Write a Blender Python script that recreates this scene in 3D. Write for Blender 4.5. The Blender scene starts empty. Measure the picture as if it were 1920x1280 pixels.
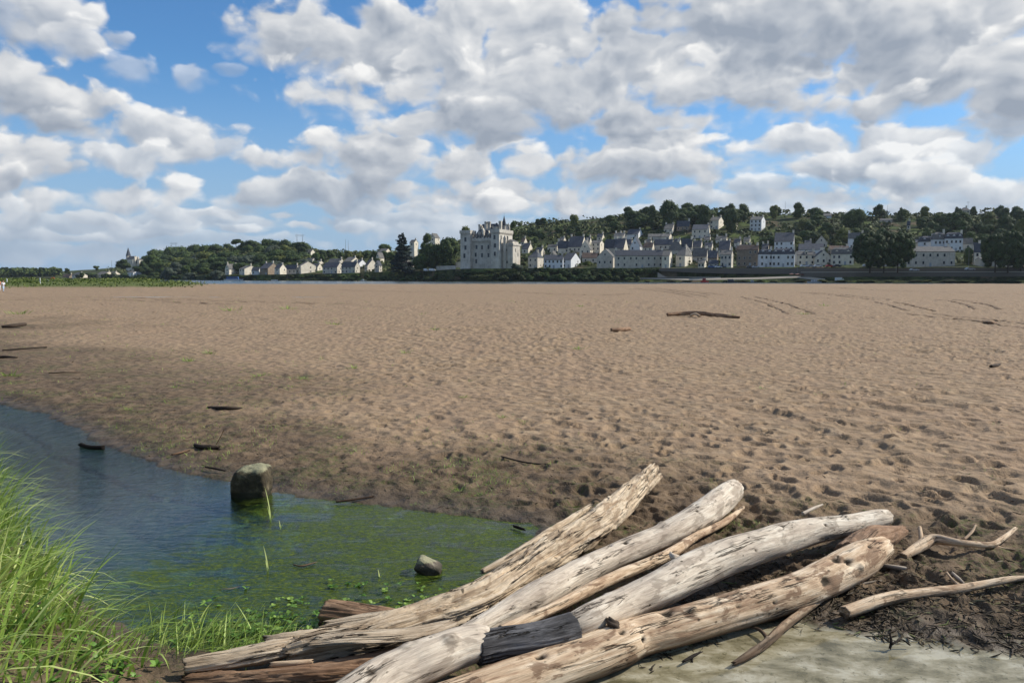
import bpy, math, random
import numpy as np
from mathutils import Vector

R = math.radians
scene = bpy.context.scene
col = scene.collection

# ---------------------------------------------------------------- camera
CAM_Z = 2.2
PITCH = math.atan(121 / 1493.0)
F = 1493.0
cam_d = bpy.data.cameras.new("camera")
cam_d.lens = 28.0
cam_d.sensor_width = 36.0
cam_d.clip_start = 0.1
cam_d.clip_end = 20000
cam = bpy.data.objects.new("camera", cam_d)
cam.location = (0, 0, CAM_Z)
cam.rotation_euler = (math.pi / 2 - PITCH, 0, 0)
col.objects.link(cam)
scene.camera = cam


def ray(px, py):
    x = (px - 960) / F
    u = (640 - py) / F
    cp, sp = math.cos(PITCH), math.sin(PITCH)
    return np.array([x, cp + u * sp, -sp + u * cp])


def G(px, py, z=0.0):
    d = ray(px, py)
    t = (z - CAM_Z) / d[2]
    return np.array([0, 0, CAM_Z]) + d * t


def PD(px, py, D):
    """the point seen at pixel px, py at depth y = D"""
    d = ray(px, py)
    return np.array([0, 0, CAM_Z]) + d * (D / d[1])


# ---------------------------------------------------------------- sun and sky
SUN_AZ = R(74)      # to the right of the view direction (+Y)
SUN_EL = R(37)
sun_d = bpy.data.lights.new("sun", "SUN")
sun_d.energy = 5.0
sun_d.angle = R(0.5)
sun_d.color = (1.0, 0.95, 0.86)
sun = bpy.data.objects.new("sun", sun_d)
sdir = Vector((math.sin(SUN_AZ) * math.cos(SUN_EL), math.cos(SUN_AZ) * math.cos(SUN_EL), math.sin(SUN_EL)))
sun.rotation_euler = sdir.to_track_quat('Z', 'Y').to_euler()
sun.location = (60, 20, 60)
col.objects.link(sun)

scene.view_settings.view_transform = 'Standard'
scene.view_settings.look = 'None'
scene.view_settings.gamma = 1.0
scene.view_settings.exposure = 0.0
scene.view_settings.use_curve_mapping = False

world = bpy.data.worlds.new("World")
scene.world = world
world.use_nodes = True
world.cycles.sampling_method = 'MANUAL'
world.cycles.sample_map_resolution = 256
scene.cycles.max_bounces = 4
scene.cycles.diffuse_bounces = 2
scene.cycles.glossy_bounces = 2
scene.cycles.transparent_max_bounces = 6
scene.cycles.caustics_reflective = False
scene.cycles.caustics_refractive = False
WS = 0.1


class NT:
    """small helper for building node trees"""

    def __init__(s, tree):
        s.t = tree

    def n(s, typ, ins=None, out=0, **kw):
        nd = s.t.nodes.new(typ)
        for k, v in kw.items():
            setattr(nd, k, v)
        if ins:
            for k, v in ins.items():
                sock = nd.inputs[k]
                if isinstance(v, bpy.types.NodeSocket):
                    s.t.links.new(v, sock)
                elif v is not None:
                    sock.default_value = v
        return nd.outputs[out]

    def m(s, op, a, b=None, c=None, clamp=False):
        ins = {0: a}
        if b is not None:
            ins[1] = b
        if c is not None:
            ins[2] = c
        return s.n('ShaderNodeMath', ins, operation=op, use_clamp=clamp)

    def v(s, op, a, b=None, c=None, out=0):
        ins = {0: a}
        if b is not None:
            ins[1] = b
        if c is not None:
            ins[2] = c
        return s.n('ShaderNodeVectorMath', ins, out=out, operation=op)

    def mr(s, x, a, b, c=0.0, d=1.0, smooth=True):
        return s.n('ShaderNodeMapRange', {'Value': x, 'From Min': a, 'From Max': b, 'To Min': c, 'To Max': d},
                   interpolation_type='SMOOTHSTEP' if smooth else 'LINEAR')

    def mix(s, f, a, b, blend='MIX'):
        nd = s.t.nodes.new('ShaderNodeMix')
        nd.data_type = 'RGBA'
        nd.blend_type = blend
        for sock, v in ((nd.inputs[0], f), (nd.inputs[6], a), (nd.inputs[7], b)):
            if isinstance(v, bpy.types.NodeSocket):
                s.t.links.new(v, sock)
            elif isinstance(v, (int, float)):
                sock.default_value = v
            else:
                sock.default_value = (*v, 1.0) if len(v) == 3 else v
        return nd.outputs[2]

    def noise(s, vec, scale, detail=3.0, rough=0.5, dist=0.0, out=0, lac=2.0, dim='2D'):
        return s.n('ShaderNodeTexNoise', noise_dimensions=dim, ins={'Vector': vec, 'Scale': scale, 'Detail': detail, 'Roughness': rough,
                                          'Distortion': dist, 'Lacunarity': lac}, out=out)

    def ramp(s, fac, stops, interp='LINEAR'):
        nd = s.t.nodes.new('ShaderNodeValToRGB')
        nd.color_ramp.interpolation = interp
        el = nd.color_ramp.elements
        while len(el) < len(stops):
            el.new(0.5)
        for e, (p, c) in zip(el, stops):
            e.position = p
            e.color = (*c, 1.0) if len(c) == 3 else c
        s.t.links.new(fac, nd.inputs[0])
        return nd.outputs[0]


def build_sky():
    t = world.node_tree
    t.nodes.clear()
    N = NT(t)
    d = N.n('ShaderNodeTexCoord', out=0)
    sep = t.nodes.new('ShaderNodeSeparateXYZ')
    t.links.new(d, sep.inputs[0])
    X, Y, Z = sep.outputs
    az = N.m('ARCTAN2', X, Y)
    el = N.m('ARCSINE', Z)
    q0 = N.n('ShaderNodeCombineXYZ', {0: az, 1: el, 2: 0.0})
    # the billowing outline: warp the direction, then a puffy field and the same field a little nearer the sun
    w1 = N.noise(q0, 9.0, 4.0, 0.55, out=1)
    w1 = N.v('MULTIPLY_ADD', w1, (0.05, 0.03, 0.0), (-0.025, -0.015, 0.0))
    q = N.v('ADD', q0, w1)

    def puff(p):
        pz = N.v('MULTIPLY', p, (1.0, 1.5, 1.0))
        a = N.noise(pz, 8.5, 9.0, 0.55)
        vo = N.n('ShaderNodeTexVoronoi', {'Vector': pz, 'Scale': 20.0, 'Detail': 2.0, 'Roughness': 0.5,
                                          'Smoothness': 0.6}, out=0, feature='SMOOTH_F1', voronoi_dimensions='2D')
        return N.m('MULTIPLY_ADD', vo, -0.34, a)

    n1 = puff(q)
    n2 = puff(N.v('ADD', q, (0.010, 0.014, 0.0)))
    relief = N.m('SUBTRACT', n1, n2)          # >0 : thins out towards the sun, so lit
    nz = N.m('ADD', n1, -0.20)
    soft = N.noise(q, 4.0, 3.0, 0.5)

    shade = N.m('ADD', 0.55, 0.0)
    alpha = N.m('ADD', 0.0, 0.0)
    base = N.n('ShaderNodeValue')
    t.nodes[-1].outputs[0].default_value = 0.0
    # (cx, cy, rx, ry, opacity, brightness) in photograph pixels, from far (behind) to near
    C = CLOUDS
    qk = q
    for k, (cx, cy, rx, ry, op, br) in enumerate(C):
        if k and k % 8 == 0:
            # chains the groups of clouds one after the other (keeps the shader's stack small)
            qk = N.v('MULTIPLY_ADD', shade, (1e-9, 1e-9, 0.0), q)
        r = ray(cx, cy)
        a0 = math.atan2(r[0], r[1])
        e0 = math.asin(r[2] / np.linalg.norm(r))
        ra, re = rx / F * math.cos(a0) ** 2 * 1.0, ry / F
        qi = N.v('MULTIPLY_ADD', qk, (1 / ra, 1 / re, 0.0), (-a0 / ra, -e0 / re, 0.0))
        ln = N.v('LENGTH', qi, out=1)
        # noise counts for more on small clouds
        amp = 1.7 if ry > 60 else 2.3
        dn = N.m('SUBTRACT', N.m('MULTIPLY_ADD', nz, amp, 1.03), ln)
        qy = N.v('DOT_PRODUCT', qi, (0.15, 1.0, 0.0), out=1)
        wd = (0.60, 0.30) if ry > 60 else (0.85, 0.42)
        m = N.mr(dn, -0.02, N.mr(qy, -0.5, 0.45, wd[0], wd[1], smooth=False))
        sh = N.v('DOT_PRODUCT', qi, (0.08, 0.34, 0.0), out=1)
        thick = N.mr(dn, 0.1, 1.1, 0.0, -0.2, smooth=False)
        sh = N.m('ADD', N.m('ADD', sh, thick), 0.55 + br * .8)
        shade = N.m('MULTIPLY_ADD', m, N.m('SUBTRACT', sh, shade), shade)
        alpha = N.m('MAXIMUM', alpha, N.m('MULTIPLY', m, op))
    # clouds of the rest of the sky, outside the photograph
    g = N.mr(N.noise(N.v('MULTIPLY', q0, (1.0, 1.8, 1.0)), 3.2, 6.0, 0.55), 0.5, 0.62)
    out = N.m('MAXIMUM', N.mr(N.m('ABSOLUTE', az), 0.66, 0.78), N.mr(el, 0.36, 0.5))
    alpha = N.m('MAXIMUM', alpha, N.m('MULTIPLY', N.m('MULTIPLY', g, out), 0.9))
    # relief of the billows
    shade = N.m('ADD', shade, N.m('MULTIPLY', relief, 1.35))
    shade = N.m('ADD', shade, N.m('MULTIPLY_ADD', soft, 0.5, -0.25))
    shade = N.m('ADD', shade, N.m('MULTIPLY', nz, -0.25))
    cc = N.ramp(shade, [(0.0, (.33, .38, .46)), (.35, (.49, .53, .59)), (.6, (.64, .665, .70)), (0.85, (.80, .81, .82)),
                        (1.0, (.93, .93, .92))])
    # distance: low clouds pale and bluish
    low = N.mr(el, 0.0, 0.12, 0.40, 0.0)
    cc = N.mix(low, cc, (.50, .58, .70))
    cc = N.v('SCALE', cc)
    t.nodes[-1].inputs['Scale'].default_value = 1.0 / WS
    sky = N.n('ShaderNodeTexSky', sky_type='NISHITA', sun_disc=False, sun_elevation=SUN_EL, sun_rotation=SUN_AZ,
              altitude=50.0, air_density=1.0, dust_density=0.6, ozone_density=2.5)
    sky = N.mix(1.0, sky, (SKYTINT), 'MULTIPLY')
    sky = N.mix(N.mr(el, -0.01, 0.26, 0.85, 0.0), sky, (3.6, 4.9, 6.9))
    colr = N.mix(alpha, sky, cc)
    bg = N.n('ShaderNodeBackground', {'Color': colr, 'Strength': WS})
    bg2 = N.n('ShaderNodeBackground', {'Color': (1.3, 1.2, 1.0, 1), 'Strength': WS})      # below the horizon
    bg = N.n('ShaderNodeMixShader', {0: N.m('LESS_THAN', Z, -0.02), 1: bg, 2: bg2})
    o = t.nodes.new('ShaderNodeOutputWorld')
    t.links.new(bg, o.inputs[0])


SKYTINT = (0.66, 1.06, 1.38)
CLOUDS = [
    # low far bands
    (100, 425, 260, 22, .75, .02), (420, 420, 220, 20, .7, .05), (760, 420, 260, 22, .75, .0), (90, 470, 330, 22, .6, -.05),
    (400, 455, 260, 18, .55, .0), (1150, 400, 160, 20, .7, .1), (1500, 392, 240, 22, .75, .1), (1850, 385, 160, 26, .8, .05),
    (1000, 440, 300, 26, .7, .0), (1400, 425, 300, 26, .6, .05), (1750, 415, 250, 26, .7, .0),
    (130, 445, 90, 12, .8, .1), (280, 436, 70, 12, .8, .15), (330, 425, 60, 10, .8, .2), (450, 432, 60, 11, .8, .15), (560, 428, 55, 12, .8, .15), (660, 425, 60, 12, .8, .2),
    (780, 395, 45, 12, .8, .2), (1290, 384, 90, 15, .85, .2), (1560, 400, 80, 12, .85, .2), (1680, 388, 60, 14, .85, .25), (1240, 372, 70, 16, .85, .15),
    (60, 400, 50, 22, .85, .25), (190, 412, 60, 16, .85, .25), (375, 405, 75, 16, .85, .2), (525, 408, 50, 14, .8, .2),
    (700, 395, 60, 16, .85, .25), (800, 412, 60, 14, .8, .2), (610, 385, 60, 16, .8, .1),
    # middle rows
    (90, 372, 85, 30, .95, .12), (30, 385, 40, 24, .9, .3), (230, 365, 85, 28, .95, .12), (355, 358, 55, 32, .95, .3), (470, 365, 90, 34, .95, -.1),
    (480, 305, 75, 24, .95, .15), (540, 350, 90, 30, .95, .1), (600, 360, 100, 30, .95, -.15),
    (300, 262, 160, 42, .95, .1), (230, 300, 110, 30, .9, .15), (400, 280, 50, 28, .8, .0),
    (50, 300, 105, 62, 1., .2), (110, 320, 60, 30, 1., .1), (20, 340, 60, 26, 1., -.1),
    (80, 200, 140, 58, 1., .1), (20, 150, 60, 45, 1., .2), (180, 195, 34, 36, .75, .05), (100, 235, 110, 22, 1., -.1),
    (100, 36, 120, 50, .95, .0), (150, 80, 60, 34, .9, .05), (225, 68, 36, 18, .6, .0), (20, 30, 50, 40, .8, -.05),
    (255, 135, 60, 28, .45, .1), (360, 142, 38, 22, .5, .1), (428, 130, 22, 10, .35, .0),
    # large middle
    (900, 372, 200, 40, 1., -.1), (690, 300, 125, 60, 1., -.12), (620, 262, 45, 22, 1., .3), (755, 285, 75, 28, 1., .25),
    (850, 320, 110, 50, 1., .0), (1010, 370, 180, 40, 1., -.1), (1140, 372, 75, 32, 1., .15), (930, 385, 120, 22, 1., .1),
    (985, 310, 65, 48, 1., .2), (1100, 320, 120, 50, 1., -.12), (1240, 290, 140, 55, 1., .18), (1180, 320, 130, 26, 1., -.1), (1310, 315, 62, 32, 1., .1),
    (1520, 270, 150, 34, .95, .2), (1700, 265, 170, 40, .95, .12), (1620, 310, 120, 36, .95, .1), (1800, 300, 90, 30, .9, .1),
    (1720, 350, 110, 36, .95, .15), (1880, 240, 60, 40, .9, .1), (1560, 372, 110, 22, .9, .15), (1430, 360, 60, 18, .8, .15), (1870, 365, 100, 28, .9, .1),
    # the large overhead mass
    (700, 110, 150, 80, 1., .0), (590, 70, 165, 48, 1., .05), (690, 30, 85, 34, 1., .0), (690, 185, 140, 55, 1., .08), (800, 235, 140, 46, 1., .02),
    (900, 180, 130, 90, 1., -.08), (880, 60, 90, 70, 1., .05), (1000, 80, 150, 95, 1., .1), (1060, 180, 200, 80, 1., -.02), (1150, 225, 330, 38, 1., -.25),
    (1180, 120, 170, 70, 1., .12), (1400, 40, 320, 75, 1., -.12), (1350, 160, 140, 60, 1., .1), (1290, 185, 160, 45, 1., -.05), (1450, 200, 170, 38, 1., -.1),
    (1460, 150, 90, 44, 1., .25), (1600, 160, 130, 44, 1., .22), (1740, 150, 190, 62, 1., .02), (1780, 60, 260, 100, 1., -.1), (1900, 140, 120, 80, 1., .0),
    (1560, 60, 220, 60, 1., -.2), (1620, 195, 110, 28, 1., -.05),
]
build_sky()

# ---------------------------------------------------------------- numpy helpers
rng = np.random.default_rng(7)
random.seed(7)


def _hash(ix, iy, iz, seed):
    h = (ix.astype(np.int64) * 374761393 + iy.astype(np.int64) * 668265263 + iz.astype(np.int64) * 2147483647 // 7 + seed * 974634777) & 0xFFFFFFFF
    h = ((h ^ (h >> 13)) * 1274126177) & 0xFFFFFFFF
    h = ((h ^ (h >> 15)) * 2246822519) & 0xFFFFFFFF
    return ((h ^ (h >> 16)) & 0xFFFFFF) / float(0xFFFFFF)


def vnoise(x, y, z=None, seed=0):
    """smooth value noise in -1..1"""
    x = np.asarray(x, float)
    y = np.asarray(y, float)
    z = np.zeros_like(x) if z is None else np.asarray(z, float)
    flat = not np.any(z)
    x0, y0, z0 = np.floor(x), np.floor(y), np.floor(z)
    fx, fy, fz = x - x0, y - y0, z - z0
    sx, sy, sz = fx * fx * fx * (fx * (fx * 6 - 15) + 10), fy * fy * fy * (fy * (fy * 6 - 15) + 10), fz * fz * (3 - 2 * fz)
    r = 0
    for k in ((0,) if flat else (0, 1)):
        wz = 1.0 if flat else (sz if k else 1 - sz)
        for j in (0, 1):
            wy = sy if j else 1 - sy
            for i in (0, 1):
                wx = sx if i else 1 - sx
                r = r + wx * wy * wz * _hash(x0 + i, y0 + j, z0 + k, seed)
    return r * 2 - 1


def fbm(x, y, z=None, octv=4, gain=0.5, seed=0):
    r, a, t = 0, 1.0, 0
    for o in range(octv):
        f = 2.03 ** o
        r = r + a * vnoise(x * f + o * 17.3, y * f - o * 9.1, None if z is None else z * f + o * 4.7, seed + o)
        t += a
        a *= gain
    return r / t


def sstep(x, a, b):
    t = np.clip((x - a) / (b - a), 0, 1)
    return t * t * (3 - 2 * t)


def pits(x, y, cell, prob, rmin, rmax, seed, elong=1.6):
    """dents with a low rim, one at most per cell; about -1 at the deepest"""
    cx, cy = np.floor(x / cell), np.floor(y / cell)
    out = np.zeros_like(x)
    for i in (-1, 0, 1):
        for j in (-1, 0, 1):
            a, b = cx + i, cy + j
            z = np.zeros_like(a)
            h1, h2, h3, h4, h5 = [_hash(a, b, z, seed + 11 * k) for k in range(5)]
            px, py = (a + h1) * cell, (b + h2) * cell
            rad = rmin + (rmax - rmin) * h3
            an = h4 * 6.283
            dx, dy = x - px, y - py
            u = (dx * np.cos(an) + dy * np.sin(an)) / (rad * elong)
            v = (-dx * np.sin(an) + dy * np.cos(an)) / rad
            q = u * u + v * v
            out += np.where(h5 < prob, 0.30 * np.exp(-(np.sqrt(q) - 1.35) ** 2 * 6) - 1.0 + sstep(q, .25, 1.25), 0.0) * (0.45 + 0.55 * h3) * (q < 9)
    return out


def poly_sdf(x, y, poly):
    """signed distance, negative inside"""
    poly = np.asarray(poly)
    d = np.full(x.shape, 1e9)
    ins = np.zeros(x.shape, bool)
    n = len(poly)
    for i in range(n):
        ax, ay = poly[i]
        bx, by = poly[(i + 1) % n]
        ex, ey = bx - ax, by - ay
        t = np.clip(((x - ax) * ex + (y - ay) * ey) / (ex * ex + ey * ey + 1e-12), 0, 1)
        d = np.minimum(d, (x - ax - t * ex) ** 2 + (y - ay - t * ey) ** 2)
        c = ((ay > y) != (by > y)) & (x < (bx - ax) * (y - ay) / (by - ay + 1e-12) + ax)
        ins ^= c
    d = np.sqrt(d)
    return np.where(ins, -d, d)


def mesh_np(name, V, Fq, mat, smooth=True, parent=None, attrs=None, mats=None, matidx=None):
    """one mesh object from numpy vertices and quads or triangles"""
    V = np.asarray(V, np.float32)
    Fq = np.asarray(Fq, np.int32)
    me = bpy.data.meshes.new(name)
    k = Fq.shape[1]
    me.vertices.add(len(V))
    me.vertices.foreach_set('co', V.ravel())
    me.loops.add(Fq.size)
    me.loops.foreach_set('vertex_index', Fq.ravel())
    me.polygons.add(len(Fq))
    me.polygons.foreach_set('loop_start', np.arange(0, Fq.size, k, dtype=np.int32))
    me.polygons.foreach_set('loop_total', np.full(len(Fq), k, np.int32))
    if smooth:
        me.polygons.foreach_set('use_smooth', np.ones(len(Fq), bool))
    for mm in (mats or [mat]):
        me.materials.append(mm)
    if matidx is not None:
        me.polygons.foreach_set('material_index', np.asarray(matidx, np.int32))
    me.update(calc_edges=True)
    for an, (typ, arr) in (attrs or {}).items():
        at = me.attributes.new(an, typ, 'POINT')
        at.data.foreach_set('value' if typ == 'FLOAT' else 'vector', np.asarray(arr, np.float32).ravel())
    o = bpy.data.objects.new(name, me)
    col.objects.link(o)
    if parent is not None:
        o.parent = parent
    return o


def tag(o, label=None, cat=None, group=None, kind=None):
    if label:
        o['label'] = label
    if cat:
        o['category'] = cat
    if group:
        o['group'] = group
    if kind:
        o['kind'] = kind
    return o


def grid_faces(nr, nc, wrap=False):
    i = np.arange(nr - 1)[:, None]
    j = np.arange(nc if wrap else nc - 1)[None, :]
    a = i * nc + j
    b = i * nc + (j + 1) % nc
    return np.stack([a, b, b + nc, a + nc], -1).reshape(-1, 4)


def new_mat(name):
    m = bpy.data.materials.new(name)
    m.use_nodes = True
    t = m.node_tree
    t.nodes.clear()
    return m, NT(t)


def finish(m, N, color, rough=0.9, normal=None, spec=0.2, **kw):
    ins = {'Base Color': color, 'Roughness': rough, 'Specular IOR Level': spec}
    ins.update(kw)
    if normal is not None:
        ins['Normal'] = normal
    for k, v in list(ins.items()):
        if isinstance(v, tuple) and len(v) == 3:
            ins[k] = (*v, 1.0)
    b = N.n('ShaderNodeBsdfPrincipled', ins)
    o = N.t.nodes.new('ShaderNodeOutputMaterial')
    N.t.links.new(b, o.inputs[0])
    return m


# ---------------------------------------------------------------- the ground: pool, puddle, sand, banks
def gpoly(pts, z=-0.05):
    return [tuple(G(a, b, z)[:2]) for a, b in pts]


POOL = gpoly([(-500, 664), (-150, 718), (0, 757), (90, 776), (150, 800), (178, 822), (240, 845), (330, 878), (430, 900),
              (520, 922), (640, 936), (740, 948), (860, 962), (960, 976), (1012, 985), (1005, 1010), (960, 1060),
              (900, 1110), (820, 1150), (760, 1200), (640, 1215), (520, 1222), (430, 1226), (350, 1222), (270, 1205), (180, 1165),
              (90, 1090), (20, 1010), (-100, 935), (-300, 860), (-900, 760)])
PUDDLE = gpoly([(1010, 1330), (1130, 1262), (1250, 1212), (1340, 1180), (1430, 1158), (1520, 1166), (1600, 1176), (1700, 1188),
                (1790, 1204), (1900, 1226), (2100, 1246), (2350, 1300), (2300, 1500), (1600, 1700), (900, 1500)])
BANK = gpoly([(-1600, 680), (-500, 715), (-200, 775), (-40, 860), (36, 965), (108, 1065), (178, 1158), (250, 1220), (330, 1250), (345, 1300),
              (420, 1500), (0, 2600), (-3000, 2600)], 0.0)
WZ = -0.05
STRIP = (-32.0, 91.0, 13.0, 2.6)     # far shallow channel on the sand: centre, half sizes


def ground_fields(x, y, fine=True):
    nz = fbm(x * 1.3, y * 1.3, octv=4, seed=3)
    dp = poly_sdf(x, y, POOL) + 0.10 * nz * sstep(y, 3, 8) + 0.04 * vnoise(x * 9, y * 9, seed=5)
    du = poly_sdf(x, y, PUDDLE) + 0.10 * nz + 0.05 * vnoise(x * 9, y * 9, seed=6)
    db = poly_sdf(x, y, BANK)
    dist = np.hypot(x, y)
    r = x / np.maximum(y, 0.5)
    h = 0.05 * fbm(x / 7, y / 7, octv=3, seed=9) * sstep(dist, 6, 20)
    h = h + 0.12 * fbm(x / 30, y / 30, octv=2, seed=12) * sstep(dist, 30, 80)
    dry = sstep(np.minimum(dp, du), 0.3, 5.0)
    # how much trodden: the right side is full of footprints, the mud at the left has few
    trod = sstep(r + 0.10 * fbm(x / 4, y / 4, octv=2, seed=14), -0.42, 0.12)
    calm = .35 + .65 * sstep(fbm(x / 3.3, y / 5, octv=3, seed=17), -.35, .25)
    trod = trod * calm
    if fine:
        near = 1 - sstep(dist, 22, 60)
        h = h + near * (0.2 + 0.8 * trod) * (0.055 * pits(x, y, 0.42, 0.75, 0.06, 0.13, 21) + 0.045 * pits(x + 9, y, 0.30, 0.6, 0.035, 0.07, 31))
        h = h + (1 - sstep(dist, 60, 130)) * (0.15 + 0.85 * trod) * (0.038 + 0.032 * sstep(dist, 9, 16)) * pits(x, y * 0.8, 1.1, 0.8, 0.18, 0.38, 41)
        h = h + sstep(dist, 18, 40) * 0.05 * pits(x, y, 3.2, 0.7, 0.5, 1.1, 61, 2.6)
        mudc = (1 - dry) * sstep(np.minimum(dp, du), -0.05, 0.25)
        h = h + (1 - sstep(dist, 10, 30)) * (0.008 + 0.022 * mudc) * fbm(x * 7, y * 7, octv=4, gain=0.65, seed=51)
        h = h + (1 - sstep(dist, 9, 16)) * mudc * sstep(x, 0.5, 2.0) * 0.028 * fbm(x * 11, y * 11, octv=3, gain=0.7, seed=55)
    hmin = np.where(dp < 0.8, -9, -0.035)
    h = np.maximum(h, hmin)
    for d, deep, slope in ((dp, 0.36, 0.30), (du, 0.085, 0.16)):
        shore = np.where(d > 0, WZ + 0.012 + 0.075 * d, np.maximum(WZ + 0.012 + slope * d, WZ - deep))
        k = 1 - sstep(d, 0.0, 0.9)
        h = np.where(d < 0.9, h * (1 - k) * 1.0 + k * (shore + 0.35 * h), h)
    # pool bed settles flat
    h = np.where(dp < -0.5, np.minimum(h, -0.22), h)
    # puddle bed stays gently uneven
    # bank at the left
    b = sstep(-db + 0.12 * nz, -0.05, 1.2)
    h = h + 0.36 * b + 0.04 * b * nz
    # shallow channel far away
    sx, sy, a, c = STRIP
    e = np.hypot((x - sx) / a, (y - sy + 0.03 * (x - sx)) / c) + 0.15 * fbm(x / 3, y / 3, octv=2, seed=71)
    h = np.where(y > 70, h - 0.35 * (1 - sstep(e, 0.5, 1.5)), h)
    # low grassy mound towards the river at the left
    mound = (1 - sstep(r, -0.48, -0.33)) * sstep(y, 118, 165) * (1 - sstep(y, 200, 226))
    h = h + 1.15 * mound * (1 + 0.2 * fbm(x / 9, y / 9, octv=2, seed=81))
    # falls to the river
    h = h - 1.5 * sstep(y + 5 * fbm(x / 14, x * 0, octv=3, seed=83), 256, 272)
    wet = 1 - sstep(np.minimum(dp, du * 0.9) + 1.2 * fbm(x / 1.6, y / 1.6, octv=3, seed=15), 0.5, 4.5)
    wide = 1 - sstep(r + 0.20 * fbm(x / 4, y / 4, octv=4, seed=19) + (0.35 - 0.022 * np.minimum(y, 30)) * -1, -0.55, -0.06)
    wet2 = wide * (1 - sstep(y, 36, 56))
    return h, dp, du, db, np.maximum(wet, wet2 * 0.9), trod, mound


def ground_z(x, y):
    x = np.atleast_1d(np.asarray(x, float))
    y = np.atleast_1d(np.asarray(y, float))
    return ground_fields(x, y, True)[0]


def build_ground():
    rows_px = np.concatenate([np.linspace(2300, 1500, 24, endpoint=False), np.linspace(1500, 1290, 60, endpoint=False),
                              np.linspace(1290, 530.9, 640)])
    ys = (CAM_Z) * F / (rows_px - 519.0)
    ys = np.concatenate([[0.2, 0.6], ys[ys > 0.9]])
    u = np.concatenate([np.linspace(-1.9, -0.72, 60, endpoint=False), np.linspace(-0.72, 0.72, 900), np.linspace(0.73, 1.9, 60)])
    Y, U = np.meshgrid(ys, u, indexing='ij')
    X = U * (Y + 1.0)
    x, y = X.ravel(), Y.ravel()
    h, dp, du, db, wet, trod, mound = ground_fields(x, y)
    V = np.stack([x, y, h], -1)
    Fc = grid_faces(len(ys), len(u))
    inw = np.clip(-dp, 0, 1)
    attrs = {'wet': ('FLOAT', wet), 'pool': ('FLOAT', dp), 'puddle': ('FLOAT', du), 'trod': ('FLOAT', trod),
             'bank': ('FLOAT', -db), 'mound': ('FLOAT', mound)}
    m, N = new_mat('sand')
    P = N.n('ShaderNodeNewGeometry', out=0)
    at = lambda n: N.n('ShaderNodeAttribute', attribute_name=n, out=2)
    wetv, pool, pud, bank, mnd = at('wet'), at('pool'), at('puddle'), at('bank'), at('mound')
    n1 = N.noise(P, 0.35, 4, 0.6)
    n2 = N.noise(P, 3.0, 5, 0.6)
    n3 = N.noise(P, 70.0, 3, 0.7)
    n4 = N.noise(P, 240.0, 2, 0.7)
    dry = N.ramp(n2, [(0.3, (.235, .156, .088)), (.55, (.335, .228, .134)), (.75, (.42, .298, .184))])
    dry = N.mix(N.mr(n1, 0.4, 0.65, 0.0, 0.55), dry, (.31, .205, .124))
    mud = N.ramp(n2, [(0.3, (.075, .048, .027)), (.5, (.13, .085, .048)), (.75, (.20, .135, .078))])
    w = N.m('ADD', wetv, N.m('MULTIPLY_ADD', n2, 0.9, -0.45), clamp=True)
    w = N.mr(w, 0.1, 0.9)
    c = N.mix(w, dry, mud)
    # grain and specks
    c = N.mix(N.mr(n3, 0.52, 0.68, 0.0, 0.5), c, (.09, .06, .036))
    c = N.mix(N.mr(n4, 0.60, 0.72, 0.0, 0.5), c, (.55, .45, .34))
    vo = N.n('ShaderNodeTexVoronoi', {'Vector': P, 'Scale': 16.0, 'Randomness': 1.0}, out=0, voronoi_dimensions='2D')
    c = N.mix(N.m('MULTIPLY', N.mr(vo, 0.11, 0.06), 0.75), c, (.045, .03, .018))
    # thin green film and seedlings in patches on the mud
    g = N.noise(P, 1.1, 6, 0.7)
    g2 = N.noise(P, 22.0, 3, 0.7)
    gm = N.m('MULTIPLY', N.m('MULTIPLY', N.mr(g, 0.48, 0.62), N.mr(g2, 0.44, 0.60)), N.m('MULTIPLY_ADD', w, 0.65, 0.08))
    c = N.mix(gm, c, (.075, .095, .022))
    # wet rim by the water, dark
    rim = N.m('MINIMUM', pool, pud)
    c = N.mix(N.mr(rim, 0.9, 0.05, 0.0, 0.55), c, (.06, .045, .028))
    # pool bed: dark mud with algae mats drawn out by the flow
    P2 = N.v('MULTIPLY', P, (1.0, 2.2, 1.0))
    al = N.noise(P2, 1.6, 8, 0.66, 0.8)
    alf = N.noise(P2, 16.0, 5, 0.7, 0.6)
    xs = N.n('ShaderNodeSeparateXYZ', {0: P}, out=0)
    ysn = N.n('ShaderNodeSeparateXYZ', {0: P}, out=1)
    place = N.mr(N.m('ADD', xs, N.m('MULTIPLY', ysn, -0.30)), -5.9, -3.6)
    am = N.m('MULTIPLY', N.mr(N.m('ADD', al, N.m('MULTIPLY', place, 0.30)), 0.44, 0.72), N.mr(place, 0.0, 0.4))
    green = N.ramp(alf, [(0.3, (.010, .018, .004)), (.48, (.045, .075, .009)), (.6, (.12, .17, .018)), (.72, (.30, .34, .04))])
    bed = N.mix(am, (.016, .030, .018), green)
    c = N.mix(N.mr(pool, 0.0, -0.16), c, bed)
    # puddle bed: pale silt, blotched
    sb = N.noise(N.v('MULTIPLY', P, (1.0, 1.5, 1.0)), 3.0, 7, 0.62, 0.7)
    silt = N.ramp(sb, [(0.32, (.15, .13, .075)), (.46, (.29, .26, .165)), (.56, (.39, .355, .24)), (.68, (.56, .53, .39))])
    sd = N.noise(P, 26.0, 4, 0.7)
    silt = N.mix(N.mr(sd, 0.60, 0.72, 0.0, 0.7), silt, (.09, .085, .035))
    c = N.mix(N.mr(pud, 0.03, -0.13), c, silt)
    # earth and litter under the bank grass
    c = N.mix(N.mr(bank, 0.3, 0.9), c, N.ramp(n3, [(.35, (.085, .062, .034)), (.6, (.19, .145, .082))]))
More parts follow.
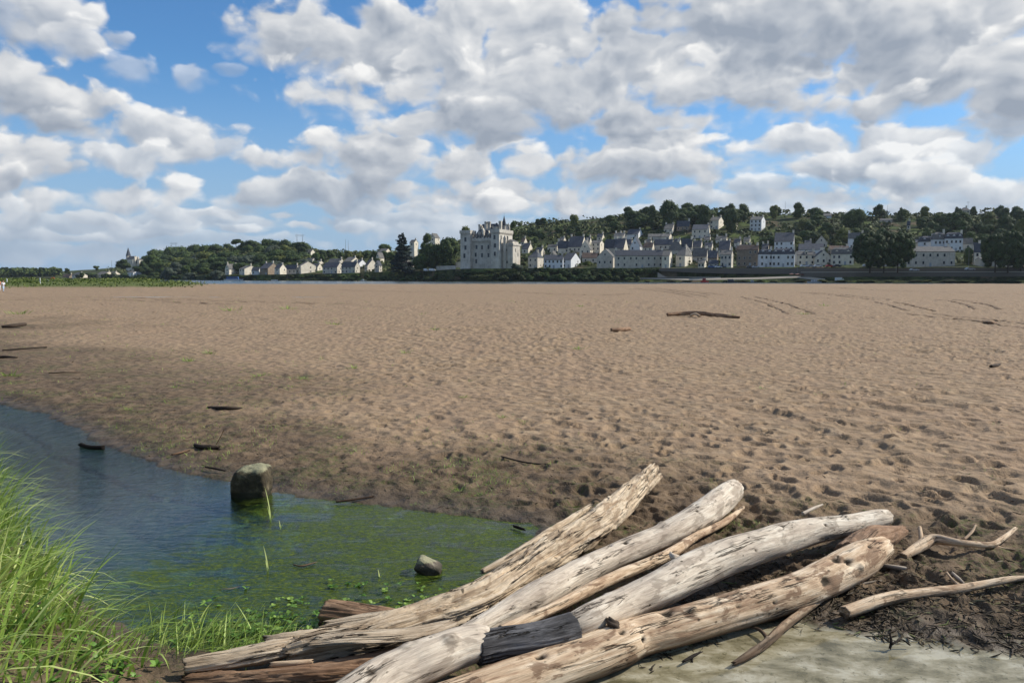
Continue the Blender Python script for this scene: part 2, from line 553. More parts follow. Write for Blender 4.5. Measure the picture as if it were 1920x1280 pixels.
    c = N.mix(N.mr(mnd, 0.25, 0.6), c, N.ramp(n2, [(.35, (.05, .07, .015)), (.6, (.14, .16, .04))]))
    # small relief
    hgt = N.m('MULTIPLY', n3, 0.007)
    hgt = N.m('ADD', hgt, N.m('MULTIPLY', N.noise(P, 14.0, 4, 0.6), 0.03))
    vo2 = N.n('ShaderNodeTexVoronoi', {'Vector': P, 'Scale': 4.2, 'Smoothness': 0.5}, out=0, feature='SMOOTH_F1', voronoi_dimensions='2D')
    hgt = N.m('ADD', hgt, N.m('MULTIPLY', vo2, 0.07))
    far = N.n('ShaderNodeTexVoronoi', {'Vector': N.v('MULTIPLY', P, (1.0, 1.0, 1.0)), 'Scale': 0.8, 'Smoothness': 0.6}, out=0, feature='SMOOTH_F1', voronoi_dimensions='2D')
    hgt = N.m('ADD', hgt, N.m('MULTIPLY', far, 0.10))
    bm = N.n('ShaderNodeBump', {'Strength': N.mr(pud, -0.06, 0.03, 0.08, 0.85), 'Distance': 1.0, 'Height': hgt})
    rough = N.mr(rim, 0.0, 0.5, 0.55, 0.95)
    finish(m, N, c, rough, bm, 0.25)
    o = mesh_np('ground', V, Fc, m, attrs=attrs)
    tag(o, kind='structure')

    # land and river bed below and around everything
    m2, N2 = new_mat('earth')
    P = N2.n('ShaderNodeNewGeometry', out=0)
    finish(m2, N2, N2.ramp(N2.noise(P, 0.05, 6, 0.6), [(.35, (.07, .08, .03)), (.65, (.16, .14, .07))]), 0.95)
    o = mesh_np('terrain', [(-9000, -3000, -2.6), (9000, -3000, -2.6), (9000, 9000, -2.6), (-9000, 9000, -2.6)], [(0, 1, 2, 3)], m2, False)
    tag(o, kind='structure')

    # water
    def water_mat(name, tint, bump, deepmix, rough=0.02, scale=(1.0, 2.6)):
        m, N = new_mat(name)
        P = N.n('ShaderNodeNewGeometry', out=0)
        Pv = N.v('MULTIPLY', P, (scale[0], scale[1], 1.0))
        a = N.noise(Pv, 5.5, 4, 0.6, 0.3)
        b = N.noise(Pv, 21.0, 3, 0.6, 0.3)
        xs = N.n('ShaderNodeSeparateXYZ', {0: P}, out=0)
        ys_ = N.n('ShaderNodeSeparateXYZ', {0: P}, out=1)
        wind = N.mr(N.m('ADD', xs, N.m('MULTIPLY', ys_, -0.55)), -11.5, -6.6, bump, bump * 0.16)
        h = N.m('ADD', N.m('MULTIPLY', a, 0.03), N.m('MULTIPLY', b, 0.010))
        bm = N.n('ShaderNodeBump', {'Strength': wind, 'Distance': 1.0, 'Height': h})
        inc = N.n('ShaderNodeNewGeometry', out=4)
        cs = N.m('ABSOLUTE', N.v('DOT_PRODUCT', inc, bm, out=1))
        fr = N.m('MULTIPLY_ADD', N.m('POWER', N.m('SUBTRACT', 1.0, cs, clamp=True), 5.0), 0.95, 0.025)
        gl = N.n('ShaderNodeBsdfGlossy', {'Color': (1, 1, 1, 1), 'Roughness': rough, 'Normal': bm})
        tr = N.n('ShaderNodeBsdfTransparent', {'Color': (*tint, 1)})
        if deepmix:
            dc = (*deepmix[1], 1)
            if name == 'puddle water':
                sn = N.noise(N.v('MULTIPLY', P, (1.0, 1.7, 1.0)), 3.4, 8, .66, 0.25)
                dc = N.ramp(sn, [(.34, (.17, .145, .08)), (.47, (.33, .285, .175)), (.56, (.45, .395, .265)), (.66, (.62, .56, .41))])
                dc = N.mix(N.mr(N.noise(P, 24, 4, .7), .58, .70, 0, .6), dc, (.10, .09, .04))
            df = N.n('ShaderNodeBsdfDiffuse', {'Color': dc})
            tr = N.n('ShaderNodeMixShader', {0: deepmix[0], 1: tr, 2: df})
        film = None
        if name == 'pool water':
            # algae lying in and on the surface
            pl = N.mr(N.m('ADD', xs, N.m('MULTIPLY', ys_, -0.30)), -5.7, -3.4)
            a1 = N.noise(N.v('MULTIPLY', P, (1.0, 2.0, 1.0)), 2.1, 8, 0.72, 0.9)
            a2 = N.noise(N.v('MULTIPLY', P, (1.0, 2.4, 1.0)), 22.0, 4, 0.75, 0.5)
            film = N.m('MULTIPLY', N.mr(N.m('ADD', a1, N.m('MULTIPLY', pl, 0.2)), 0.50, 0.74), N.mr(a2, 0.30, 0.62, 0.25, 0.9))
            film = N.m('MULTIPLY', film, N.mr(pl, 0.0, 0.45))
            fc = N.ramp(a2, [(.3, (.022, .034, .006)), (.5, (.055, .082, .012)), (.7, (.15, .18, .03))])
            fd = N.n('ShaderNodeBsdfDiffuse', {'Color': fc})
        s = N.n('ShaderNodeMixShader', {0: N.m('MULTIPLY', fr, 0.55 if name == 'puddle water' else 1.0, clamp=True), 1: tr, 2: gl})
        if deepmix and film is not None:
            s = N.n('ShaderNodeMixShader', {0: film, 1: s, 2: fd})
        o = N.t.nodes.new('ShaderNodeOutputMaterial')
        N.t.links.new(s, o.inputs[0])
        return m

    def water_sheet(name, poly, mat, cell, z=WZ, grow=0.7, cut=None):
        P = np.asarray(poly)
        gx = np.arange(P[:, 0].min() - 1, P[:, 0].max() + 1, cell)
        gy = np.arange(P[:, 1].min() - 1, P[:, 1].max() + 1, cell)
        GX, GY = np.meshgrid(gx, gy)
        d = poly_sdf(GX.ravel(), GY.ravel(), poly)
        Fc = grid_faces(len(gy), len(gx))
        keep = (d[Fc] < grow).any(1)
        Fc = Fc[keep]
        used = np.unique(Fc)
        mp = np.zeros(GX.size, int)
        mp[used] = np.arange(len(used))
        V = np.stack([GX.ravel()[used], GY.ravel()[used], np.full(len(used), z)], -1)
        return mesh_np(name, V, mp[Fc], mat)

    pm = water_mat('pool water', (.80, .90, .78), 1.0, (0.03, (.012, .035, .03)))
    tag(water_sheet('pool_water', POOL, pm, 0.4), kind='structure')
    um = water_mat('puddle water', (.93, .92, .86), 0.02, (0.68, (.36, .325, .225)), 0.08)
    tag(water_sheet('puddle_water', PUDDLE, um, 0.2, WZ + 0.002, 0.45), kind='structure')
    sx, sy, a, c = STRIP
    th = np.linspace(0, 2 * math.pi, 24, endpoint=False)
    fm = water_mat('channel water', (.6, .62, .55), 0.3, None)
    tag(water_sheet('channel_water', [(sx + 1.5 * a * math.cos(t), sy + 2.0 * c * math.sin(t)) for t in th], fm, 2.0, -0.13, 0.1), kind='structure')
    # the river
    m, N = new_mat('river water')
    P = N.n('ShaderNodeNewGeometry', out=0)
    h = N.noise(N.v('MULTIPLY', P, (0.4, 1.6, 1.0)), 1.0, 5, 0.65)
    bm = N.n('ShaderNodeBump', {'Strength': 0.5, 'Distance': 1.0, 'Height': N.m('MULTIPLY', h, 0.25)})
    finish(m, N, (.05, .065, .06), 0.18, bm, 0.5, IOR=1.33)
    o = mesh_np('river_water', [(-5000, 235, -0.9), (3000, 235, -0.9), (3000, 6000, -0.9), (-5000, 6000, -0.9)], [(0, 1, 2, 3)], m, False)
    tag(o, kind='structure')


build_ground()

# ---------------------------------------------------------------- driftwood
def wood_mat(name, stops, dark=(.05, .035, .02), crack=0.8, patch=(.2, .13, .08), patch_amt=0.3, bump=1.0, rough=0.85, holes=True, ks=1.0):
    m, N = new_mat(name)
    gc = N.n('ShaderNodeAttribute', attribute_name='gcoord', out=1)
    k = N.n('ShaderNodeAttribute', attribute_name='dark', out=2)
    grain = N.noise(N.v('MULTIPLY', gc, (34 * ks, 34 * ks, 2.2)), 1.0, 7, 0.68, 0.5, dim='3D')
    fine = N.noise(N.v('MULTIPLY', gc, (150, 150, 9)), 1.0, 4, 0.7, dim='3D')
    big = N.noise(N.v('MULTIPLY', gc, (6, 6, 2.6)), 1.0, 5, 0.62, 0.3, dim='3D')
    c = N.ramp(N.m('MULTIPLY_ADD', big, 0.45, N.m('MULTIPLY', grain, 0.55)), stops)
    c = N.mix(N.mr(fine, 0.45, 0.7, 0.0, 0.35), c, tuple(0.45 * v for v in stops[0][1]))
    pa = N.noise(N.v('MULTIPLY', gc, (9, 9, 4.0)), 1.0, 6, 0.65, 0.6, dim='3D')
    c = N.mix(N.mr(pa, 0.52, 0.60, 0.0, patch_amt), c, patch)
    cr = N.noise(N.v('MULTIPLY', gc, (20 * ks, 20 * ks, 1.3)), 1.0, 5, 0.6, 0.8, dim='3D')
    line = N.mr(N.m('ABSOLUTE', N.m('SUBTRACT', cr, 0.5)), 0.022, 0.004)
    gate = N.mr(N.noise(N.v('MULTIPLY', gc, (8, 8, 2)), 1.0, 2, 0.5, dim='3D'), 0.48, 0.58)
    line = N.m('MULTIPLY', line, gate)
    c = N.mix(N.m('MULTIPLY', line, crack), c, dark)
    if holes:
        vo = N.n('ShaderNodeTexVoronoi', {'Vector': N.v('MULTIPLY', gc, (13, 13, 9)), 'Scale': 1.0}, out=0)
        sp = N.mr(vo, 0.13, 0.07)
        sp2 = N.m('MULTIPLY', sp, N.mr(pa, 0.45, 0.55))
        c = N.mix(N.m('MULTIPLY', sp2, 0.9), c, dark)
    c = N.mix(k, c, dark)
    # soaked wood close to the water level
    pz = N.n('ShaderNodeSeparateXYZ', {0: N.n('ShaderNodeNewGeometry', out=0)}, out=2)
    wt = N.mr(N.m('MULTIPLY_ADD', big, -0.10, pz), 0.015, -0.055)
    c = N.mix(N.m('MULTIPLY', wt, 0.85), c, tuple(0.28 * v for v in stops[0][1]))
    h = N.m('ADD', N.m('MULTIPLY', grain, 0.010), N.m('MULTIPLY', fine, 0.0022))
    h = N.m('ADD', h, N.m('MULTIPLY', line, -0.016))
    bm = N.n('ShaderNodeBump', {'Strength': bump, 'Distance': 1.0, 'Height': h})
    return finish(m, N, c, rough, bm, 0.25)


PALE = wood_mat('pale bleached wood', [(.30, (.27, .205, .145)), (.41, (.49, .395, .30)), (.50, (.65, .54, .41)), (.61, (.82, .72, .57))],
                patch=(.27, .21, .155), patch_amt=0.6, bump=0.9, ks=0.8)
TAN = wood_mat('tan bare wood', [(.30, (.18, .10, .055)), (.41, (.41, .26, .155)), (.50, (.65, .47, .30)), (.61, (.86, .69, .49))],
               patch=(.20, .115, .065), patch_amt=0.8, bump=1.1, ks=0.9)
ROTTEN = wood_mat('weathered split wood', [(.28, (.17, .11, .065)), (.41, (.38, .275, .175)), (.50, (.58, .45, .305)), (.64, (.76, .63, .46))],
                  patch=(.22, .14, .08), patch_amt=0.6, bump=1.5, crack=0.95)
BROWN = wood_mat('red brown wood', [(.30, (.13, .07, .035)), (.45, (.26, .15, .085)), (.58, (.42, .27, .165)), (.7, (.55, .39, .26))],
                 patch=(.12, .07, .04), patch_amt=0.6, bump=1.0)
DARKW = wood_mat('dark wet wood', [(.30, (.03, .02, .014)), (.5, (.07, .048, .032)), (.7, (.14, .10, .07))], patch=(.03, .02, .015), bump=1.0)
BARK = wood_mat('black bark', [(.32, (.022, .020, .020)), (.44, (.065, .06, .058)), (.53, (.17, .16, .155)), (.64, (.38, .36, .34))],
                patch=(.02, .017, .016), patch_amt=0.5, bump=1.8, rough=0.75, ks=.7)


def LP(px, py, rpx, lift=0.0):
    z = lift
    for _ in range(6):
        p = G(px, py, z)
        r = rpx * p[1] / F
        z = lift + r
    return G(px, py, z), r


def catmull(P, n):
    P = np.asarray(P, float)
    k = len(P)
    E = np.vstack([2 * P[0] - P[1], P, 2 * P[-1] - P[-2]])
    t = np.linspace(0, k - 1 - 1e-6, n)
    i = t.astype(int)
    f = (t - i)[:, None]
    a, b, c, d = E[i], E[i + 1], E[i + 2], E[i + 3]
    return 0.5 * (2 * b + (c - a) * f + (2 * a - 5 * b + 4 * c - d) * f ** 2 + (3 * b - a - 3 * c + d) * f ** 3)


def log_mesh(name, pts, mat, seed=1, parent=None, na=80, step=0.014, lump=0.10, groove=0.03, rot=0.0, flat=1.0, jag=(0.05, 0.05),
             knots=(), px=True, wiggle=0.0, split=0.0, shift0=0.0, ftilt=0.0, thin=0.83):
    """a log along a line of (px, py, radius px, lift) pixels or (x, y, z, r) metres"""
    Q = []
    for p in pts:
        if px:
            c, r = LP(*p)
            Q.append([*c, r])
        else:
            Q.append(list(p))
    Q = np.array(Q)
    if px and thin:
        Q[:, 3] *= thin
        Q[:, 2] -= Q[:, 3] * (1 / thin - 1)
    L = np.linalg.norm(np.diff(Q[:, :3], axis=0), axis=1).sum()
    n = max(12, int(L / step))
    S = catmull(Q, n)
    C, r0 = S[:, :3], np.maximum(S[:, 3], 0.003)
    T = np.gradient(C, axis=0)
    T /= np.linalg.norm(T, axis=1)[:, None]
    up = np.array([0, 0, 1.0])
    A = np.cross(T, up)
    A /= np.linalg.norm(A, axis=1)[:, None]
    B = np.cross(A, T)
    s = np.concatenate([[0], np.cumsum(np.linalg.norm(np.diff(C, axis=0), axis=1))]) + shift0
    th = np.linspace(0, 2 * math.pi, na, endpoint=False) - math.pi / 2
    TH, SS = np.meshgrid(th, s)
    R0 = np.repeat(r0[:, None], na, 1)
    ct, st = np.cos(TH), np.sin(TH)
    rm = float(np.median(r0))
    f = 1 + lump * fbm(ct * 0.9, st * 0.9, SS / (rm * 5), 3, seed=seed)
    f += groove * fbm(ct * 6, st * 6, SS * 1.2 / (rm * 6), 3, seed=seed + 3)
    f += groove * 0.5 * fbm(ct * 16, st * 16, SS * 2.5, 3, seed=seed + 5)
    if rot > 0:
        q = fbm(ct * 2.4, st * 2.4, SS * 2.2, 4, seed=seed + 7)
        stp = np.round(q * 3.5) / 3.5
        f += rot * (0.65 * stp + 0.35 * q)
        q2 = fbm(ct * 9, st * 9, SS * 1.4, 3, seed=seed + 9)
        f -= rot * 0.6 * np.clip(np.abs(q2) * -9 + 1, 0, 1)
    dark = np.zeros_like(f)
    for (kt, ka, kr, kd) in knots:      # position 0..1, angle (0 = to the right, 90 = up), radius m, depth (negative = hole)
        ds = (SS - shift0) - kt * (s[-1] - shift0)
        da = (TH - R(ka) + math.pi) % (2 * math.pi) - math.pi
        q = (ds ** 2 * .6 + (da * R0) ** 2) / (kr * .72) ** 2 * (1 + .5 * vnoise(ct * 9, st * 9, SS * 30, seed))
        f += np.exp(-q) * kd / R0
        if kd < 0:
            dark = np.maximum(dark, sstep(np.exp(-q), 0.28, 0.55))
        else:
            ring = np.exp(-(np.sqrt(q) - 0.9) ** 2 * 14)
            dark = np.maximum(dark, 0.45 * ring)
            dark = np.maximum(dark, 0.8 * np.exp(-q * 9))
    rr = R0 * f
    fl = flat
    P = C[:, None, :] + (rr * ct)[..., None] * A[:, None, :] + (rr * st * fl)[..., None] * B[:, None, :]
    if ftilt:
        P = P + (rr * ct * ftilt)[..., None] * B[:, None, :]
    if split:
        # long splinters at the end: pull vertices along the axis
        pass
    # ragged ends
    for e, sgn, j in ((0, -1, jag[0]), (n - 1, 1, jag[1])):
        k = min(n - 2, max(2, int(3.5 * rm / step)))
        jj = fbm(ct[0] * 2.2, st[0] * 2.2, np.zeros(na) + 3.3, 3, gain=0.8, seed=seed + 21 + e) + 0.6 * vnoise(ct[0] * 9, st[0] * 9, np.zeros(na) + .5, seed + 4)
        for i in range(k):
            w = (1 - i / k) ** 2
            row = e + i if sgn < 0 else e - i
            P[row] += (T[row] * sgn)[None] * (j * jj * w)[:, None]
    rings = [P]
    g = [np.stack([ct * R0, st * R0, SS], -1)]
    dk = [dark]
    pre, post = [], []
    for e, sgn, lst in ((0, -1, pre), (n - 1, 1, post)):
        base = P[e]
        cen = base.mean(0)
        for q, sc_ in enumerate((0.93, 0.75, 0.5, 0.25, 0.02)):
            nn = vnoise(ct[0] * sc_ * 5, st[0] * sc_ * 5, np.zeros(na) + e * .37 + .2, seed + 31)
            ringp = cen + (base - cen) * sc_ + (T[e] * sgn)[None] * (rm * 0.16 * nn * (1 - q * 0.1) + rm * 0.05)[:, None]
            lst.append((ringp, np.stack([ct[0] * R0[e] * sc_ * 2, st[0] * R0[e] * sc_ * 2, np.full(na, s[e] + 2)], -1), np.full(na, 0.25)))
    allp = np.concatenate([np.stack([a[0] for a in pre[::-1]]), P, np.stack([a[0] for a in post])])
    allg = np.concatenate([np.stack([a[1] for a in pre[::-1]]), g[0], np.stack([a[1] for a in post])])
    alld = np.concatenate([np.stack([a[2] for a in pre[::-1]]), dk[0], np.stack([a[2] for a in post])])
    nr = len(allp)
    V = allp.reshape(-1, 3)
    Fc = grid_faces(nr, na, wrap=True)
    o = mesh_np(name, V, Fc[:, ::-1], mat, parent=parent, attrs={'gcoord': ('FLOAT_VECTOR', allg.reshape(-1, 3)), 'dark': ('FLOAT', alld.ravel())})
    return o


def empty(name, loc, rz=0.0):
    o = bpy.data.objects.new(name, None)
    o.location = loc
    o.rotation_euler = (0, 0, rz)
    o.empty_display_size = 0.2
    col.objects.link(o)
    return o


def keep(o, parent):
    """parent without moving (the parent is not scaled or turned)"""
    o.parent = parent
    o.location = tuple(np.array(o.location) - np.array(parent.location))
    return o


GR = 'driftwood logs piled at the water edge'
# the long pale trunk that crosses the pile, with a ring of black bark
trunk = empty('driftwood_log', tuple(G(1000, 1220, 0)))
tag(trunk, 'long bleached trunk lying over the others, with a band of black bark round it', 'log', GR)
keep(log_mesh('trunk', [(1058, 1180, 30, .10), (1105, 1158, 39, .10), (1180, 1122, 38, .09), (1245, 1093, 41, .08), (1300, 1063, 43, .08), (1365, 1036, 42, .09),
                   (1461, 1006, 36, .10), (1526, 990, 29, .11), (1590, 981, 24, .10), (1640, 970, 21, .10), (1662, 966, 17, .10)], PALE, 11, lump=.12, groove=.02,
         knots=[(.27, 110, .02, -.012), (.45, 60, .03, .012), (.62, 80, .018, -.01), (.12, 140, .03, .01), (.5, 20, .012, -.01), (.75, 40, .02, -.014), (.83, 70, .03, .014)], jag=(.0, .03)), trunk)
keep(log_mesh('bark_band', [(893, 1209, 38, .10), (940, 1199, 37, .10), (985, 1194, 37, .10), (1030, 1186, 38, .10), (1074, 1174, 39, .10)], BARK, 12, lump=.05, groove=.12, jag=(.0, .0), step=.008), trunk)
keep(log_mesh('trunk_foot', [(600, 1345, 58, .05), (650, 1310, 56, .06), (715, 1266, 53, .08), (760, 1245, 51, .09), (800, 1228, 50, .10), (850, 1209, 47, .10),
                   (885, 1200, 44, .10), (908, 1199, 38, .10)], PALE, 13, lump=.13, groove=.018, knots=[(.75, 60, .045, .018), (.3, 70, .03, -.008), (.55, 100, .05, .012)], jag=(.01, .012)), trunk)
keep(log_mesh('branch_stub', [(1272, 1048, 11, .20), (1262, 1042, 8, .24), (1257, 1036, 4, .27)], PALE, 15, na=24, step=.006, groove=.12, jag=(.0, .02)), trunk)
keep(log_mesh('twig', [(1505, 962, 4, .20), (1525, 952, 3.5, .22), (1542, 945, 2, .23)], PALE, 14, na=16, step=.01, jag=(.0, .01)), trunk)

o = log_mesh('driftwood_log', [(850, 1196, 20, .04), (930, 1153, 26, .03), (1012, 1108, 34, .02), (1085, 1068, 31, .02), (1165, 1031, 28, .02), (1245, 998, 29, .02), (1310, 962, 33, .02),
                         (1352, 932, 31, .02), (1376, 914, 24, .03)], PALE, 21, lump=.14, groove=.025,
             knots=[(.42, 95, .02, -.02), (.46, 70, .022, -.022), (.73, 95, .018, -.018), (.70, 60, .02, -.012), (.87, 90, .02, -.02), (.93, 70, .014, -.014), (.6, 120, .03, .012)], jag=(.01, .05))
tag(o, 'smooth pale grey log with two dark knot holes, just behind the thin branch', 'log', GR)
o = log_mesh('driftwood_branch', [(940, 1180, 13, .09), (985, 1160, 14, .09), (1046, 1133, 13, .09), (1117, 1096, 14, .08), (1171, 1071, 14, .07), (1239, 1044, 13, .06), (1279, 1021, 12, .05), (1306, 1003, 9, .05),
                            (1360, 976, 8, .04), (1393, 950, 4, .05)], TAN, 31, na=40, lump=.12, groove=.04, knots=[(.6, 90, .02, .012)], jag=(.0, .02))
tag(o, 'thin tapering pale branch lying between the two long bleached logs', 'branch', GR)

low = empty('driftwood_log', tuple(G(1200, 1240, -.05)))
tag(low, 'peeling tan and reddish log nearest the camera, lying along the puddle edge', 'log', GR)
keep(log_mesh('trunk', [(740, 1348, 54, -.05), (850, 1311, 53, -.05), (950, 1277, 52, -.05), (1050, 1242, 50, -.04), (1150, 1204, 50, -.04), (1200, 1185, 44, -.04), (1300, 1160, 43, -.04), (1400, 1131, 43, -.04),
                   (1500, 1099, 42, -.03), (1570, 1064, 43, -.02), (1615, 1040, 41, -.01), (1650, 1022, 30, .0)], TAN, 41, lump=.13, groove=.035,
         knots=[(.20, 80, .03, -.03), (.33, 60, .02, -.02), (.43, 85, .045, -.035), (.47, 65, .035, .03), (.36, 20, .02, -.02), (.55, 40, .015, -.015), (.62, 20, .015, -.015),
                (.74, 30, .05, -.03), (.80, 75, .045, -.035), (.82, 50, .04, -.04), (.84, 20, .03, .02), (.69, 70, .02, -.012), (.90, 60, .022, -.02), (.93, 80, .022, -.02)], jag=(.02, .04)), low)
keep(log_mesh('branch_stub', [(1152, 1172, 14, .16), (1146, 1164, 10, .20), (1141, 1158, 5, .22)], DARKW, 44, na=24, step=.006, lump=.3, groove=.3, jag=(.0, .03)), low)
keep(log_mesh('split_end', [(1590, 1042, 36, .0), (1630, 1012, 34, .01), (1662, 1002, 24, .04), (1692, 993, 12, .06)], BROWN, 42, lump=.15, groove=.05, rot=.10, jag=(.02, .05)), low)
keep(log_mesh('loose_bark', [(1128, 1172, 20, .03), (1155, 1166, 18, .055), (1190, 1192, 14, .05), (1218, 1206, 8, .0)], DARKW, 43, na=48, lump=.3, groove=.2, rot=.4, step=.006, jag=(.03, .03)), low)

old = empty('driftwood_log', tuple(G(800, 1200, -.05)))
tag(old, 'old splintered brown trunk, rotten and hollow at its left end, farthest of the pile', 'log', GR)
keep(log_mesh('trunk', [(540, 1222, 30, -.03), (600, 1207, 38, -.03), (700, 1186, 42, -.03), (800, 1154, 43, -.03), (900, 1117, 43, -.02), (990, 1058, 38, .0), (1070, 1008, 34, .02), (1135, 965, 31, .04), (1185, 918, 22, .07), (1226, 876, 11, .10)],
         ROTTEN, 51, lump=.20, groove=.14, rot=.30, na=120, step=.011, jag=(.06, .08)), old)
keep(log_mesh('splinter', [(905, 1070, 6, .14), (985, 1026, 11, .16), (1050, 984, 9, .16), (1108, 948, 6, .16)], ROTTEN, 52, na=32, lump=.2, groove=.15, rot=.25, jag=(.05, .05)), old)
keep(log_mesh('splinter', [(1080, 1012, 10, .02), (1150, 975, 14, .02), (1200, 925, 12, .05), (1238, 890, 6, .07)], ROTTEN, 53, na=32, lump=.25, groove=.2, rot=.3, jag=(.05, .05)), old)
keep(log_mesh('splinter', [(612, 1166, 14, .10), (700, 1152, 17, .12), (800, 1142, 15, .12), (880, 1118, 8, .13)], ROTTEN, 54, na=48, flat=.4, lump=.25, groove=.2, rot=.2, jag=(.09, .03)), old)
keep(log_mesh('splinter', [(592, 1198, 24, .09), (660, 1190, 34, .09), (760, 1184, 32, .09), (850, 1165, 18, .12)], ROTTEN, 55, na=64, flat=.22, lump=.25, groove=.2, rot=.2, jag=(.10, .06)), old)
keep(log_mesh('splinter', [(350, 1246, 20, .01), (420, 1234, 23, .01), (500, 1218, 24, .02), (560, 1204, 20, .03)], ROTTEN, 56, na=64, lump=.2, groove=.14, rot=.22, jag=(.03, .10)), old)
keep(log_mesh('splinter', [(500, 1200, 14, .05), (560, 1192, 16, .06), (640, 1180, 12, .07)], ROTTEN, 57, na=40, lump=.35, groove=.3, rot=.4, jag=(.05, .05)), old)
keep(log_mesh('hollow_underside', [(350, 1280, 22, -.06), (450, 1274, 28, -.06), (560, 1268, 32, -.06), (680, 1256, 32, -.06), (800, 1228, 28, -.05)], BROWN, 58, na=80, lump=.2, groove=.2, rot=.35, jag=(.06, .03)), old)
keep(log_mesh('splinter', [(508, 1244, 6, .07), (560, 1241, 7, .07), (585, 1238, 5, .075)], TAN, 59, na=20, jag=(.02, .02), groove=.1), old)

o = log_mesh('driftwood_stump', [(612, 1146, 37, -.10), (660, 1152, 36, -.10), (720, 1160, 33, -.10), (780, 1172, 28, -.10)], BROWN, 61, na=90, lump=.12, groove=.10, rot=.10, jag=(.012, .02))
tag(o, 'short orange brown log end sticking out of the green water behind the pile', 'log', GR)


def branch(label, main, prongs, mat, seed, group, cat='branch', name='driftwood_branch', na=24, **kw):
    if not prongs:
        o = log_mesh(name, main, mat, seed, na=na, step=.012, **kw)
        return tag(o, label, cat, group)
    root = empty(name, tuple(G(main[0][0], main[0][1], 0)))
    tag(root, label, cat, group)
    keep(log_mesh('stem', main, mat, seed, na=na, step=.012, **kw), root)
    for i, p in enumerate(prongs):
        keep(log_mesh('prong', p, mat, seed + 100 + i, na=14, step=.01, jag=(.0, .01)), root)
    return root


GB = 'dead branches lying on the mud at the right'
branch('broken pale branch lying on the mud at the right, cracked open at its left end',
       [(1582, 1146, 15, -.01), (1640, 1126, 15, .0), (1700, 1113, 13, .0), (1790, 1103, 11, .0), (1850, 1092, 9, .01), (1905, 1083, 7, .02), (1960, 1078, 4, .02)],
       [[(1800, 1098, 4, .03), (1785, 1085, 3, .03), (1775, 1072, 2, .04)]], TAN, 71, GB, lump=.15, groove=.08, jag=(.05, .01), knots=[(.3, 80, .02, .01), (.62, 60, .015, .012)])
branch('forked bent branch with upright prongs on the mud right of the log ends',
       [(1692, 1042, 9, .0), (1725, 1022, 13, .0), (1752, 1009, 12, .03), (1800, 1016, 8, .06), (1855, 1020, 7, .04), (1880, 1008, 6, .04), (1903, 990, 4, .06)],
       [[(1728, 1016, 6, .03), (1726, 1000, 5, .08), (1724, 987, 4, .12)], [(1808, 1010, 3, .08), (1822, 996, 3, .12), (1829, 984, 2, .16)],
        [(1858, 1022, 5, .03), (1875, 1026, 4, .01), (1902, 1030, 2, .0)]], TAN, 72, GB, lump=.15, groove=.08)
branch('thin knotty stick reaching from the reddish log into the pale puddle',
       [(1376, 1242, 6, -.04), (1400, 1228, 9, -.04), (1440, 1200, 10, -.04), (1470, 1172, 10, -.03), (1510, 1142, 9, -.01), (1549, 1113, 8, .01)],
       [[(1440, 1196, 5, -.03), (1425, 1180, 4, -.02), (1408, 1174, 2, -.02)]], TAN, 73, GB, lump=.25, groove=.12, knots=[(.3, 80, .015, .012), (.5, 60, .015, .012), (.7, 90, .015, .012)])
branch('short pale chip of wood beside the end of the reddish log', [(1610, 1081, 6, .0), (1635, 1068, 6, .0)], [], TAN, 74, GB, cat='wood chip', name='wood_chip', jag=(.01, .01))
branch('thin straw coloured sliver below the short wood chip', [(1600, 1096, 3, .0), (1652, 1087, 2, .0)], [], PALE, 75, GB, cat='wood chip', name='wood_chip', na=12)
branch('flat grey splinter on the mud left of the forked branch', [(1650, 1058, 4, .0), (1690, 1064, 6, .0), (1722, 1069, 3, .0)], [], PALE, 76, GB, cat='wood chip', name='wood_chip', na=16)
branch('small dark twig pointing down above the long broken branch', [(1786, 1074, 4, .0), (1797, 1084, 5, .0), (1808, 1094, 3, .0)], [], PALE, 77, GB, cat='twig', name='twig', na=12)
branch('short dark forked twig in the pale puddle below the knotty stick', [(1282, 1238, 3, -.03), (1300, 1228, 4, -.03), (1312, 1222, 2, -.02)], [[(1296, 1232, 3, -.04), (1297, 1236, 3, -.05), (1298, 1240, 2, -.05)]], DARKW, 78, GB, cat='twig', name='twig', na=12)
branch('small dark upright twig in the puddle left of the seaweed', [(1668, 1216, 3, -.04), (1671, 1200, 3, .0), (1668, 1186, 2, .04)], [[(1672, 1206, 3, -.01), (1690, 1198, 2, .0), (1706, 1208, 2, -.03)]], DARKW, 79, GB, cat='twig', name='twig', na=12)

GF = 'driftwood scattered over the sand'


def stick(label, pts, mat, seed, name='driftwood_stick', cat='driftwood', **kw):
    o = log_mesh(name, pts, mat, seed, na=18, step=kw.pop('step', .03), **kw)
    return tag(o, label, cat, GF)


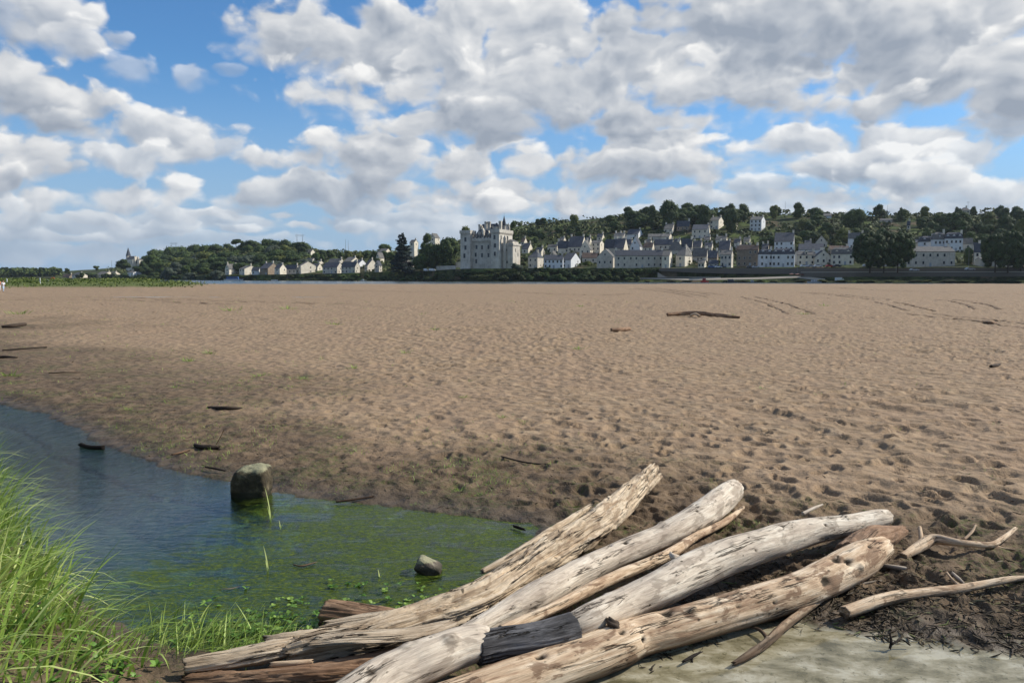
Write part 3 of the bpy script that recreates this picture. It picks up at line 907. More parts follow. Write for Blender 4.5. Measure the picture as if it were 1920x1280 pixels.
far = empty('driftwood_log', tuple(G(1315, 592, 0)))
tag(far, 'long dark double driftwood log lying far out on the sand', 'driftwood', GF)
keep(log_mesh('stem', [(1251, 589, 3.5, .0), (1280, 587, 5, .0), (1305, 586, 5, .05), (1345, 590, 4.5, .0), (1386, 594, 2.5, .0)], BROWN, 81, na=24, step=.06, lump=.3, groove=.1), far)
keep(log_mesh('prong', [(1295, 591, 3, .0), (1303, 588, 3, .1), (1312, 592, 3, .0)], TAN, 82, na=16, step=.05), far)
stick('short dark wood block on the sand left of the long double log', [(1146, 618, 4.5, .0), (1163, 617, 5, .0), (1180, 615.5, 4.5, .0)], BROWN, 83, step=.05)
stick('small dark driftwood piece alone at the far right of the sand', [(1842, 602, 2, .0), (1856, 604, 3, .0), (1868, 605, 1.5, .0)], BROWN, 84, step=.05)
stick('small black lump of driftwood on the sand at the right', [(1858, 686, 3.5, .0), (1868, 684, 4, .0), (1875, 682, 2, .0)], DARKW, 85, step=.04)
stick('dark driftwood with a raised end at the far left of the mud', [(4, 612, 3, .0), (25, 610, 4.5, .0), (48, 607, 3.5, .05)], DARKW, 86, step=.05)
stick('long thin dark stick on the mud at the left edge', [(5, 656, 1.6, .0), (45, 653, 2, .0), (88, 650, 1.4, .0)], DARKW, 87, step=.05)
stick('dark flat driftwood at the left edge below the long thin stick', [(-30, 670, 3, .0), (6, 668, 3.5, .0), (32, 670, 2, .0)], DARKW, 88, step=.05)
stick('pale thin stick on the mud near the left edge', [(92, 698, 1.5, .0), (120, 697, 2, .0), (150, 697, 1.4, .0)], TAN, 89, step=.04)
stick('dark flat driftwood in the middle of the mud above the stream', [(390, 763, 2.5, .0), (420, 764, 5, .0), (452, 765, 2.5, .0)], DARKW, 90, lump=.3)
stick('black curved driftwood half in the water at the left', [(151, 832, 5, -.05), (168, 837, 5, -.06), (194, 838, 5, -.05)], DARKW, 91)
w = empty('driftwood_stick', tuple(G(390, 838, 0)))
tag(w, 'dark driftwood chunk on the mud with a pale stalk standing at its right end', 'driftwood', GF)
keep(log_mesh('stem', [(365, 834, 4, .0), (385, 837, 6, .0), (412, 838, 5, .0)], DARKW, 92, na=24, step=.02, lump=.3, groove=.1), w)
keep(log_mesh('stalk', [(406, 832, 1.2, .02), (414, 818, 1.2, .16), (421, 803, .8, .32)], TAN, 93, na=10, step=.03), w)
stick('thin brown stick on the mud just left of the dark chunk', [(322, 852, 2, .0), (338, 848, 2.5, .0), (356, 843, 2, .0)], BROWN, 94)
stick('thin dark stick on the mud above the stone in the stream', [(387, 875, 2, .0), (405, 878, 2.5, .0), (422, 882, 1.5, .0)], DARKW, 95)
stick('thin dark stick at the green water edge right of the stone', [(632, 940, 2, -.04), (660, 936, 2.5, -.03), (700, 930, 2, -.02)], BROWN, 96)
stick('short black stick in the shallow water before the mud', [(962, 985, 3, -.04), (972, 988, 3.5, -.04), (984, 992, 2.5, -.04)], DARKW, 97)
stick('dark twisted stick behind the long bleached trunk on the sand', [(940, 855, 1.5, .0), (985, 866, 2, .02), (1030, 870, 1.5, .0)], DARKW, 98)
stick('pale forked straw floating in the green water', [(552, 1058, 1.5, -.045), (565, 1060, 2, -.045), (590, 1054, 1.5, -.045)], TAN, 99)
stick('pale green reed leaf floating in the green water', [(418, 1103, 2, -.046), (432, 1102, 3.5, -.046), (446, 1099, 1.5, -.046)], PALE, 100, flat=.2)


# ---------------------------------------------------------------- stones in the stream
def stone(name, label, px, py, wpx, hpx, seed, moss, depth=0.8, tilt=0.0, blunt=3.2):
    g = G(px, py, WZ)
    k = g[1] / F
    a, c = wpx * k / 2, hpx * k
    nu, nv = 72, 48
    u = np.linspace(0, 2 * math.pi, nu, endpoint=False)
    v = np.linspace(-math.pi / 2, math.pi / 2, nv)
    VV, UU = np.meshgrid(v, u, indexing='ij')
    x, y, z = np.cos(VV) * np.cos(UU), np.cos(VV) * np.sin(UU), np.sin(VV)
    q = (np.abs(x) ** blunt + np.abs(y) ** blunt + np.abs(z) ** blunt) ** (-1 / blunt)
    f = q * (1 + .17 * fbm(x * 1.2 + 5, y * 1.2, z * 1.2, 3, seed=seed) + .05 * fbm(x * 5, y * 5, z * 5, 4, seed=seed + 1))
    x, y, z = x * f * a, y * f * a * depth, z * f * c * .62
    x, z = x * math.cos(tilt) + z * math.sin(tilt), -x * math.sin(tilt) + z * math.cos(tilt)
    V = np.stack([x, y + a * depth * 0.6, z + c * .38], -1).reshape(-1, 3)
    m, N = new_mat(name)
    P = N.n('ShaderNodeTexCoord', out=3)
    n1 = N.noise(P, 9, 6, .65, dim='3D')
    n2 = N.noise(P, 60, 4, .7, dim='3D')
    cc = N.ramp(n1, [(.3, moss[0]), (.5, moss[1]), (.68, moss[2])])
    cc = N.mix(N.mr(n2, .5, .7, 0, .4), cc, (.04, .035, .02))
    # lighter towards the top
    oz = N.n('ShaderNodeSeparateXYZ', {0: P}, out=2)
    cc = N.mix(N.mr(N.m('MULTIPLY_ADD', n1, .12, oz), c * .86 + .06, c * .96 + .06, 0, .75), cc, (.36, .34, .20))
    # waterline stain
    pz = N.n('ShaderNodeSeparateXYZ', {0: N.n('ShaderNodeNewGeometry', out=0)}, out=2)
    cc = N.mix(N.mr(N.m('MULTIPLY_ADD', n1, -.05, pz), .0, -.04, 0, .8), cc, (.018, .018, .008))
    bm = N.n('ShaderNodeBump', {'Strength': 1.0, 'Distance': 1.0, 'Height': N.m('ADD', N.m('MULTIPLY', n1, .03), N.m('MULTIPLY', n2, .008))})
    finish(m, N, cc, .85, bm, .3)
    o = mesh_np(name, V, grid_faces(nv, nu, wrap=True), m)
    o.location = tuple(g)
    tag(o, label, 'stone', 'stones standing in the stream')
    return o


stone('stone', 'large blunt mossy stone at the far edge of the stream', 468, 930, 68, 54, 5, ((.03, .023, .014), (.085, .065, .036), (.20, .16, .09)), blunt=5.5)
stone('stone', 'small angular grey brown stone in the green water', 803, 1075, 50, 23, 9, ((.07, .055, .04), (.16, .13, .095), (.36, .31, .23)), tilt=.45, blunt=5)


# ---------------------------------------------------------------- leaves, blades and litter (each kind one mesh: nobody could count them)
def leaf_mat(name, a, b, c, trans=0.25, rough=0.5):
    m, N = new_mat(name)
    k = N.n('ShaderNodeAttribute', attribute_name='tone', out=2)
    cc = N.ramp(k, [(0.0, a), (.5, b), (1.0, c)])
    bs = N.n('ShaderNodeBsdfPrincipled', {'Base Color': cc, 'Roughness': rough, 'Specular IOR Level': .3})
    tl = N.n('ShaderNodeBsdfTranslucent', {'Color': cc})
    s = N.n('ShaderNodeMixShader', {0: trans, 1: bs, 2: tl})
    o = N.t.nodes.new('ShaderNodeOutputMaterial')
    N.t.links.new(s, o.inputs[0])
    return m


def blades(name, roots, length, width, lean, bend, tone, mat, seg=5, az=None):
    """roots (n,3); lean = start tilt from vertical, bend = extra tilt at the tip, az = heading"""
    n = len(roots)
    t = np.linspace(0, 1, seg + 1)
    az = rng.uniform(0, 2 * math.pi, n) if az is None else az
    P = np.zeros((n, seg + 1, 3))
    P[:, 0] = roots
    for i in range(seg):
        a = lean + bend * (i + .5) / seg
        d = np.stack([np.sin(a) * np.cos(az), np.sin(a) * np.sin(az), np.cos(a)], -1)
        P[:, i + 1] = P[:, i] + d * (length / seg)[:, None]
    side = np.stack([-np.sin(az), np.cos(az), np.zeros(n)], -1)
    tw = rng.uniform(-.8, .8, n)
    fw = np.stack([np.cos(az) * np.sin(tw), np.sin(az) * np.sin(tw), np.zeros(n)], -1)
    side = side * np.cos(tw)[:, None] + fw
    wd = np.array([0.55, 1.0, 0.95, 0.75, 0.45, 0.06]) if seg == 5 else np.array([0.6, 1.0, 0.7, 0.06])
    A = P - side[:, None] * (width[:, None] * wd[None])[..., None] / 2
    B = P + side[:, None] * (width[:, None] * wd[None])[..., None] / 2
    V = np.stack([A, B], 2).reshape(-1, 3)
    base = (np.arange(n) * (seg + 1) * 2)[:, None, None]
    i = np.arange(seg)[None, :, None] * 2
    Fc = (base + i + np.array([0, 1, 3, 2])[None, None]).reshape(-1, 4)
    tn = np.repeat(tone, (seg + 1) * 2)
    return mesh_np(name, V, Fc, mat, attrs={'tone': ('FLOAT', tn)})


def build_grass():
    gm = leaf_mat('grass blade', (.12, .22, .03), (.36, .49, .09), (.72, .74, .30))
    # the bank grass: tall blades blown over to the right
    n = 62000
    x = rng.uniform(-14, -1.0, n)
    y = rng.uniform(2.2, 13, n)
    db = -poly_sdf(x, y, BANK)
    cl = fbm(x * 1.6, y * 1.6, octv=3, seed=101)
    # thin out on the bare foot of the bank close to the logs
    edge = np.array(BANK)
    bare = sstep(x, -2.35, -1.95) * (1 - sstep(y, 4.0, 4.6))
    keepm = (db > 0.02 + 0.10 * cl) & (rng.uniform(0, 1, n) < (0.40 + 0.5 * cl) + .25) & (rng.uniform(0, 1, n) > bare * 1.1) & (np.abs(x) < y * 0.85 + 1.5)
    keepm &= rng.uniform(0, 1, n) < np.where(db > 2.5, .6, 1.0)
    x, y, db, cl = x[keepm], y[keepm], db[keepm], cl[keepm]
    z = ground_z(x, y) - .01
    n = len(x)
    ln = rng.uniform(.32, .78, n) * (0.6 + 0.5 * sstep(db, 0, .7)) * (1 + .35 * cl) * (1 + .45 * sstep(y, 5, 8))
    az = rng.normal(0.0, 0.9, n) + R(-15)
    tone = np.clip(rng.normal(.45, .24, n) + .35 * cl, 0, 1)
    o = blades('grass', np.stack([x, y, z], -1), ln, rng.uniform(.008, .021, n), np.abs(rng.normal(.30, .25, n)), rng.uniform(.5, 1.7, n), tone, gm, az=az)
    tag(o, 'tall yellow green grass growing on the near bank at the left', 'grass', kind='stuff')
    # reeds standing taller at the far end of the bank, over the water
    # broad leaved weeds at the foot of the bank
    wm = leaf_mat('weed leaf', (.05, .12, .02), (.15, .29, .045), (.34, .46, .10))
    V, Fc, T = [], [], []
    k = 0

    def leaf(p, az, el, ln, wd, tone):
        nonlocal k
        d = np.array([math.cos(az) * math.cos(el), math.sin(az) * math.cos(el), math.sin(el)])
        s = np.array([-math.sin(az), math.cos(az), 0])
        s = s + np.array([0, 0, random.uniform(-.4, .4)])
        up = np.cross(s, d) * -.12 * ln
        prof = ((0, .12), (.25, .8), (.55, 1.0), (.82, .62), (1.0, .08))
        for t_, w_ in prof:
            c = p + d * ln * t_ + up * math.sin(t_ * 3.1)
            V.append(c - s * wd * w_ / 2)
            V.append(c + s * wd * w_ / 2)
            T.extend((tone, tone))
        for i in range(4):
            b = k + i * 2
            Fc.append((b, b + 1, b + 3, b + 2))
        k += 10

    def rosette(x, y, z, nl, ln, wd, up=(0.0, .9)):
        a0 = random.uniform(0, 6.28)
        tone = random.uniform(.1, .9)
        for i in range(nl):
            leaf(np.array([x, y, z]), a0 + i * 2.4 + random.uniform(-.3, .3), random.uniform(*up), ln * random.uniform(.7, 1.2), wd * random.uniform(.8, 1.2), min(1, max(0, tone + random.uniform(-.25, .25))))

    # water cress floating between the bank and the rotten log
    for i in range(240):
        px, py = random.gauss(500, 95), random.gauss(1178, 26)
        if random.random() < .3:
            px, py = random.gauss(700, 160), random.gauss(1130, 22)
        if py < 1090 or not (290 < px < 1000):
            continue
        g = G(px, py, WZ)
        if poly_sdf(np.array([g[0]]), np.array([g[1]]), POOL)[0] > 0.03:
            continue
        rosette(g[0], g[1], WZ + random.uniform(-.004, .03), random.randint(3, 6), random.uniform(.018, .038), random.uniform(.014, .028), (-.1, .6))
    tag(mesh_np('water_cress', V, Fc, wm, attrs={'tone': ('FLOAT', T)}), 'round leaved green cress floating beside the rotten end of the old trunk', 'water plants', kind='stuff')
    V, Fc, T = [], [], []
    k = 0
    for i in range(60):
        t_ = random.random()
        px, py = random.uniform(-40, 330), random.gauss(1190, 55)
        g = G(px, py, .25)
        if -poly_sdf(np.array([g[0]]), np.array([g[1]]), BANK)[0] < .05:
            continue
        z = float(ground_z(g[0], g[1])[0])
        rosette(g[0], g[1], z + random.uniform(.0, .10), random.randint(5, 9), random.uniform(.035, .08), random.uniform(.012, .03))
    tag(mesh_np('weeds', V, Fc, wm, attrs={'tone': ('FLOAT', T)}), 'broad leaved green weeds growing through the bank grass', 'weeds', kind='stuff')

    # grass along the water between bank and log
    n = 520
    px = rng.normal(400, 95, n)
    py = rng.normal(1205, 22, n)
    P = np.array([G(a, b, WZ) for a, b in zip(px, py)])
    d = poly_sdf(P[:, 0], P[:, 1], POOL)
    ok = (np.abs(d) < .35) & (px > 240)
    P = P[ok]
    P[:, 2] = np.maximum(ground_z(P[:, 0], P[:, 1]), WZ - .03)
    n = len(P)
    o = blades('shore_grass', P, rng.uniform(.08, .30, n), rng.uniform(.003, .009, n), np.abs(rng.normal(.5, .3, n)), rng.uniform(.3, 1.2, n), rng.uniform(.2, .8, n), gm, az=rng.normal(.5, .8, n))
    tag(o, 'thin grass blades leaning over the water beside the rotten trunk', 'grass', kind='stuff')

    # seedlings scattered over the mud and sand
    n = 9000
    u = rng.uniform(-.70, .62, n)
    py = 540 + 460 * rng.uniform(0, 1, n) ** 1.1
    yy = CAM_Z * F / (py - 519)
    xx = u * yy
    cl = fbm(xx * 1.1, yy * 1.1, octv=4, seed=111)
    w = ground_fields(xx, yy, False)
    dens = 1.5 * sstep(cl, .0, .42) * np.maximum(0.06 + .94 * w[4], .5 * sstep(yy, 30, 60) * (u < .15)) * (1 - .5 * w[5])
    ok = (rng.uniform(0, 1, n) < dens * 1.3) & (w[1] > .05) & (w[2] > .1)
    xx, yy = xx[ok], yy[ok]
    m = len(xx)
    k4 = 7
    sc = rng.uniform(.4, 1.3, m)
    rx = np.repeat(xx, k4) + rng.normal(0, .03, m * k4) * np.repeat(sc, k4) * (1 + np.repeat(yy, k4) / 12)
    ry = np.repeat(yy, k4) + rng.normal(0, .03, m * k4) * np.repeat(sc, k4) * (1 + np.repeat(yy, k4) / 12)
    rz = ground_z(rx, ry)
    n = len(rx)
    big = np.repeat(sc, k4) * (1 + np.clip(ry - 10, 0, 60) / 22)
    o = blades('seedlings', np.stack([rx, ry, rz - .005], -1), rng.uniform(.02, .07, n) * big, rng.uniform(.002, .006, n) * big, np.abs(rng.normal(.6, .4, n)), rng.uniform(.2, .9, n),
               rng.uniform(.1, .7, n), gm, seg=3)
    tag(o, 'thin scattered green seedlings sprouting on the mud and sand', 'seedlings', kind='stuff')

    # tufts one can tell apart
    tufts = [(1508, 590, 1.4), (355, 675, 1.5), (395, 662, 1.4), (488, 705, 1.3), (945, 782, .9), (985, 790, .9), (1090, 575, 1.2), (432, 582, 2.2), (540, 580, 2.0), (35, 590, 2.4), (15, 705, 1.8), (862, 915, 1.0),
             (905, 925, .8), (800, 925, .6), (780, 940, .5), (1062, 952, .7), (640, 820, .7), (870, 745, .8), (330, 728, .8), (1430, 728, .7), (1085, 655, 1.2), (760, 662, 1.0), (628, 608, 1.5), (815, 620, 1.4), (1370, 592, 1.1),
             (665, 690, 1.2), (240, 770, .9), (1545, 575, 1.3), (960, 892, .7), (570, 712, 1.1)]
    for i, (px, py, s) in enumerate(tufts):
        g = G(px, py, 0)
        sc = s * (g[1] / 11.0) ** .6 * .75
        n = 46
        a = rng.uniform(0, 6.28, n)
        rr = rng.uniform(0, .09, n) * sc
        P = np.stack([g[0] + rr * np.cos(a) * 1.8, g[1] + rr * np.sin(a), np.zeros(n)], -1)
        P[:, 2] = ground_z(P[:, 0], P[:, 1]) - .005
        P -= np.array([g[0], g[1], 0])
        o = blades('grass_tuft', P, rng.uniform(.05, .15, n) * sc, rng.uniform(.004, .010, n) * sc, np.abs(rng.normal(.9, .3, n)), rng.uniform(.2, .9, n), rng.uniform(.0, .5, n), gm, seg=3, az=a)
        o.location = (g[0], g[1], 0)
        tag(o, 'small green grass tuft growing alone on the open sand or mud', 'grass tuft', 'grass tufts scattered over the sand')
    # reeds standing in the pool
    for lab, px, base, top in (('thin pale reed standing in the water beside the mossy stone', 508, 975, 905), ('two bladed green reed standing in the middle of the green water', 503, 1070, 1015),
                               ('short broken reed stub standing right of the pale reed', 526, 988, 968), ('tiny dark reed stub standing left of the small stone', 712, 1082, 1060)):
        g = G(px, base, WZ)
        k_ = g[1] / F
        h = (base - top) * k_
        P = np.zeros((3, 3))
        o = blades('reed', P, np.array([h, h * .8, h * .5]), np.array([.012, .009, .008]), np.array([.05, .25, .45]), np.array([.25, .5, .3]), np.array([.9, .5, .6]), gm, az=np.array([2.8, 0.2, 2.2]))
        o.location = (g[0], g[1], WZ - .02)
        tag(o, lab, 'reed', 'reeds standing in the stream')


build_grass()


def build_litter():
    # dead weed, twigs and clods on the mud between the logs and the puddle
    m, N = new_mat('litter')
    k = N.n('ShaderNodeAttribute', attribute_name='tone', out=2)
    c = N.ramp(k, [(0, (.03, .022, .013)), (.45, (.075, .055, .033)), (.75, (.16, .12, .07)), (.86, (.10, .13, .03)), (1.0, (.40, .32, .22))])
    finish(m, N, c, .8, None, .3)

    def sticks(name, P, ln, rad, tone, label, cat):
        n = len(P)
        az = rng.uniform(0, 6.28, n)
        el = rng.normal(0, .22, n)
        d = np.stack([np.cos(az) * np.cos(el), np.sin(az) * np.cos(el), np.sin(el)], -1)
        s = np.stack([-np.sin(az), np.cos(az), np.zeros(n)], -1)
        u = np.cross(d, s)
        bend = s * (rng.normal(0, .18, n) * ln)[:, None]
        rings = []
        for t_, w_ in ((-.5, .35), (-.15, 1), (.2, .9), (.5, .25)):
            c = P + d * (ln * t_)[:, None] + bend * (1 - 4 * t_ * t_) * .5
            for a in (0, 2.1, 4.2):
                rings.append(c + (s * math.cos(a) + u * math.sin(a)) * (rad * w_)[:, None])
        V = np.stack(rings, 1).reshape(-1, 3)
        f = []
        for i in range(3):
            for j in range(3):
                f.append((i * 3 + j, i * 3 + (j + 1) % 3, (i + 1) * 3 + (j + 1) % 3, (i + 1) * 3 + j))
        Fc = (np.arange(n)[:, None, None] * 12 + np.array(f)[None]).reshape(-1, 4)
        o = mesh_np(name, V, Fc, m, attrs={'tone': ('FLOAT', np.repeat(tone, 12))})
        tag(o, label, cat, kind='stuff')

    n = 11000
    px = rng.uniform(1180, 2150, n)
    py = rng.uniform(1020, 1260, n)
    P = np.array([G(a, b, 0) for a, b in zip(px, py)])
    du = poly_sdf(P[:, 0], P[:, 1], PUDDLE)
    cl = fbm(P[:, 0] * 2.2, P[:, 1] * 2.2, octv=3, seed=121)
    dens = sstep(du, -.22, .05) * (1 - sstep(du + .4 * cl, .7, 1.5))
    ok = rng.uniform(0, 1, n) < dens * (0.55 + .9 * cl)
    P = P[ok]
    P[:, 2] = np.maximum(ground_z(P[:, 0], P[:, 1]), WZ) + .006
    n = len(P)
    sticks('dead_weed', P, rng.uniform(.02, .12, n) ** 1.0, rng.uniform(.0015, .007, n), rng.beta(1.3, 2.2, n), 'dark dead weed and twigs littering the mud around the puddle', 'dead weed')
    n = 6500
    u = rng.uniform(-.70, .68, n)
    py = 545 + 520 * rng.uniform(0, 1, n) ** 1.2
    yy = CAM_Z * F / (py - 519)
    P = np.stack([u * yy, yy, yy * 0], -1)
    w = ground_fields(P[:, 0], P[:, 1], False)
    ok = (rng.uniform(0, 1, n) < .10 + .5 * w[4]) & (w[1] > .02) & (w[2] > .1)
    P = P[ok]
    P[:, 2] = ground_z(P[:, 0], P[:, 1]) + .003
    n = len(P)
    sc = 1 + np.clip(P[:, 1] - 8, 0, 50) / 26
    sticks('twigs', P, rng.uniform(.015, .10, n) * sc, rng.uniform(.0015, .0065, n) * sc, np.clip(rng.beta(1.2, 2.6, n) + (rng.uniform(0, 1, n) > .93) * .6, 0, 1), 'fine twigs and scraps of bark strewn over the mud', 'twigs')


build_litter()


def build_foam():
    m, N = new_mat('foam')
    finish(m, N, (.8, .8, .78), .4, None, .5)
    V, Fc = [], []
    for i in range(230):
        t = random.random()
        g = G(1090 + 350 * t, 1266 - 108 * t + random.gauss(0, 1.6), WZ)
        r = random.uniform(.0015, .005)
        k = len(V)
        for d in ((1, 0, 0), (-1, 0, 0), (0, 1, 0), (0, -1, 0), (0, 0, 1), (0, 0, -.6)):
            V.append((g[0] + d[0] * r * 1.5, g[1] + d[1] * r, WZ + .004 + d[2] * r))
        for f in ((0, 2, 4), (2, 1, 4), (1, 3, 4), (3, 0, 4), (2, 0, 5), (1, 2, 5), (3, 1, 5), (0, 3, 5)):
            Fc.append(tuple(k + q for q in f))
    tag(mesh_np('foam', V, Fc, m), 'tiny white foam bubbles along the waterline of the reddish log', 'foam', kind='stuff')


build_foam()

# ---------------------------------------------------------------- the far bank: terrain
# bearing (pixel column), shore distance, level of the village ground (pixel row), ridge distance, ridge (pixel row), foot of the quay (pixel row)
TB = np.array([
    (-900, 1500, 519, 2300, 512, 522), (-300, 1250, 519.5, 2000, 512, 522), (0, 1100, 520, 1800, 512, 523), (120, 1000, 521, 1650, 509, 524),
    (215, 900, 521, 1500, 503, 525), (250, 880, 520, 1400, 495, 525), (300, 800, 519, 1200, 485, 525), (360, 760, 518, 1080, 476, 525),
    (430, 700, 516, 950, 470, 525), (560, 640, 514, 900, 466, 524), (620, 620, 513, 900, 474, 524), (720, 590, 510, 900, 474, 524), (800, 570, 508, 880, 470, 524),
    (870, 540, 504, 850, 452, 524), (960, 520, 503.5, 830, 427, 524), (1060, 500, 503.5, 830, 416, 523), (1130, 480, 503, 800, 410, 522),
    (1200, 465, 503, 780, 404, 521), (1300, 450, 502.5, 760, 401, 519), (1450, 430, 501.5, 740, 404, 516), (1600, 410, 501, 720, 406, 514),
    (1700, 400, 501, 700, 406, 513), (1800, 385, 501, 680, 405, 513), (1920, 370, 501, 660, 406, 513), (2200, 340, 501, 640, 404, 513), (3200, 300, 501, 640, 404, 513)], float)
TU = (TB[:, 0] - 960) / F


def zat(py, D):
    return CAM_Z + (519.0 - py) * D / F


def terr(x, y, bumps=True):
    x, y = np.asarray(x, float), np.asarray(y, float)
    u = x / y
    D0, pb, D1, ps, pf = [np.interp(u, TU, TB[:, i]) for i in range(1, 6)]
    z0 = zat(pb, D0 + 22)
    zf = zat(pf, D0 + 14)
    z1 = zat(ps, D1)
    t = np.clip((y - D0 - 40) / (D1 - D0 - 40), 0, 1)
    hill = z0 + (z1 - z0) * (0.35 * t + 0.65 * (t * t * (3 - 2 * t)))
    z = np.where(y < D0 + 14, -1.6 + (zf + 1.6) * sstep(y, D0 - 2, D0 + 14),
                 np.where(y < D0 + 16, zf + (z0 - zf) * sstep(y, D0 + 14, D0 + 16), hill))
    z = z - np.maximum(y - D1, 0) * 0.03
    if bumps:
        z = z + 1.2 * fbm(x / 30, y / 30, octv=3, seed=201) * sstep(y, D0 + 60, D0 + 130)
    return z


def terr_D(px, py):
    """distance at which the ground of the far bank is seen at this pixel"""
    u = (px - 960) / F
    D0 = np.interp(u, TU, TB[:, 1])
    D1 = np.interp(u, TU, TB[:, 3])
    Ds = np.linspace(D0 + 20, D1, 500)
    z = terr(u * Ds, Ds, False)
    pys = 519.0 - (z - CAM_Z) * F / Ds
    i = np.argmax(pys <= py) if (pys <= py).any() else len(Ds) - 1
    return float(Ds[i])


def build_far_ground():
    u = np.linspace((-900 - 960) / F, (3200 - 960) / F, 620)
    v = np.concatenate([np.linspace(0, 1, 26), np.linspace(1, 60, 130)[1:], np.linspace(60, 100, 30)[1:]])
    D0 = np.interp(u, TU, TB[:, 1])[None]
    D1 = np.interp(u, TU, TB[:, 3])[None]
    vv = v[:, None]
    Y = np.where(vv <= 1, D0 - 6 + 46 * vv, np.where(vv <= 60, D0 + 40 + (D1 - D0) * (vv - 1) / 59, D1 + 40 + (vv - 60) * 40))
    X = Y * u[None]
    Z = terr(X, Y)
    m, N = new_mat('hillside')
    P = N.n('ShaderNodeNewGeometry', out=0)
    zc = N.n('ShaderNodeSeparateXYZ', {0: P}, out=2)
    a = N.noise(P, .035, 5, .6)
    b = N.noise(P, .25, 5, .7)
    c = N.ramp(b, [(.3, (.014, .020, .006)), (.5, (.032, .042, .013)), (.68, (.075, .085, .028))])
    c = N.mix(N.mr(a, .52, .62, 0, .8), c, (.10, .13, .035))
    c = N.mix(N.mr(a, .42, .36, 0, .7), c, (.16, .115, .07))
    bm = N.n('ShaderNodeBump', {'Strength': 1.0, 'Distance': 1.0, 'Height': N.m('MULTIPLY', b, 1.2)})
    finish(m, N, c, .95, bm, .1)
    o = mesh_np('hills', np.stack([X, Y, Z], -1).reshape(-1, 3), grid_faces(len(v), len(u)), m)
    tag(o, kind='structure')


build_far_ground()


# ---------------------------------------------------------------- materials of the village
def stone_mat(name, a, b, c, sc=1.0, spec=.2):
    m, N = new_mat(name)
    P = N.n('ShaderNodeTexCoord', out=3)
    rnd = N.n('ShaderNodeObjectInfo', out=5)
    n1 = N.noise(P, .5 * sc, 6, .65, dim='3D')
    n2 = N.noise(N.v('MULTIPLY', P, (1.2, 1.2, .25)), 1.4 * sc, 4, .6, dim='3D')
    cc = N.ramp(N.m('MULTIPLY_ADD', n2, .4, N.m('MULTIPLY', n1, .6)), [(.36, a), (.5, b), (.64, c)])
    cc = N.mix(N.m('MULTIPLY', rnd, .3), cc, tuple(v * .62 for v in b))
    return finish(m, N, cc, .9, None, spec)


W_CREAM = stone_mat('cream stone', (.56, .48, .36), (.75, .67, .53), (.84, .77, .64))
W_GREY = stone_mat('grey stone', (.38, .335, .265), (.56, .50, .41), (.67, .61, .51))
W_WHITE = stone_mat('white render', (.60, .60, .59), (.72, .72, .71), (.80, .80, .79))
W_BROWN = stone_mat('brown stone', (.17, .13, .09), (.27, .21, .15), (.36, .29, .21))
W_TUFF = stone_mat('castle stone', (.36, .32, .26), (.57, .515, .43), (.70, .645, .55), .6)
R_SLATE = stone_mat('slate', (.03, .033, .042), (.06, .066, .08), (.11, .116, .13), 1.5, .5)
R_GREY = stone_mat('grey tiles', (.085, .082, .075), (.15, .142, .13), (.23, .215, .19), 1.5)
R_BROWN = stone_mat('brown tiles', (.09, .06, .045), (.15, .105, .08), (.22, .16, .125), 1.5)
GLASS, _N = new_mat('dark window')
finish(GLASS, _N, (.02, .022, .026), .25, None, .5)
LINT, _N = new_mat('window surround')
finish(LINT, _N, (.50, .47, .41), .8)
SHUT, _N = new_mat('shutters')
finish(SHUT, _N, (.30, .33, .36), .7)
METAL, _N = new_mat('grey metal')
finish(METAL, _N, (.16, .17, .18), .5)


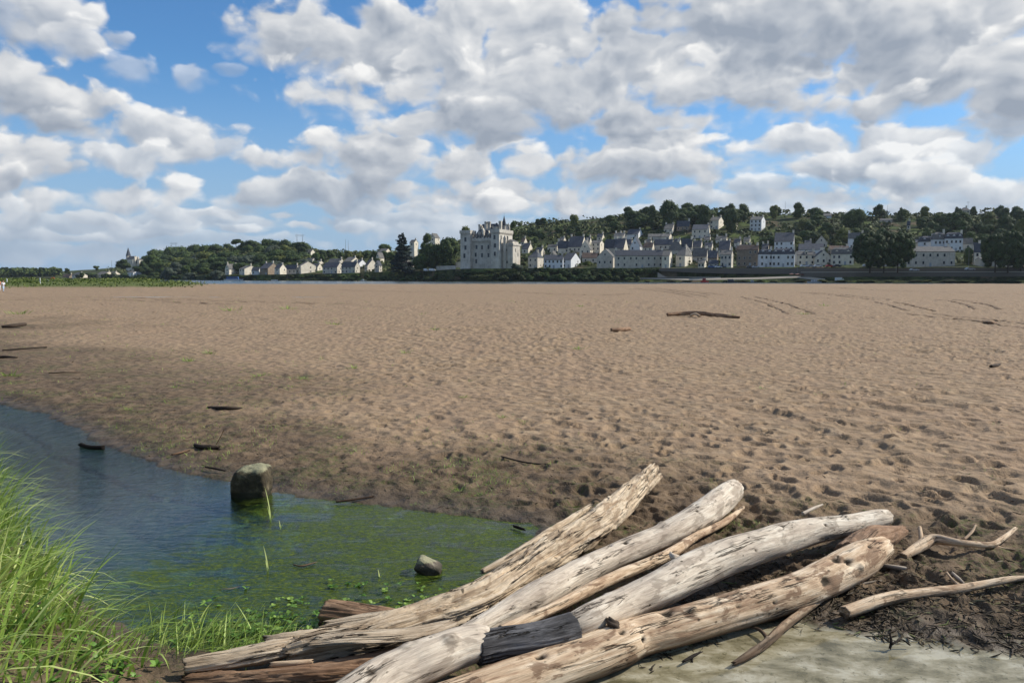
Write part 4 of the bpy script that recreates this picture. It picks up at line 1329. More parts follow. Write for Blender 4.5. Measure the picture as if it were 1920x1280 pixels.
class MB:
    """collects boxes and faces with materials and links them as one mesh"""

    def __init__(s):
        s.v, s.f, s.m = [], [], []
        s.mats = []

    def mi(s, m):
        if m not in s.mats:
            s.mats.append(m)
        return s.mats.index(m)

    def face(s, pts, mat):
        k = len(s.v)
        s.v += [tuple(p) for p in pts]
        s.f.append(tuple(range(k, k + len(pts))))
        s.m.append(s.mi(mat))

    def box(s, x0, x1, y0, y1, z0, z1, mat):
        k = len(s.v)
        s.v += [(x0, y0, z0), (x1, y0, z0), (x1, y1, z0), (x0, y1, z0), (x0, y0, z1), (x1, y0, z1), (x1, y1, z1), (x0, y1, z1)]
        for f in ((0, 3, 2, 1), (4, 5, 6, 7), (0, 1, 5, 4), (1, 2, 6, 5), (2, 3, 7, 6), (3, 0, 4, 7)):
            s.f.append(tuple(k + i for i in f))
            s.m.append(s.mi(mat))

    def hull(s, lo, hi, z0, z1, mat):
        """frustum between two footprints of the same number of corners"""
        k, n = len(s.v), len(lo)
        s.v += [(a, b, z0) for a, b in lo] + [(a, b, z1) for a, b in hi]
        for i in range(n):
            j = (i + 1) % n
            s.f.append((k + i, k + j, k + n + j, k + n + i))
            s.m.append(s.mi(mat))
        s.f.append(tuple(k + n + i for i in range(n)))
        s.m.append(s.mi(mat))
        s.f.append(tuple(k + i for i in range(n))[::-1])
        s.m.append(s.mi(mat))

    def tube(s, a, b, r0, r1, mat, n=8):
        a, b = Vector(a), Vector(b)
        d = (b - a).normalized()
        p = d.orthogonal().normalized()
        q = d.cross(p)
        k = len(s.v)
        for c, r in ((a, r0), (b, r1)):
            for i in range(n):
                t = 2 * math.pi * i / n
                s.v.append(tuple(c + p * math.cos(t) * r + q * math.sin(t) * r))
        for i in range(n):
            j = (i + 1) % n
            s.f.append((k + i, k + j, k + n + j, k + n + i))
            s.m.append(s.mi(mat))
        s.f.append(tuple(k + n + i for i in range(n)))
        s.f.append(tuple(k + i for i in range(n))[::-1])
        s.m += [s.mi(mat)] * 2

    def build(s, name, parent=None, smooth=False):
        me = bpy.data.meshes.new(name)
        me.from_pydata(s.v, [], s.f)
        for m in s.mats:
            me.materials.append(m)
        me.polygons.foreach_set('material_index', s.m)
        if smooth:
            me.polygons.foreach_set('use_smooth', [True] * len(s.f))
        me.update()
        o = bpy.data.objects.new(name, me)
        col.objects.link(o)
        o.parent = parent
        return o


_win = {}


def window(parent, x, y, z, w, h, side='f', arch=False, shutters=False):
    """a window on the front (-y) or the right side (+x): pale surround and dark pane, shared meshes"""
    key = (round(w, 1), round(h, 1), side, shutters)
    if key not in _win:
        b = MB()
        e = .14
        if side == 'f':
            b.box(-w / 2 - e, w / 2 + e, -.06, .10, -h / 2 - e, h / 2 + e, LINT)
            b.box(-w / 2, w / 2, -.09, -.05, -h / 2, h / 2, GLASS)
            if shutters:
                b.box(-w / 2 - e - w * .5, -w / 2 - e, -.09, -.02, -h / 2, h / 2, SHUT)
                b.box(w / 2 + e, w / 2 + e + w * .5, -.09, -.02, -h / 2, h / 2, SHUT)
        else:
            b.box(-.10, .06, -w / 2 - e, w / 2 + e, -h / 2 - e, h / 2 + e, LINT)
            b.box(.05, .09, -w / 2, w / 2, -h / 2, h / 2, GLASS)
        o = b.build('window', parent)
        _win[key] = o
    else:
        o = _win[key].copy()
        col.objects.link(o)
        o.parent = parent
    o.location = (x, y, z)
    return o


HOUSES = []


def house(label, px0, px1, base, eave, ridge, fs=0.0, typ='g', roof=R_SLATE, wall=W_GREY, win=None, chim=1, D=None, a=None, cat='house', group='village houses', dormers=0, shut=False, name='house', side_lit=True, deep=None, nstorey=None):
    """a house between two pixel columns; fs = share of its width that is its sunlit right side"""
    pc = (px0 + px1) / 2
    if D is None:
        D = terr_D(pc, base)
    k = D / F
    if 0 < fs < .4:
        fs = fs + .10
    if a is None:
        a = 21 if fs > 0 else (4 + (int(px0) * 7) % 5)
    A = R(a)
    Wp = (px1 - px0) * k
    W = Wp * (1 - fs) / math.cos(A)
    Dp = Wp * fs / math.sin(A) if fs > 0 else (deep or max(5.0, min(8.0, W * .7)))
    Dp = max(3.5, min(Dp, 16))
    zb = zat(base, D)
    He, Hr = (base - eave) * k, (base - ridge) * k
    cx = ((px0 + px1) / 2 - 960) / F * D
    root = empty(name, (cx, D + Dp * .5, zb), -A)
    tag(root, label, cat, group)
    w2, d2 = W / 2, Dp / 2
    b = MB()
    b.box(-w2, w2, -d2, d2, -5.0, He, wall)
    if typ == 'g':
        for sx in (-1, 1):
            b.face([(sx * w2, -d2, He), (sx * w2, d2, He), (sx * w2, 0, Hr - .05)][::sx], wall)
    if typ == 'f':
        for sy in (-1, 1):
            b.face([(-w2, sy * d2, He), (w2, sy * d2, He), (0, sy * d2, Hr - .05)][::-sy], wall)
    b.build('wall', root)
    b = MB()
    ov, th = .28, .22
    dz = 0.10
    if typ == 'g':
        sl = (Hr - He) / d2
        for sy in (-1, 1):
            e0, e1 = (sy * (d2 + ov), He - sl * ov + dz), (0, Hr + dz)
            x0, x1 = -w2 - .12, w2 + .12
            pts = [(x0, e0[0], e0[1]), (x1, e0[0], e0[1]), (x1, e1[0], e1[1]), (x0, e1[0], e1[1])]
            lo = [(p[0], p[1], p[2] - th) for p in pts]
            if sy > 0:
                pts, lo = pts[::-1], lo[::-1]
            b.face(pts, roof)
            b.face(lo[::-1], roof)
            for i in range(4):
                j = (i + 1) % 4
                b.face([lo[i], lo[j], pts[j], pts[i]], roof)
    elif typ == 'f':
        sl = (Hr - He) / w2
        for sx in (-1, 1):
            e0, e1 = (sx * (w2 + ov), He - sl * ov + dz), (0, Hr + dz)
            y0, y1 = -d2 - .12, d2 + .12
            pts = [(e0[0], y0, e0[1]), (e0[0], y1, e0[1]), (e1[0], y1, e1[1]), (e1[0], y0, e1[1])]
            lo = [(p[0], p[1], p[2] - th) for p in pts]
            if sx > 0:
                pts, lo = pts[::1], lo[::1]
            else:
                pts, lo = pts[::-1], lo[::-1]
            b.face(pts, roof)
            b.face(lo[::-1], roof)
            for i in range(4):
                j = (i + 1) % 4
                b.face([lo[i], lo[j], pts[j], pts[i]], roof)
    elif typ == 'h':
        q = min(w2 * .62, d2)
        b.hull([(-w2 - ov, -d2 - ov), (w2 + ov, -d2 - ov), (w2 + ov, d2 + ov), (-w2 - ov, d2 + ov)],
               [(-w2 + q, -.1), (w2 - q, -.1), (w2 - q, .1), (-w2 + q, .1)], He, Hr, roof)
    elif typ == 'm':
        hm = He + (Hr - He) * .72
        i1 = d2 * .22
        b.hull([(-w2 - ov, -d2 - ov), (w2 + ov, -d2 - ov), (w2 + ov, d2 + ov), (-w2 - ov, d2 + ov)],
               [(-w2 + i1, -d2 + i1), (w2 - i1, -d2 + i1), (w2 - i1, d2 - i1), (-w2 + i1, d2 - i1)], He, hm, roof)
        b.hull([(-w2 + i1, -d2 + i1), (w2 - i1, -d2 + i1), (w2 - i1, d2 - i1), (-w2 + i1, d2 - i1)],
               [(-w2 + i1 * 3, -.3), (w2 - i1 * 3, -.3), (w2 - i1 * 3, .3), (-w2 + i1 * 3, .3)], hm + .003, Hr, roof)
    ro = b.build('roof', root)
    rr = random.Random(int(px0 * 31 + base))
    # chimneys on the gables
    spots = []
    if typ in 'gm':
        spots = [(w2 - .6, 0), (-w2 + .6, 0), (0.15 * w2, 0)]
    elif typ == 'f':
        spots = [(0, d2 - .6), (0, -d2 + 1.0), (w2 * .5, 0)]
    else:
        spots = [(w2 * .35, 0), (-w2 * .4, 0), (0, 0)]
    for i in range(chim):
        x, y = spots[i % 3]
        b = MB()
        hh = rr.uniform(1.0, 1.9)
        b.box(x - .55, x + .55, y - .35, y + .35, Hr - 1.4, Hr + hh, W_CREAM)
        b.box(x - .65, x + .65, y - .45, y + .45, Hr + hh, Hr + hh + .15, W_GREY)
        b.tube((x - .2, y, Hr + hh + .15), (x - .2, y, Hr + hh + .55), .13, .11, R_BROWN)
        b.tube((x + .25, y, Hr + hh + .15), (x + .25, y, Hr + hh + .5), .13, .11, R_BROWN)
        b.build('chimney', ro)
    for i in range(dormers):
        x = -w2 + W * (i + .5) / dormers
        y0 = -d2 + .3
        zc = He + .2
        b = MB()
        dw, dh = .8, 1.5
        b.box(x - dw, x + dw, y0, y0 + 2.2, zc, zc + dh, wall)
        b.box(x - .45, x + .45, y0 - .05, y0, zc + .25, zc + dh - .15, GLASS)
        b.face([(x - dw - .1, y0 - .1, zc + dh), (x + dw + .1, y0 - .1, zc + dh), (x, y0 - .1, zc + dh + 1.0)], wall)
        b.face([(x - dw - .2, y0 - .15, zc + dh - .05), (x, y0 - .15, zc + dh + 1.1), (x, y0 + 3, zc + dh + 1.1), (x - dw - .2, y0 + 2.2, zc + dh - .05)][::-1], roof)
        b.face([(x + dw + .2, y0 - .15, zc + dh - .05), (x, y0 - .15, zc + dh + 1.1), (x, y0 + 3, zc + dh + 1.1), (x + dw + .2, y0 + 2.2, zc + dh - .05)], roof)
        b.build('dormer', ro)
    # windows
    nst = nstorey or max(1, int(round(He / 3.3)))
    nx = win if win is not None else max(1, int(W / 3.2))
    st = He / nst
    for sI in range(nst):
        for i in range(nx):
            x = -w2 + W * (i + .5) / nx + rr.uniform(-.2, .2)
            h = min(1.5, st * .5)
            if sI == 0 and i == nx // 2 and nst > 1:
                b = MB()
                b.box(x - .65, x + .65, -d2 - .06, -d2 + .1, -.2, 2.25, LINT)
                b.box(x - .5, x + .5, -d2 - .09, -d2 - .05, -.2, 2.1, SHUT)
                b.build('door', root)
                continue
            if rr.random() < .12:
                continue
            window(root, x, -d2, st * (sI + .52), .95, h, 'f', shutters=shut)
    if fs > .15:
        for sI in range(nst):
            if rr.random() < .6:
                window(root, w2, rr.uniform(-.25, .25) * Dp, st * (sI + .55), .8, min(1.3, st * .45), 's')
    if typ == 'f' and Hr - He > 3:
        window(root, 0, -d2, He + (Hr - He) * .3, .8, 1.1, 'f')
    HOUSES.append((px0, px1, ridge, base, D))
    return root


def build_village():
    H = house
    S, Gt, Bt = R_SLATE, R_GREY, R_BROWN
    C, Y, Wt, Bn = W_CREAM, W_GREY, W_WHITE, W_BROWN
    # ---- waterfront, from the castle to the right
    H('square pavilion with a steep dark hipped roof just right of the castle', 990, 1020, 503, 483, 472, .32, 'h', S, Y, win=2, chim=1)
    H('low long bluish white house between the pavilion and the white gable', 1021, 1056, 503.5, 486.5, 478, 0, 'g', S, Wt, win=5, chim=1)
    H('house with a bright cream gable facing right, second from the castle pavilion', 1052, 1093, 502, 487, 474, .62, 'g', S, Wt, chim=0, a=29)
    H('tall plain grey stone barn with its gable end to the river', 1119, 1156, 502.5, 482, 467, .12, 'f', Gt, Y, win=3, chim=0, nstorey=1)
    H('very long low stone house with a dark slate roof on the quay', 1154, 1243, 502.5, 479, 469, 0, 'g', S, Y, win=8, chim=2, a=3, nstorey=2)
    H('small stone house with sunlit right wall at the end of the very long house', 1240, 1266, 502.5, 480, 470, .5, 'g', Gt, C, chim=0)
    H('stone house with wide grey roof and bright sunlit side behind the quay fence', 1266, 1306, 500, 480, 463, .62, 'h', Gt, C, chim=1, a=29)
    H('narrow grey waterfront house with a bright right side wall', 1350, 1380, 502, 477, 469, .28, 'g', Gt, Y, win=3)
    H('tall brown stone waterfront house with two storeys and small chimneys', 1381, 1423, 500, 468, 460, .05, 'g', Bt, Bn, win=4, chim=2)
    H('left half of the bluish white waterfront terrace, with slate dormers', 1423, 1447, 501, 477, 467, 0, 'm', S, Wt, win=3, dormers=2, chim=1)
    H('right half of the bluish white waterfront terrace, with tall white dormer gables', 1447, 1491, 501, 477, 466, .04, 'm', S, Wt, win=5, dormers=3, chim=1)
    H('low cream stone house with grey roof right of the white terrace', 1494, 1527, 497, 478, 471, 0, 'g', Gt, C, win=3, dormers=1)
    H('cream stone house with a pointed gable facing the river', 1527, 1558, 497, 482, 469, 0, 'f', S, C, win=3, chim=2)
    H('broad stone house with grey mansard roof left of the dark clipped trees', 1558, 1601, 497, 477, 464, .05, 'm', Gt, C, win=4, dormers=2)
    H('long two storey stone building with a cornice between the clipped trees', 1692, 1794, 500, 472, 462, .04, 'g', Gt, Y, win=7, chim=2, a=6, nstorey=2)
    H('slim stone house with a lit slate roof edge left of the right hand trees', 1823, 1841, 497, 472, 455, .3, 'g', S, C, chim=1)
    H('low wall like cream outbuilding beside the right hand trees', 1838, 1872, 499, 487, 483, 0, 'g', Gt, Y, win=2, chim=0)
    H('low stone house half hidden behind the right hand clipped trees', 1872, 1915, 500, 483, 476, 0, 'g', Gt, C, win=3)
    # ---- second and third rows
    H('small sunlit gabled house just right of the castle tower', 978, 1000, 476, 467, 456, .45, 'g', S, C, chim=1)
    H('tiny sunlit gable up the slope behind the castle tower', 976, 989, 461, 454, 446, .5, 'g', Bt, C, chim=1)
    H('low flat roofed pale house behind the white gable', 1026, 1048, 474, 463, 459, .1, 'g', Gt, C, chim=1)
    H('dark roofed house with pale left chimney above the white gable', 1046, 1068, 476, 465, 452, 0, 'g', S, C, chim=2)
    H('big steep slate roof with sunlit end wall in the centre of the old town', 1063, 1104, 474, 463, 443, .30, 'g', S, C, chim=2)
    H('cream gable with steep grey roof left of the pale flat topped house', 1086, 1112, 486, 468, 451, .15, 'f', Gt, C)
    H('pale flat topped stone house above the grey stone barn', 1108, 1134, 478, 456, 451, .3, 'g', Gt, C, win=2)
    H('low grey house between the white gable and the grey barn', 1092, 1120, 494, 483, 474, 0, 'g', Bt, Y, win=2, chim=1)
    H('dark slate roofed house above the left end of the very long house', 1133, 1160, 480, 464, 449, .1, 'g', S, Y)
    H('steep slate house with sunlit gable and twin chimneys above the long house', 1150, 1182, 482, 466, 447, .35, 'g', S, C, chim=3)
    H('tall white gabled house above the middle of the very long house', 1181, 1206, 482, 461, 444, .25, 'f', S, Wt, chim=1)
    H('pale house with two chimney stacks high above the long house', 1150, 1175, 452, 443, 437, .2, 'g', Gt, C, chim=3)
    H('long pale grey house under the wood with a white gable', 1174, 1208, 447, 440, 430, .42, 'g', S, Wt, chim=1, a=27)
    H('brown roofed house right of the tall white gable', 1205, 1228, 482, 464, 455, .2, 'g', Bt, C, chim=2)
    H('low grey shed like house on the terrace below the wood', 1215, 1240, 452, 444, 439, 0, 'g', Gt, Y, win=2, chim=0)
    H('sunlit low stone house on the terrace right of the grey shed', 1238, 1264, 452, 444, 438, .35, 'g', Gt, C, win=2)
    H('long dark slate roof above the right end of the very long house', 1226, 1264, 470, 459, 449, .08, 'g', S, Y, chim=1)
    H('grey pyramid roofed house in front of the long dark slate roof', 1254, 1280, 482, 470, 453, 0, 'h', Gt, Y, chim=1)
    H('dark slate roofed house right of the grey pyramid roof', 1276, 1299, 478, 463, 448, .1, 'g', S, Y, chim=1)
    H('stone gable behind the house with the bright sunlit side', 1276, 1300, 490, 472, 461, .4, 'f', Gt, C, chim=0)
    H('slate house with thick pale chimney in the middle of the town', 1297, 1321, 476, 463, 451, .3, 'g', S, C, chim=2)
    H('wide low house with grey roof in front of the thick chimney house', 1298, 1328, 492, 480, 465, .1, 'g', Gt, Y, win=4)
    H('flat fronted brown house right of the wide low grey house', 1326, 1350, 497, 483, 470, .25, 'g', S, Bn, win=2)
    H('tall house with a great dark slate roof and sunlit narrow gable', 1346, 1377, 484, 468, 451, .3, 'g', S, Y, chim=2)
    H('grey house with a single tall chimney up behind the great slate roof', 1340, 1366, 462, 450, 443, .2, 'g', Gt, C, chim=2)
    H('low slate roof behind the brown stone waterfront house', 1378, 1412, 476, 466, 459, .15, 'g', S, Bn, chim=1)
    H('small hipped grey house behind the left end of the white terrace', 1405, 1428, 484, 472, 464, .2, 'h', Gt, Bn, chim=2)
    H('tall white house with a huge dark slate roof above the terrace', 1451, 1499, 480, 453, 436, .24, 'g', S, Wt, win=4, chim=1)
    H('wide dark slate roof with a sunlit right gable behind the cream houses', 1497, 1551, 482, 468, 457, .14, 'g', S, Wt, win=4, chim=0)
    H('pale grey gabled house on the slope above the wide slate roof', 1527, 1559, 466, 455, 442, .3, 'f', Gt, Y, win=2, chim=0)
    H('white two storey house with dark roof at the left of the clipped trees', 1588, 1618, 468, 447, 437, .08, 'g', Gt, Wt, win=2, chim=2)
    H('low dark roofed house under the white two storey house', 1556, 1590, 476, 468, 461, 0, 'g', Bt, Y, win=2, chim=1)
    H('low slate roofed house behind the left of the long cornice building', 1694, 1726, 468, 455, 449, 0, 'g', S, Y, win=3)
    H('slate roofed house with dormers left of the twin tall houses', 1724, 1748, 470, 454, 443, .0, 'm', S, Wt, win=2, dormers=2)
    H('left of the twin tall grey houses behind the cornice building', 1747, 1768, 472, 450, 436, 0, 'm', Gt, Wt, win=3, dormers=1)
    H('right of the twin tall grey houses, with a dark mansard and bright end', 1769, 1803, 472, 448, 436, .08, 'm', S, Wt, win=4, dormers=3)
    H('low ruined looking stone house with rounded gable right of the twins', 1802, 1824, 470, 457, 447, .2, 'g', Gt, Y, win=1, chim=0)
    H('small cream house among trees above the steep hipped pavilion', 1003, 1022, 482, 472, 464, .4, 'g', S, C)
    H('little grey gable just above the low long bluish white house', 1030, 1046, 489, 479, 471, .3, 'f', Gt, C, win=1, chim=0)
    H('slim cream house left of the pale flat topped house', 1096, 1110, 462, 453, 445, .4, 'g', S, C)
    H('small slate house between the twin chimneys and the tall white gable', 1172, 1188, 470, 458, 449, .4, 'g', S, C)
    H('small cream gable under the terrace, right of the brown roof', 1207, 1224, 466, 457, 449, .4, 'g', Gt, C)
    H('little cream house between the long slate roof and the pyramid roof', 1262, 1279, 464, 456, 448, .45, 'g', S, C)
    H('cream cottage with sunlit end right of the thick pale chimney', 1319, 1340, 474, 463, 455, .4, 'g', S, C)
    H('small pale house up the slope left of the single tall chimney', 1318, 1336, 458, 450, 443, .45, 'g', Gt, C)
    H('slate roofed house between the great slate roof and the brown house', 1374, 1392, 466, 456, 448, .4, 'g', S, C)
    H('small sunlit house above the brown stone waterfront house', 1392, 1410, 460, 452, 445, .45, 'g', Gt, C)
    H('narrow slate roof peeping over the left end of the white terrace', 1426, 1446, 476, 466, 457, .35, 'g', S, C, chim=2)
    H('small stone shed between the bright sided house and the quay', 1308, 1328, 502, 493, 487, .35, 'g', Gt, C, win=2)
    H('low garage with a slate roof left of the narrow grey waterfront house', 1328, 1350, 503, 494, 488, .2, 'g', S, Y, win=2, chim=0)
    H('small grey house above the wide slate roof, left of the pale gable', 1506, 1526, 466, 458, 451, .35, 'g', S, C)
    H('cream house squeezed behind the broad mansard house', 1560, 1582, 486, 475, 467, .3, 'g', S, C)
    H('tiny cream cottage on the slope above the white gable', 1048, 1062, 458, 451, 445, .45, 'g', Gt, C)
    H('slate roofed cottage just left of the steep central slate roof', 1118, 1134, 452, 445, 439, .4, 'g', S, C)
    H('white house between the bluish grey house and the cream house on the left', 660, 684, 502, 494, 487, .4, 'g', S, Wt)
    H('small grey cottage above the long grey blue roof on the left bank', 590, 606, 500, 494, 489, .35, 'g', S, C)
    # ---- on the hillside
    H('grey roofed house half in the trees, highest at the left of the hill', 1243, 1270, 438, 430, 420, .35, 'g', Gt, C, chim=2)
    H('dark old house with steep mossy roof under the hilltop wood', 1267, 1294, 434, 425, 415, .1, 'g', S, Bn, chim=1)
    H('long stone house with a dark roof and bright right end on the hillside', 1295, 1338, 448, 431, 421, .28, 'g', S, C, win=3, chim=1)
    H('bright cream house on the hillside with a sunlit front and plain roof', 1327, 1363, 430, 414, 407, .58, 'g', Gt, C, chim=2, a=29)
    H('small brown house to the right of the bright cream hillside house', 1363, 1385, 430, 421, 414, .4, 'g', S, C, chim=1)
    H('white hillside villa standing alone among the trees', 1404, 1441, 434, 413, 406, .5, 'g', Gt, Wt, win=3, chim=2, a=28)
    H('low grey roofed house on top of the hill', 1538, 1562, 411, 406, 401, .3, 'g', Gt, Wt, win=2, chim=0)
    H('flat grey roofed house on the hill above the clipped trees', 1646, 1670, 419, 414, 411, .1, 'g', Gt, Y, win=2, chim=0)
    H('tiny bright white house up the hill right of the clipped trees', 1695, 1706, 431, 423, 415, .55, 'g', S, C, chim=1, a=27)
    H('square stone house on the skyline at the right', 1796, 1818, 408, 396, 390, .3, 'h', Gt, Y, win=2, chim=1)
    # ---- left of the castle
    H('grey gabled house high behind the trees left of the castle', 806, 824, 470, 446, 438, .3, 'f', Gt, C, chim=0, D=700)
    H('cream house roof showing above the trees right of the great cedar', 769, 784, 470, 455, 450, .4, 'g', Gt, C, chim=1, D=690)
    H('bright cream tower like house low at the right of the great cedar', 752, 774, 510, 493, 487, .55, 'h', Gt, C, win=1, a=28, chim=0)
    H('small bright house in the trees right of the great cedar', 772, 794, 492, 483, 475, .45, 'g', Gt, C, chim=1)
    H('bright cream cottage left of the great cedar, broad grey roof', 684, 706, 509, 498, 486, .72, 'g', Gt, C, chim=1, a=36)
    H('grey gable beside the bright cottage left of the great cedar', 703, 716, 510, 497, 489, .2, 'f', S, Y, win=1, chim=0)
    H('house with a sunlit white wall up the slope left of the great cedar', 708, 733, 488, 475, 466, .45, 'g', Gt, C, chim=0)
    H('tiny white gable in front of the sunlit wall left of the great cedar', 706, 719, 494, 483, 474, .5, 'f', Gt, C, chim=0)
    H('long low grey house by the river with slate roof left of the bright cottage', 640, 674, 512, 500, 491, .08, 'g', S, Y, win=4)
    H('cream house with a grey roof above the long low grey house', 645, 672, 498, 490, 482, .35, 'g', Gt, C)
    H('bluish grey house with broad roof, left of the long low grey house', 605, 642, 513, 501, 492, .1, 'g', S, Y, win=4)
    H('grey roofed house behind the bluish grey house', 615, 645, 500, 492, 485, .1, 'g', Gt, Y, win=3)
    H('small pale cream house right of the large yellow house', 584, 603, 508, 501, 494, .2, 'g', Gt, C, chim=1)
    H('large warm yellow house with an arched opening by the river', 560, 587, 513, 498, 490, .8, 'g', Gt, C, chim=0, a=40)
    H('long grey blue roofed house left of the large yellow house', 533, 562, 514, 504, 497, .05, 'g', S, Y, win=3)
    H('narrow grey house with a white gable on the left waterfront', 516, 534, 516, 503, 495, .4, 'g', S, C, chim=1)
    H('tall brown gabled house on the left waterfront', 487, 518, 516, 503, 493, .35, 'g', S, W_BROWN, chim=2)
    H('pale yellow house with small extension on the left waterfront', 448, 478, 516, 504, 498, .6, 'g', Gt, C, a=29)
    H('pointed sunlit house at the left end of the waterfront houses', 423, 441, 515, 504, 495, .5, 'f', Gt, C, chim=2)
    H('small grey house with white window frames left of the tall brown gable', 474, 488, 516, 507, 501, 0, 'g', S, Wt, win=2, chim=0)
    H('tiny pale house on the hill at the right end of the left wood', 578, 590, 478, 473, 468, .4, 'g', Gt, C, chim=0)
    H('low grey house between the yellow house and the wooded hill', 574, 592, 492, 487, 484, .1, 'g', Gt, Y, win=1, chim=0)
    H('cream village house far away at the left, below the church', 180, 210, 520, 514, 509, .4, 'g', Gt, C)
    H('bright cream gabled house far away at the far left', 136, 156, 524, 516, 511, .45, 'g', S, C)
    H('brown roofed low house left of the far bright gabled house', 118, 138, 525, 519, 514, .1, 'g', Bt, Bn)
    H('small cream house directly below the church hill', 206, 221, 518, 513, 509, .4, 'g', Gt, C)
    H('low white house between the bushes below the church', 240, 262, 518, 511, 507, .3, 'g', Gt, Wt)


build_village()


# ---------------------------------------------------------------- the castle
def build_castle():
    D = 562.0
    k = D / F
    A = R(22)
    x0 = (864 - 960) * k
    zb = zat(503, D)
    root = empty('castle', (x0, D, zb - 0.0), -A)
    tag(root, 'great pale stone castle with square towers and a small spire on the river bank', 'castle')
    ka = k / math.cos(A)
    Z = lambda py: (503 - py) * k
    X = lambda px: (px - 864) * ka
    kd = k / math.sin(A)

    def block(name, xa, xb, ya, yb, top, wall=W_TUFF, crown=True, battered=0.0, z0=-7):
        b = MB()
        e = battered
        b.hull([(xa - e, ya - e), (xb + e, ya - e), (xb + e, yb + e), (xa - e, yb + e)], [(xa, ya), (xb, ya), (xb, yb), (xa, yb)], z0, 3, wall)
        b.box(xa, xb, ya, yb, 3.003, Z(top), wall)
        o = b.build(name, root)
        if crown:
            c = MB()
            zt = Z(top)
            c.box(xa - .5, xb + .5, ya - .5, yb + .5, zt - 1.9, zt + .35, wall)
            n = max(3, int((xb - xa) / 1.1))
            for i in range(n):
                xx = xa + (xb - xa) * (i + .5) / n
                c.box(xx - .22, xx + .22, ya - .48, ya - .003, zt - 2.8, zt - 1.9, wall)
            m_ = max(3, int((yb - ya) / 1.1))
            for i in range(m_):
                yy = ya + (yb - ya) * (i + .5) / m_
                c.box(xb + .003, xb + .48, yy - .22, yy + .22, zt - 2.8, zt - 1.9, wall)
            c.build('parapet', o)
        return o
    xL0, xL1 = X(864), X(882)
    xM1 = X(921.5)
    xR1 = X(936.5)
    depth = 27 * kd * .9
    main = block('main_building', xL1 - 2, xM1 + 2, 3.5, depth - 2, 449, crown=False)
    left = block('left_tower', xL0, xL1, 0, 9, 434, battered=.5)
    right = block('right_tower', xM1, xR1, 0, 8.5, 433, battered=.4)
    side = block('side_wing', xM1 + .6, xR1 - .02, 8.6, depth, 433, crown=True)
    xA1 = xR1 + 20 * ka
    yA0 = 5.0
    b = MB()
    b.box(xR1 + .003, xA1, yA0, yA0 + 14, -7, Z(459), W_TUFF)
    an = b.build('annex', root)
    b = MB()
    b.box(xR1 + .003, xA1 + .5, yA0 - .5, yA0 + 14.5, Z(461.5), Z(458), W_TUFF)
    b.box(xA1 - 6.5, xA1 - .5, yA0 + 1.0, yA0 + 12, Z(458) + .003, Z(458) + 1.6, W_TUFF)
    b.build('parapet', an)
    b = MB()
    b.hull([(xA1 - 7, yA0 + .5), (xA1 - .2, yA0 + .5), (xA1 - .2, yA0 + 12.5), (xA1 - 7, yA0 + 12.5)], [(xA1 - 4, yA0 + 5), (xA1 - 3.4, yA0 + 5), (xA1 - 3.4, yA0 + 8), (xA1 - 4, yA0 + 8)],
           Z(458) + 1.61, Z(450), R_GREY)
    b.build('annex_roof', an)
    # stair turret and buttresses on the annex front
    b = MB()
    b.box(xR1 + 1.5, xR1 + 3.4, yA0 - 1.4, yA0 - .003, -7, Z(449), W_TUFF)
    b.box(xR1 + 5.2, xR1 + 6.2, yA0 - .8, yA0 - .003, -7, Z(470), W_TUFF)
    b.hull([(xR1 + 1.3, yA0 - 1.6), (xR1 + 3.6, yA0 - 1.6), (xR1 + 3.6, yA0), (xR1 + 1.3, yA0)], [(xR1 + 2.4, yA0 - .8), (xR1 + 2.5, yA0 - .8), (xR1 + 2.5, yA0 - .7), (xR1 + 2.4, yA0 - .7)], Z(449) + .003, Z(443), W_TUFF)
    b.build('buttress', root)
    # main roof, dormers and chimneys
    b = MB()
    y0, y1, zt = 3.8, depth - 2.2, Z(449)
    b.hull([(xL1 + .5, y0), (xM1 - .3, y0), (xM1 - .3, y1), (xL1 + .5, y1)], [(xL1 + 4, (y0 + y1) / 2 - .2), (xM1 - .5, (y0 + y1) / 2 - .2), (xM1 - .5, (y0 + y1) / 2 + .2), (xL1 + 4, (y0 + y1) / 2 + .2)],
           zt + .01, Z(420), R_SLATE)
    rf = b.build('roof', root)
    b = MB()
    b.box(xL1 + .1, xM1 - .1, 2.7, 3.497, zt - 1.6, zt + .5, W_TUFF)
    b.box(xL1 + .1, xM1 - .1, 3.2, 3.495, Z(456), Z(455), W_TUFF)
    b.build('parapet', root)
    for pa, pb, top, mt in ((886, 889, 441, 0), (893, 895.5, 437, 0), (900, 903.5, 431, 1), (907, 909, 443, 0), (911.5, 914, 436, 1), (917.5, 920, 440, 0)):
        b = MB()
        xa, xb, zt2 = X(pa), X(pb), Z(top)
        b.box(xa, xb, 3.9, 8, zt, zt2 - 1.6, W_TUFF)
        b.box((xa + xb) / 2 - .4, (xa + xb) / 2 + .4, 3.84, 3.9, zt + 1.2, zt + 3.0, GLASS)
        b.hull([(xa - .15, 3.85), (xb + .15, 3.85), (xb + .15, 8), (xa - .15, 8)], [((xa + xb) / 2 - .1, 3.85), ((xa + xb) / 2 + .1, 3.85), ((xa + xb) / 2 + .1, 8), ((xa + xb) / 2 - .1, 8)], zt2 - 1.597, zt2 + .8, W_TUFF)
        b.build('dormer', rf)
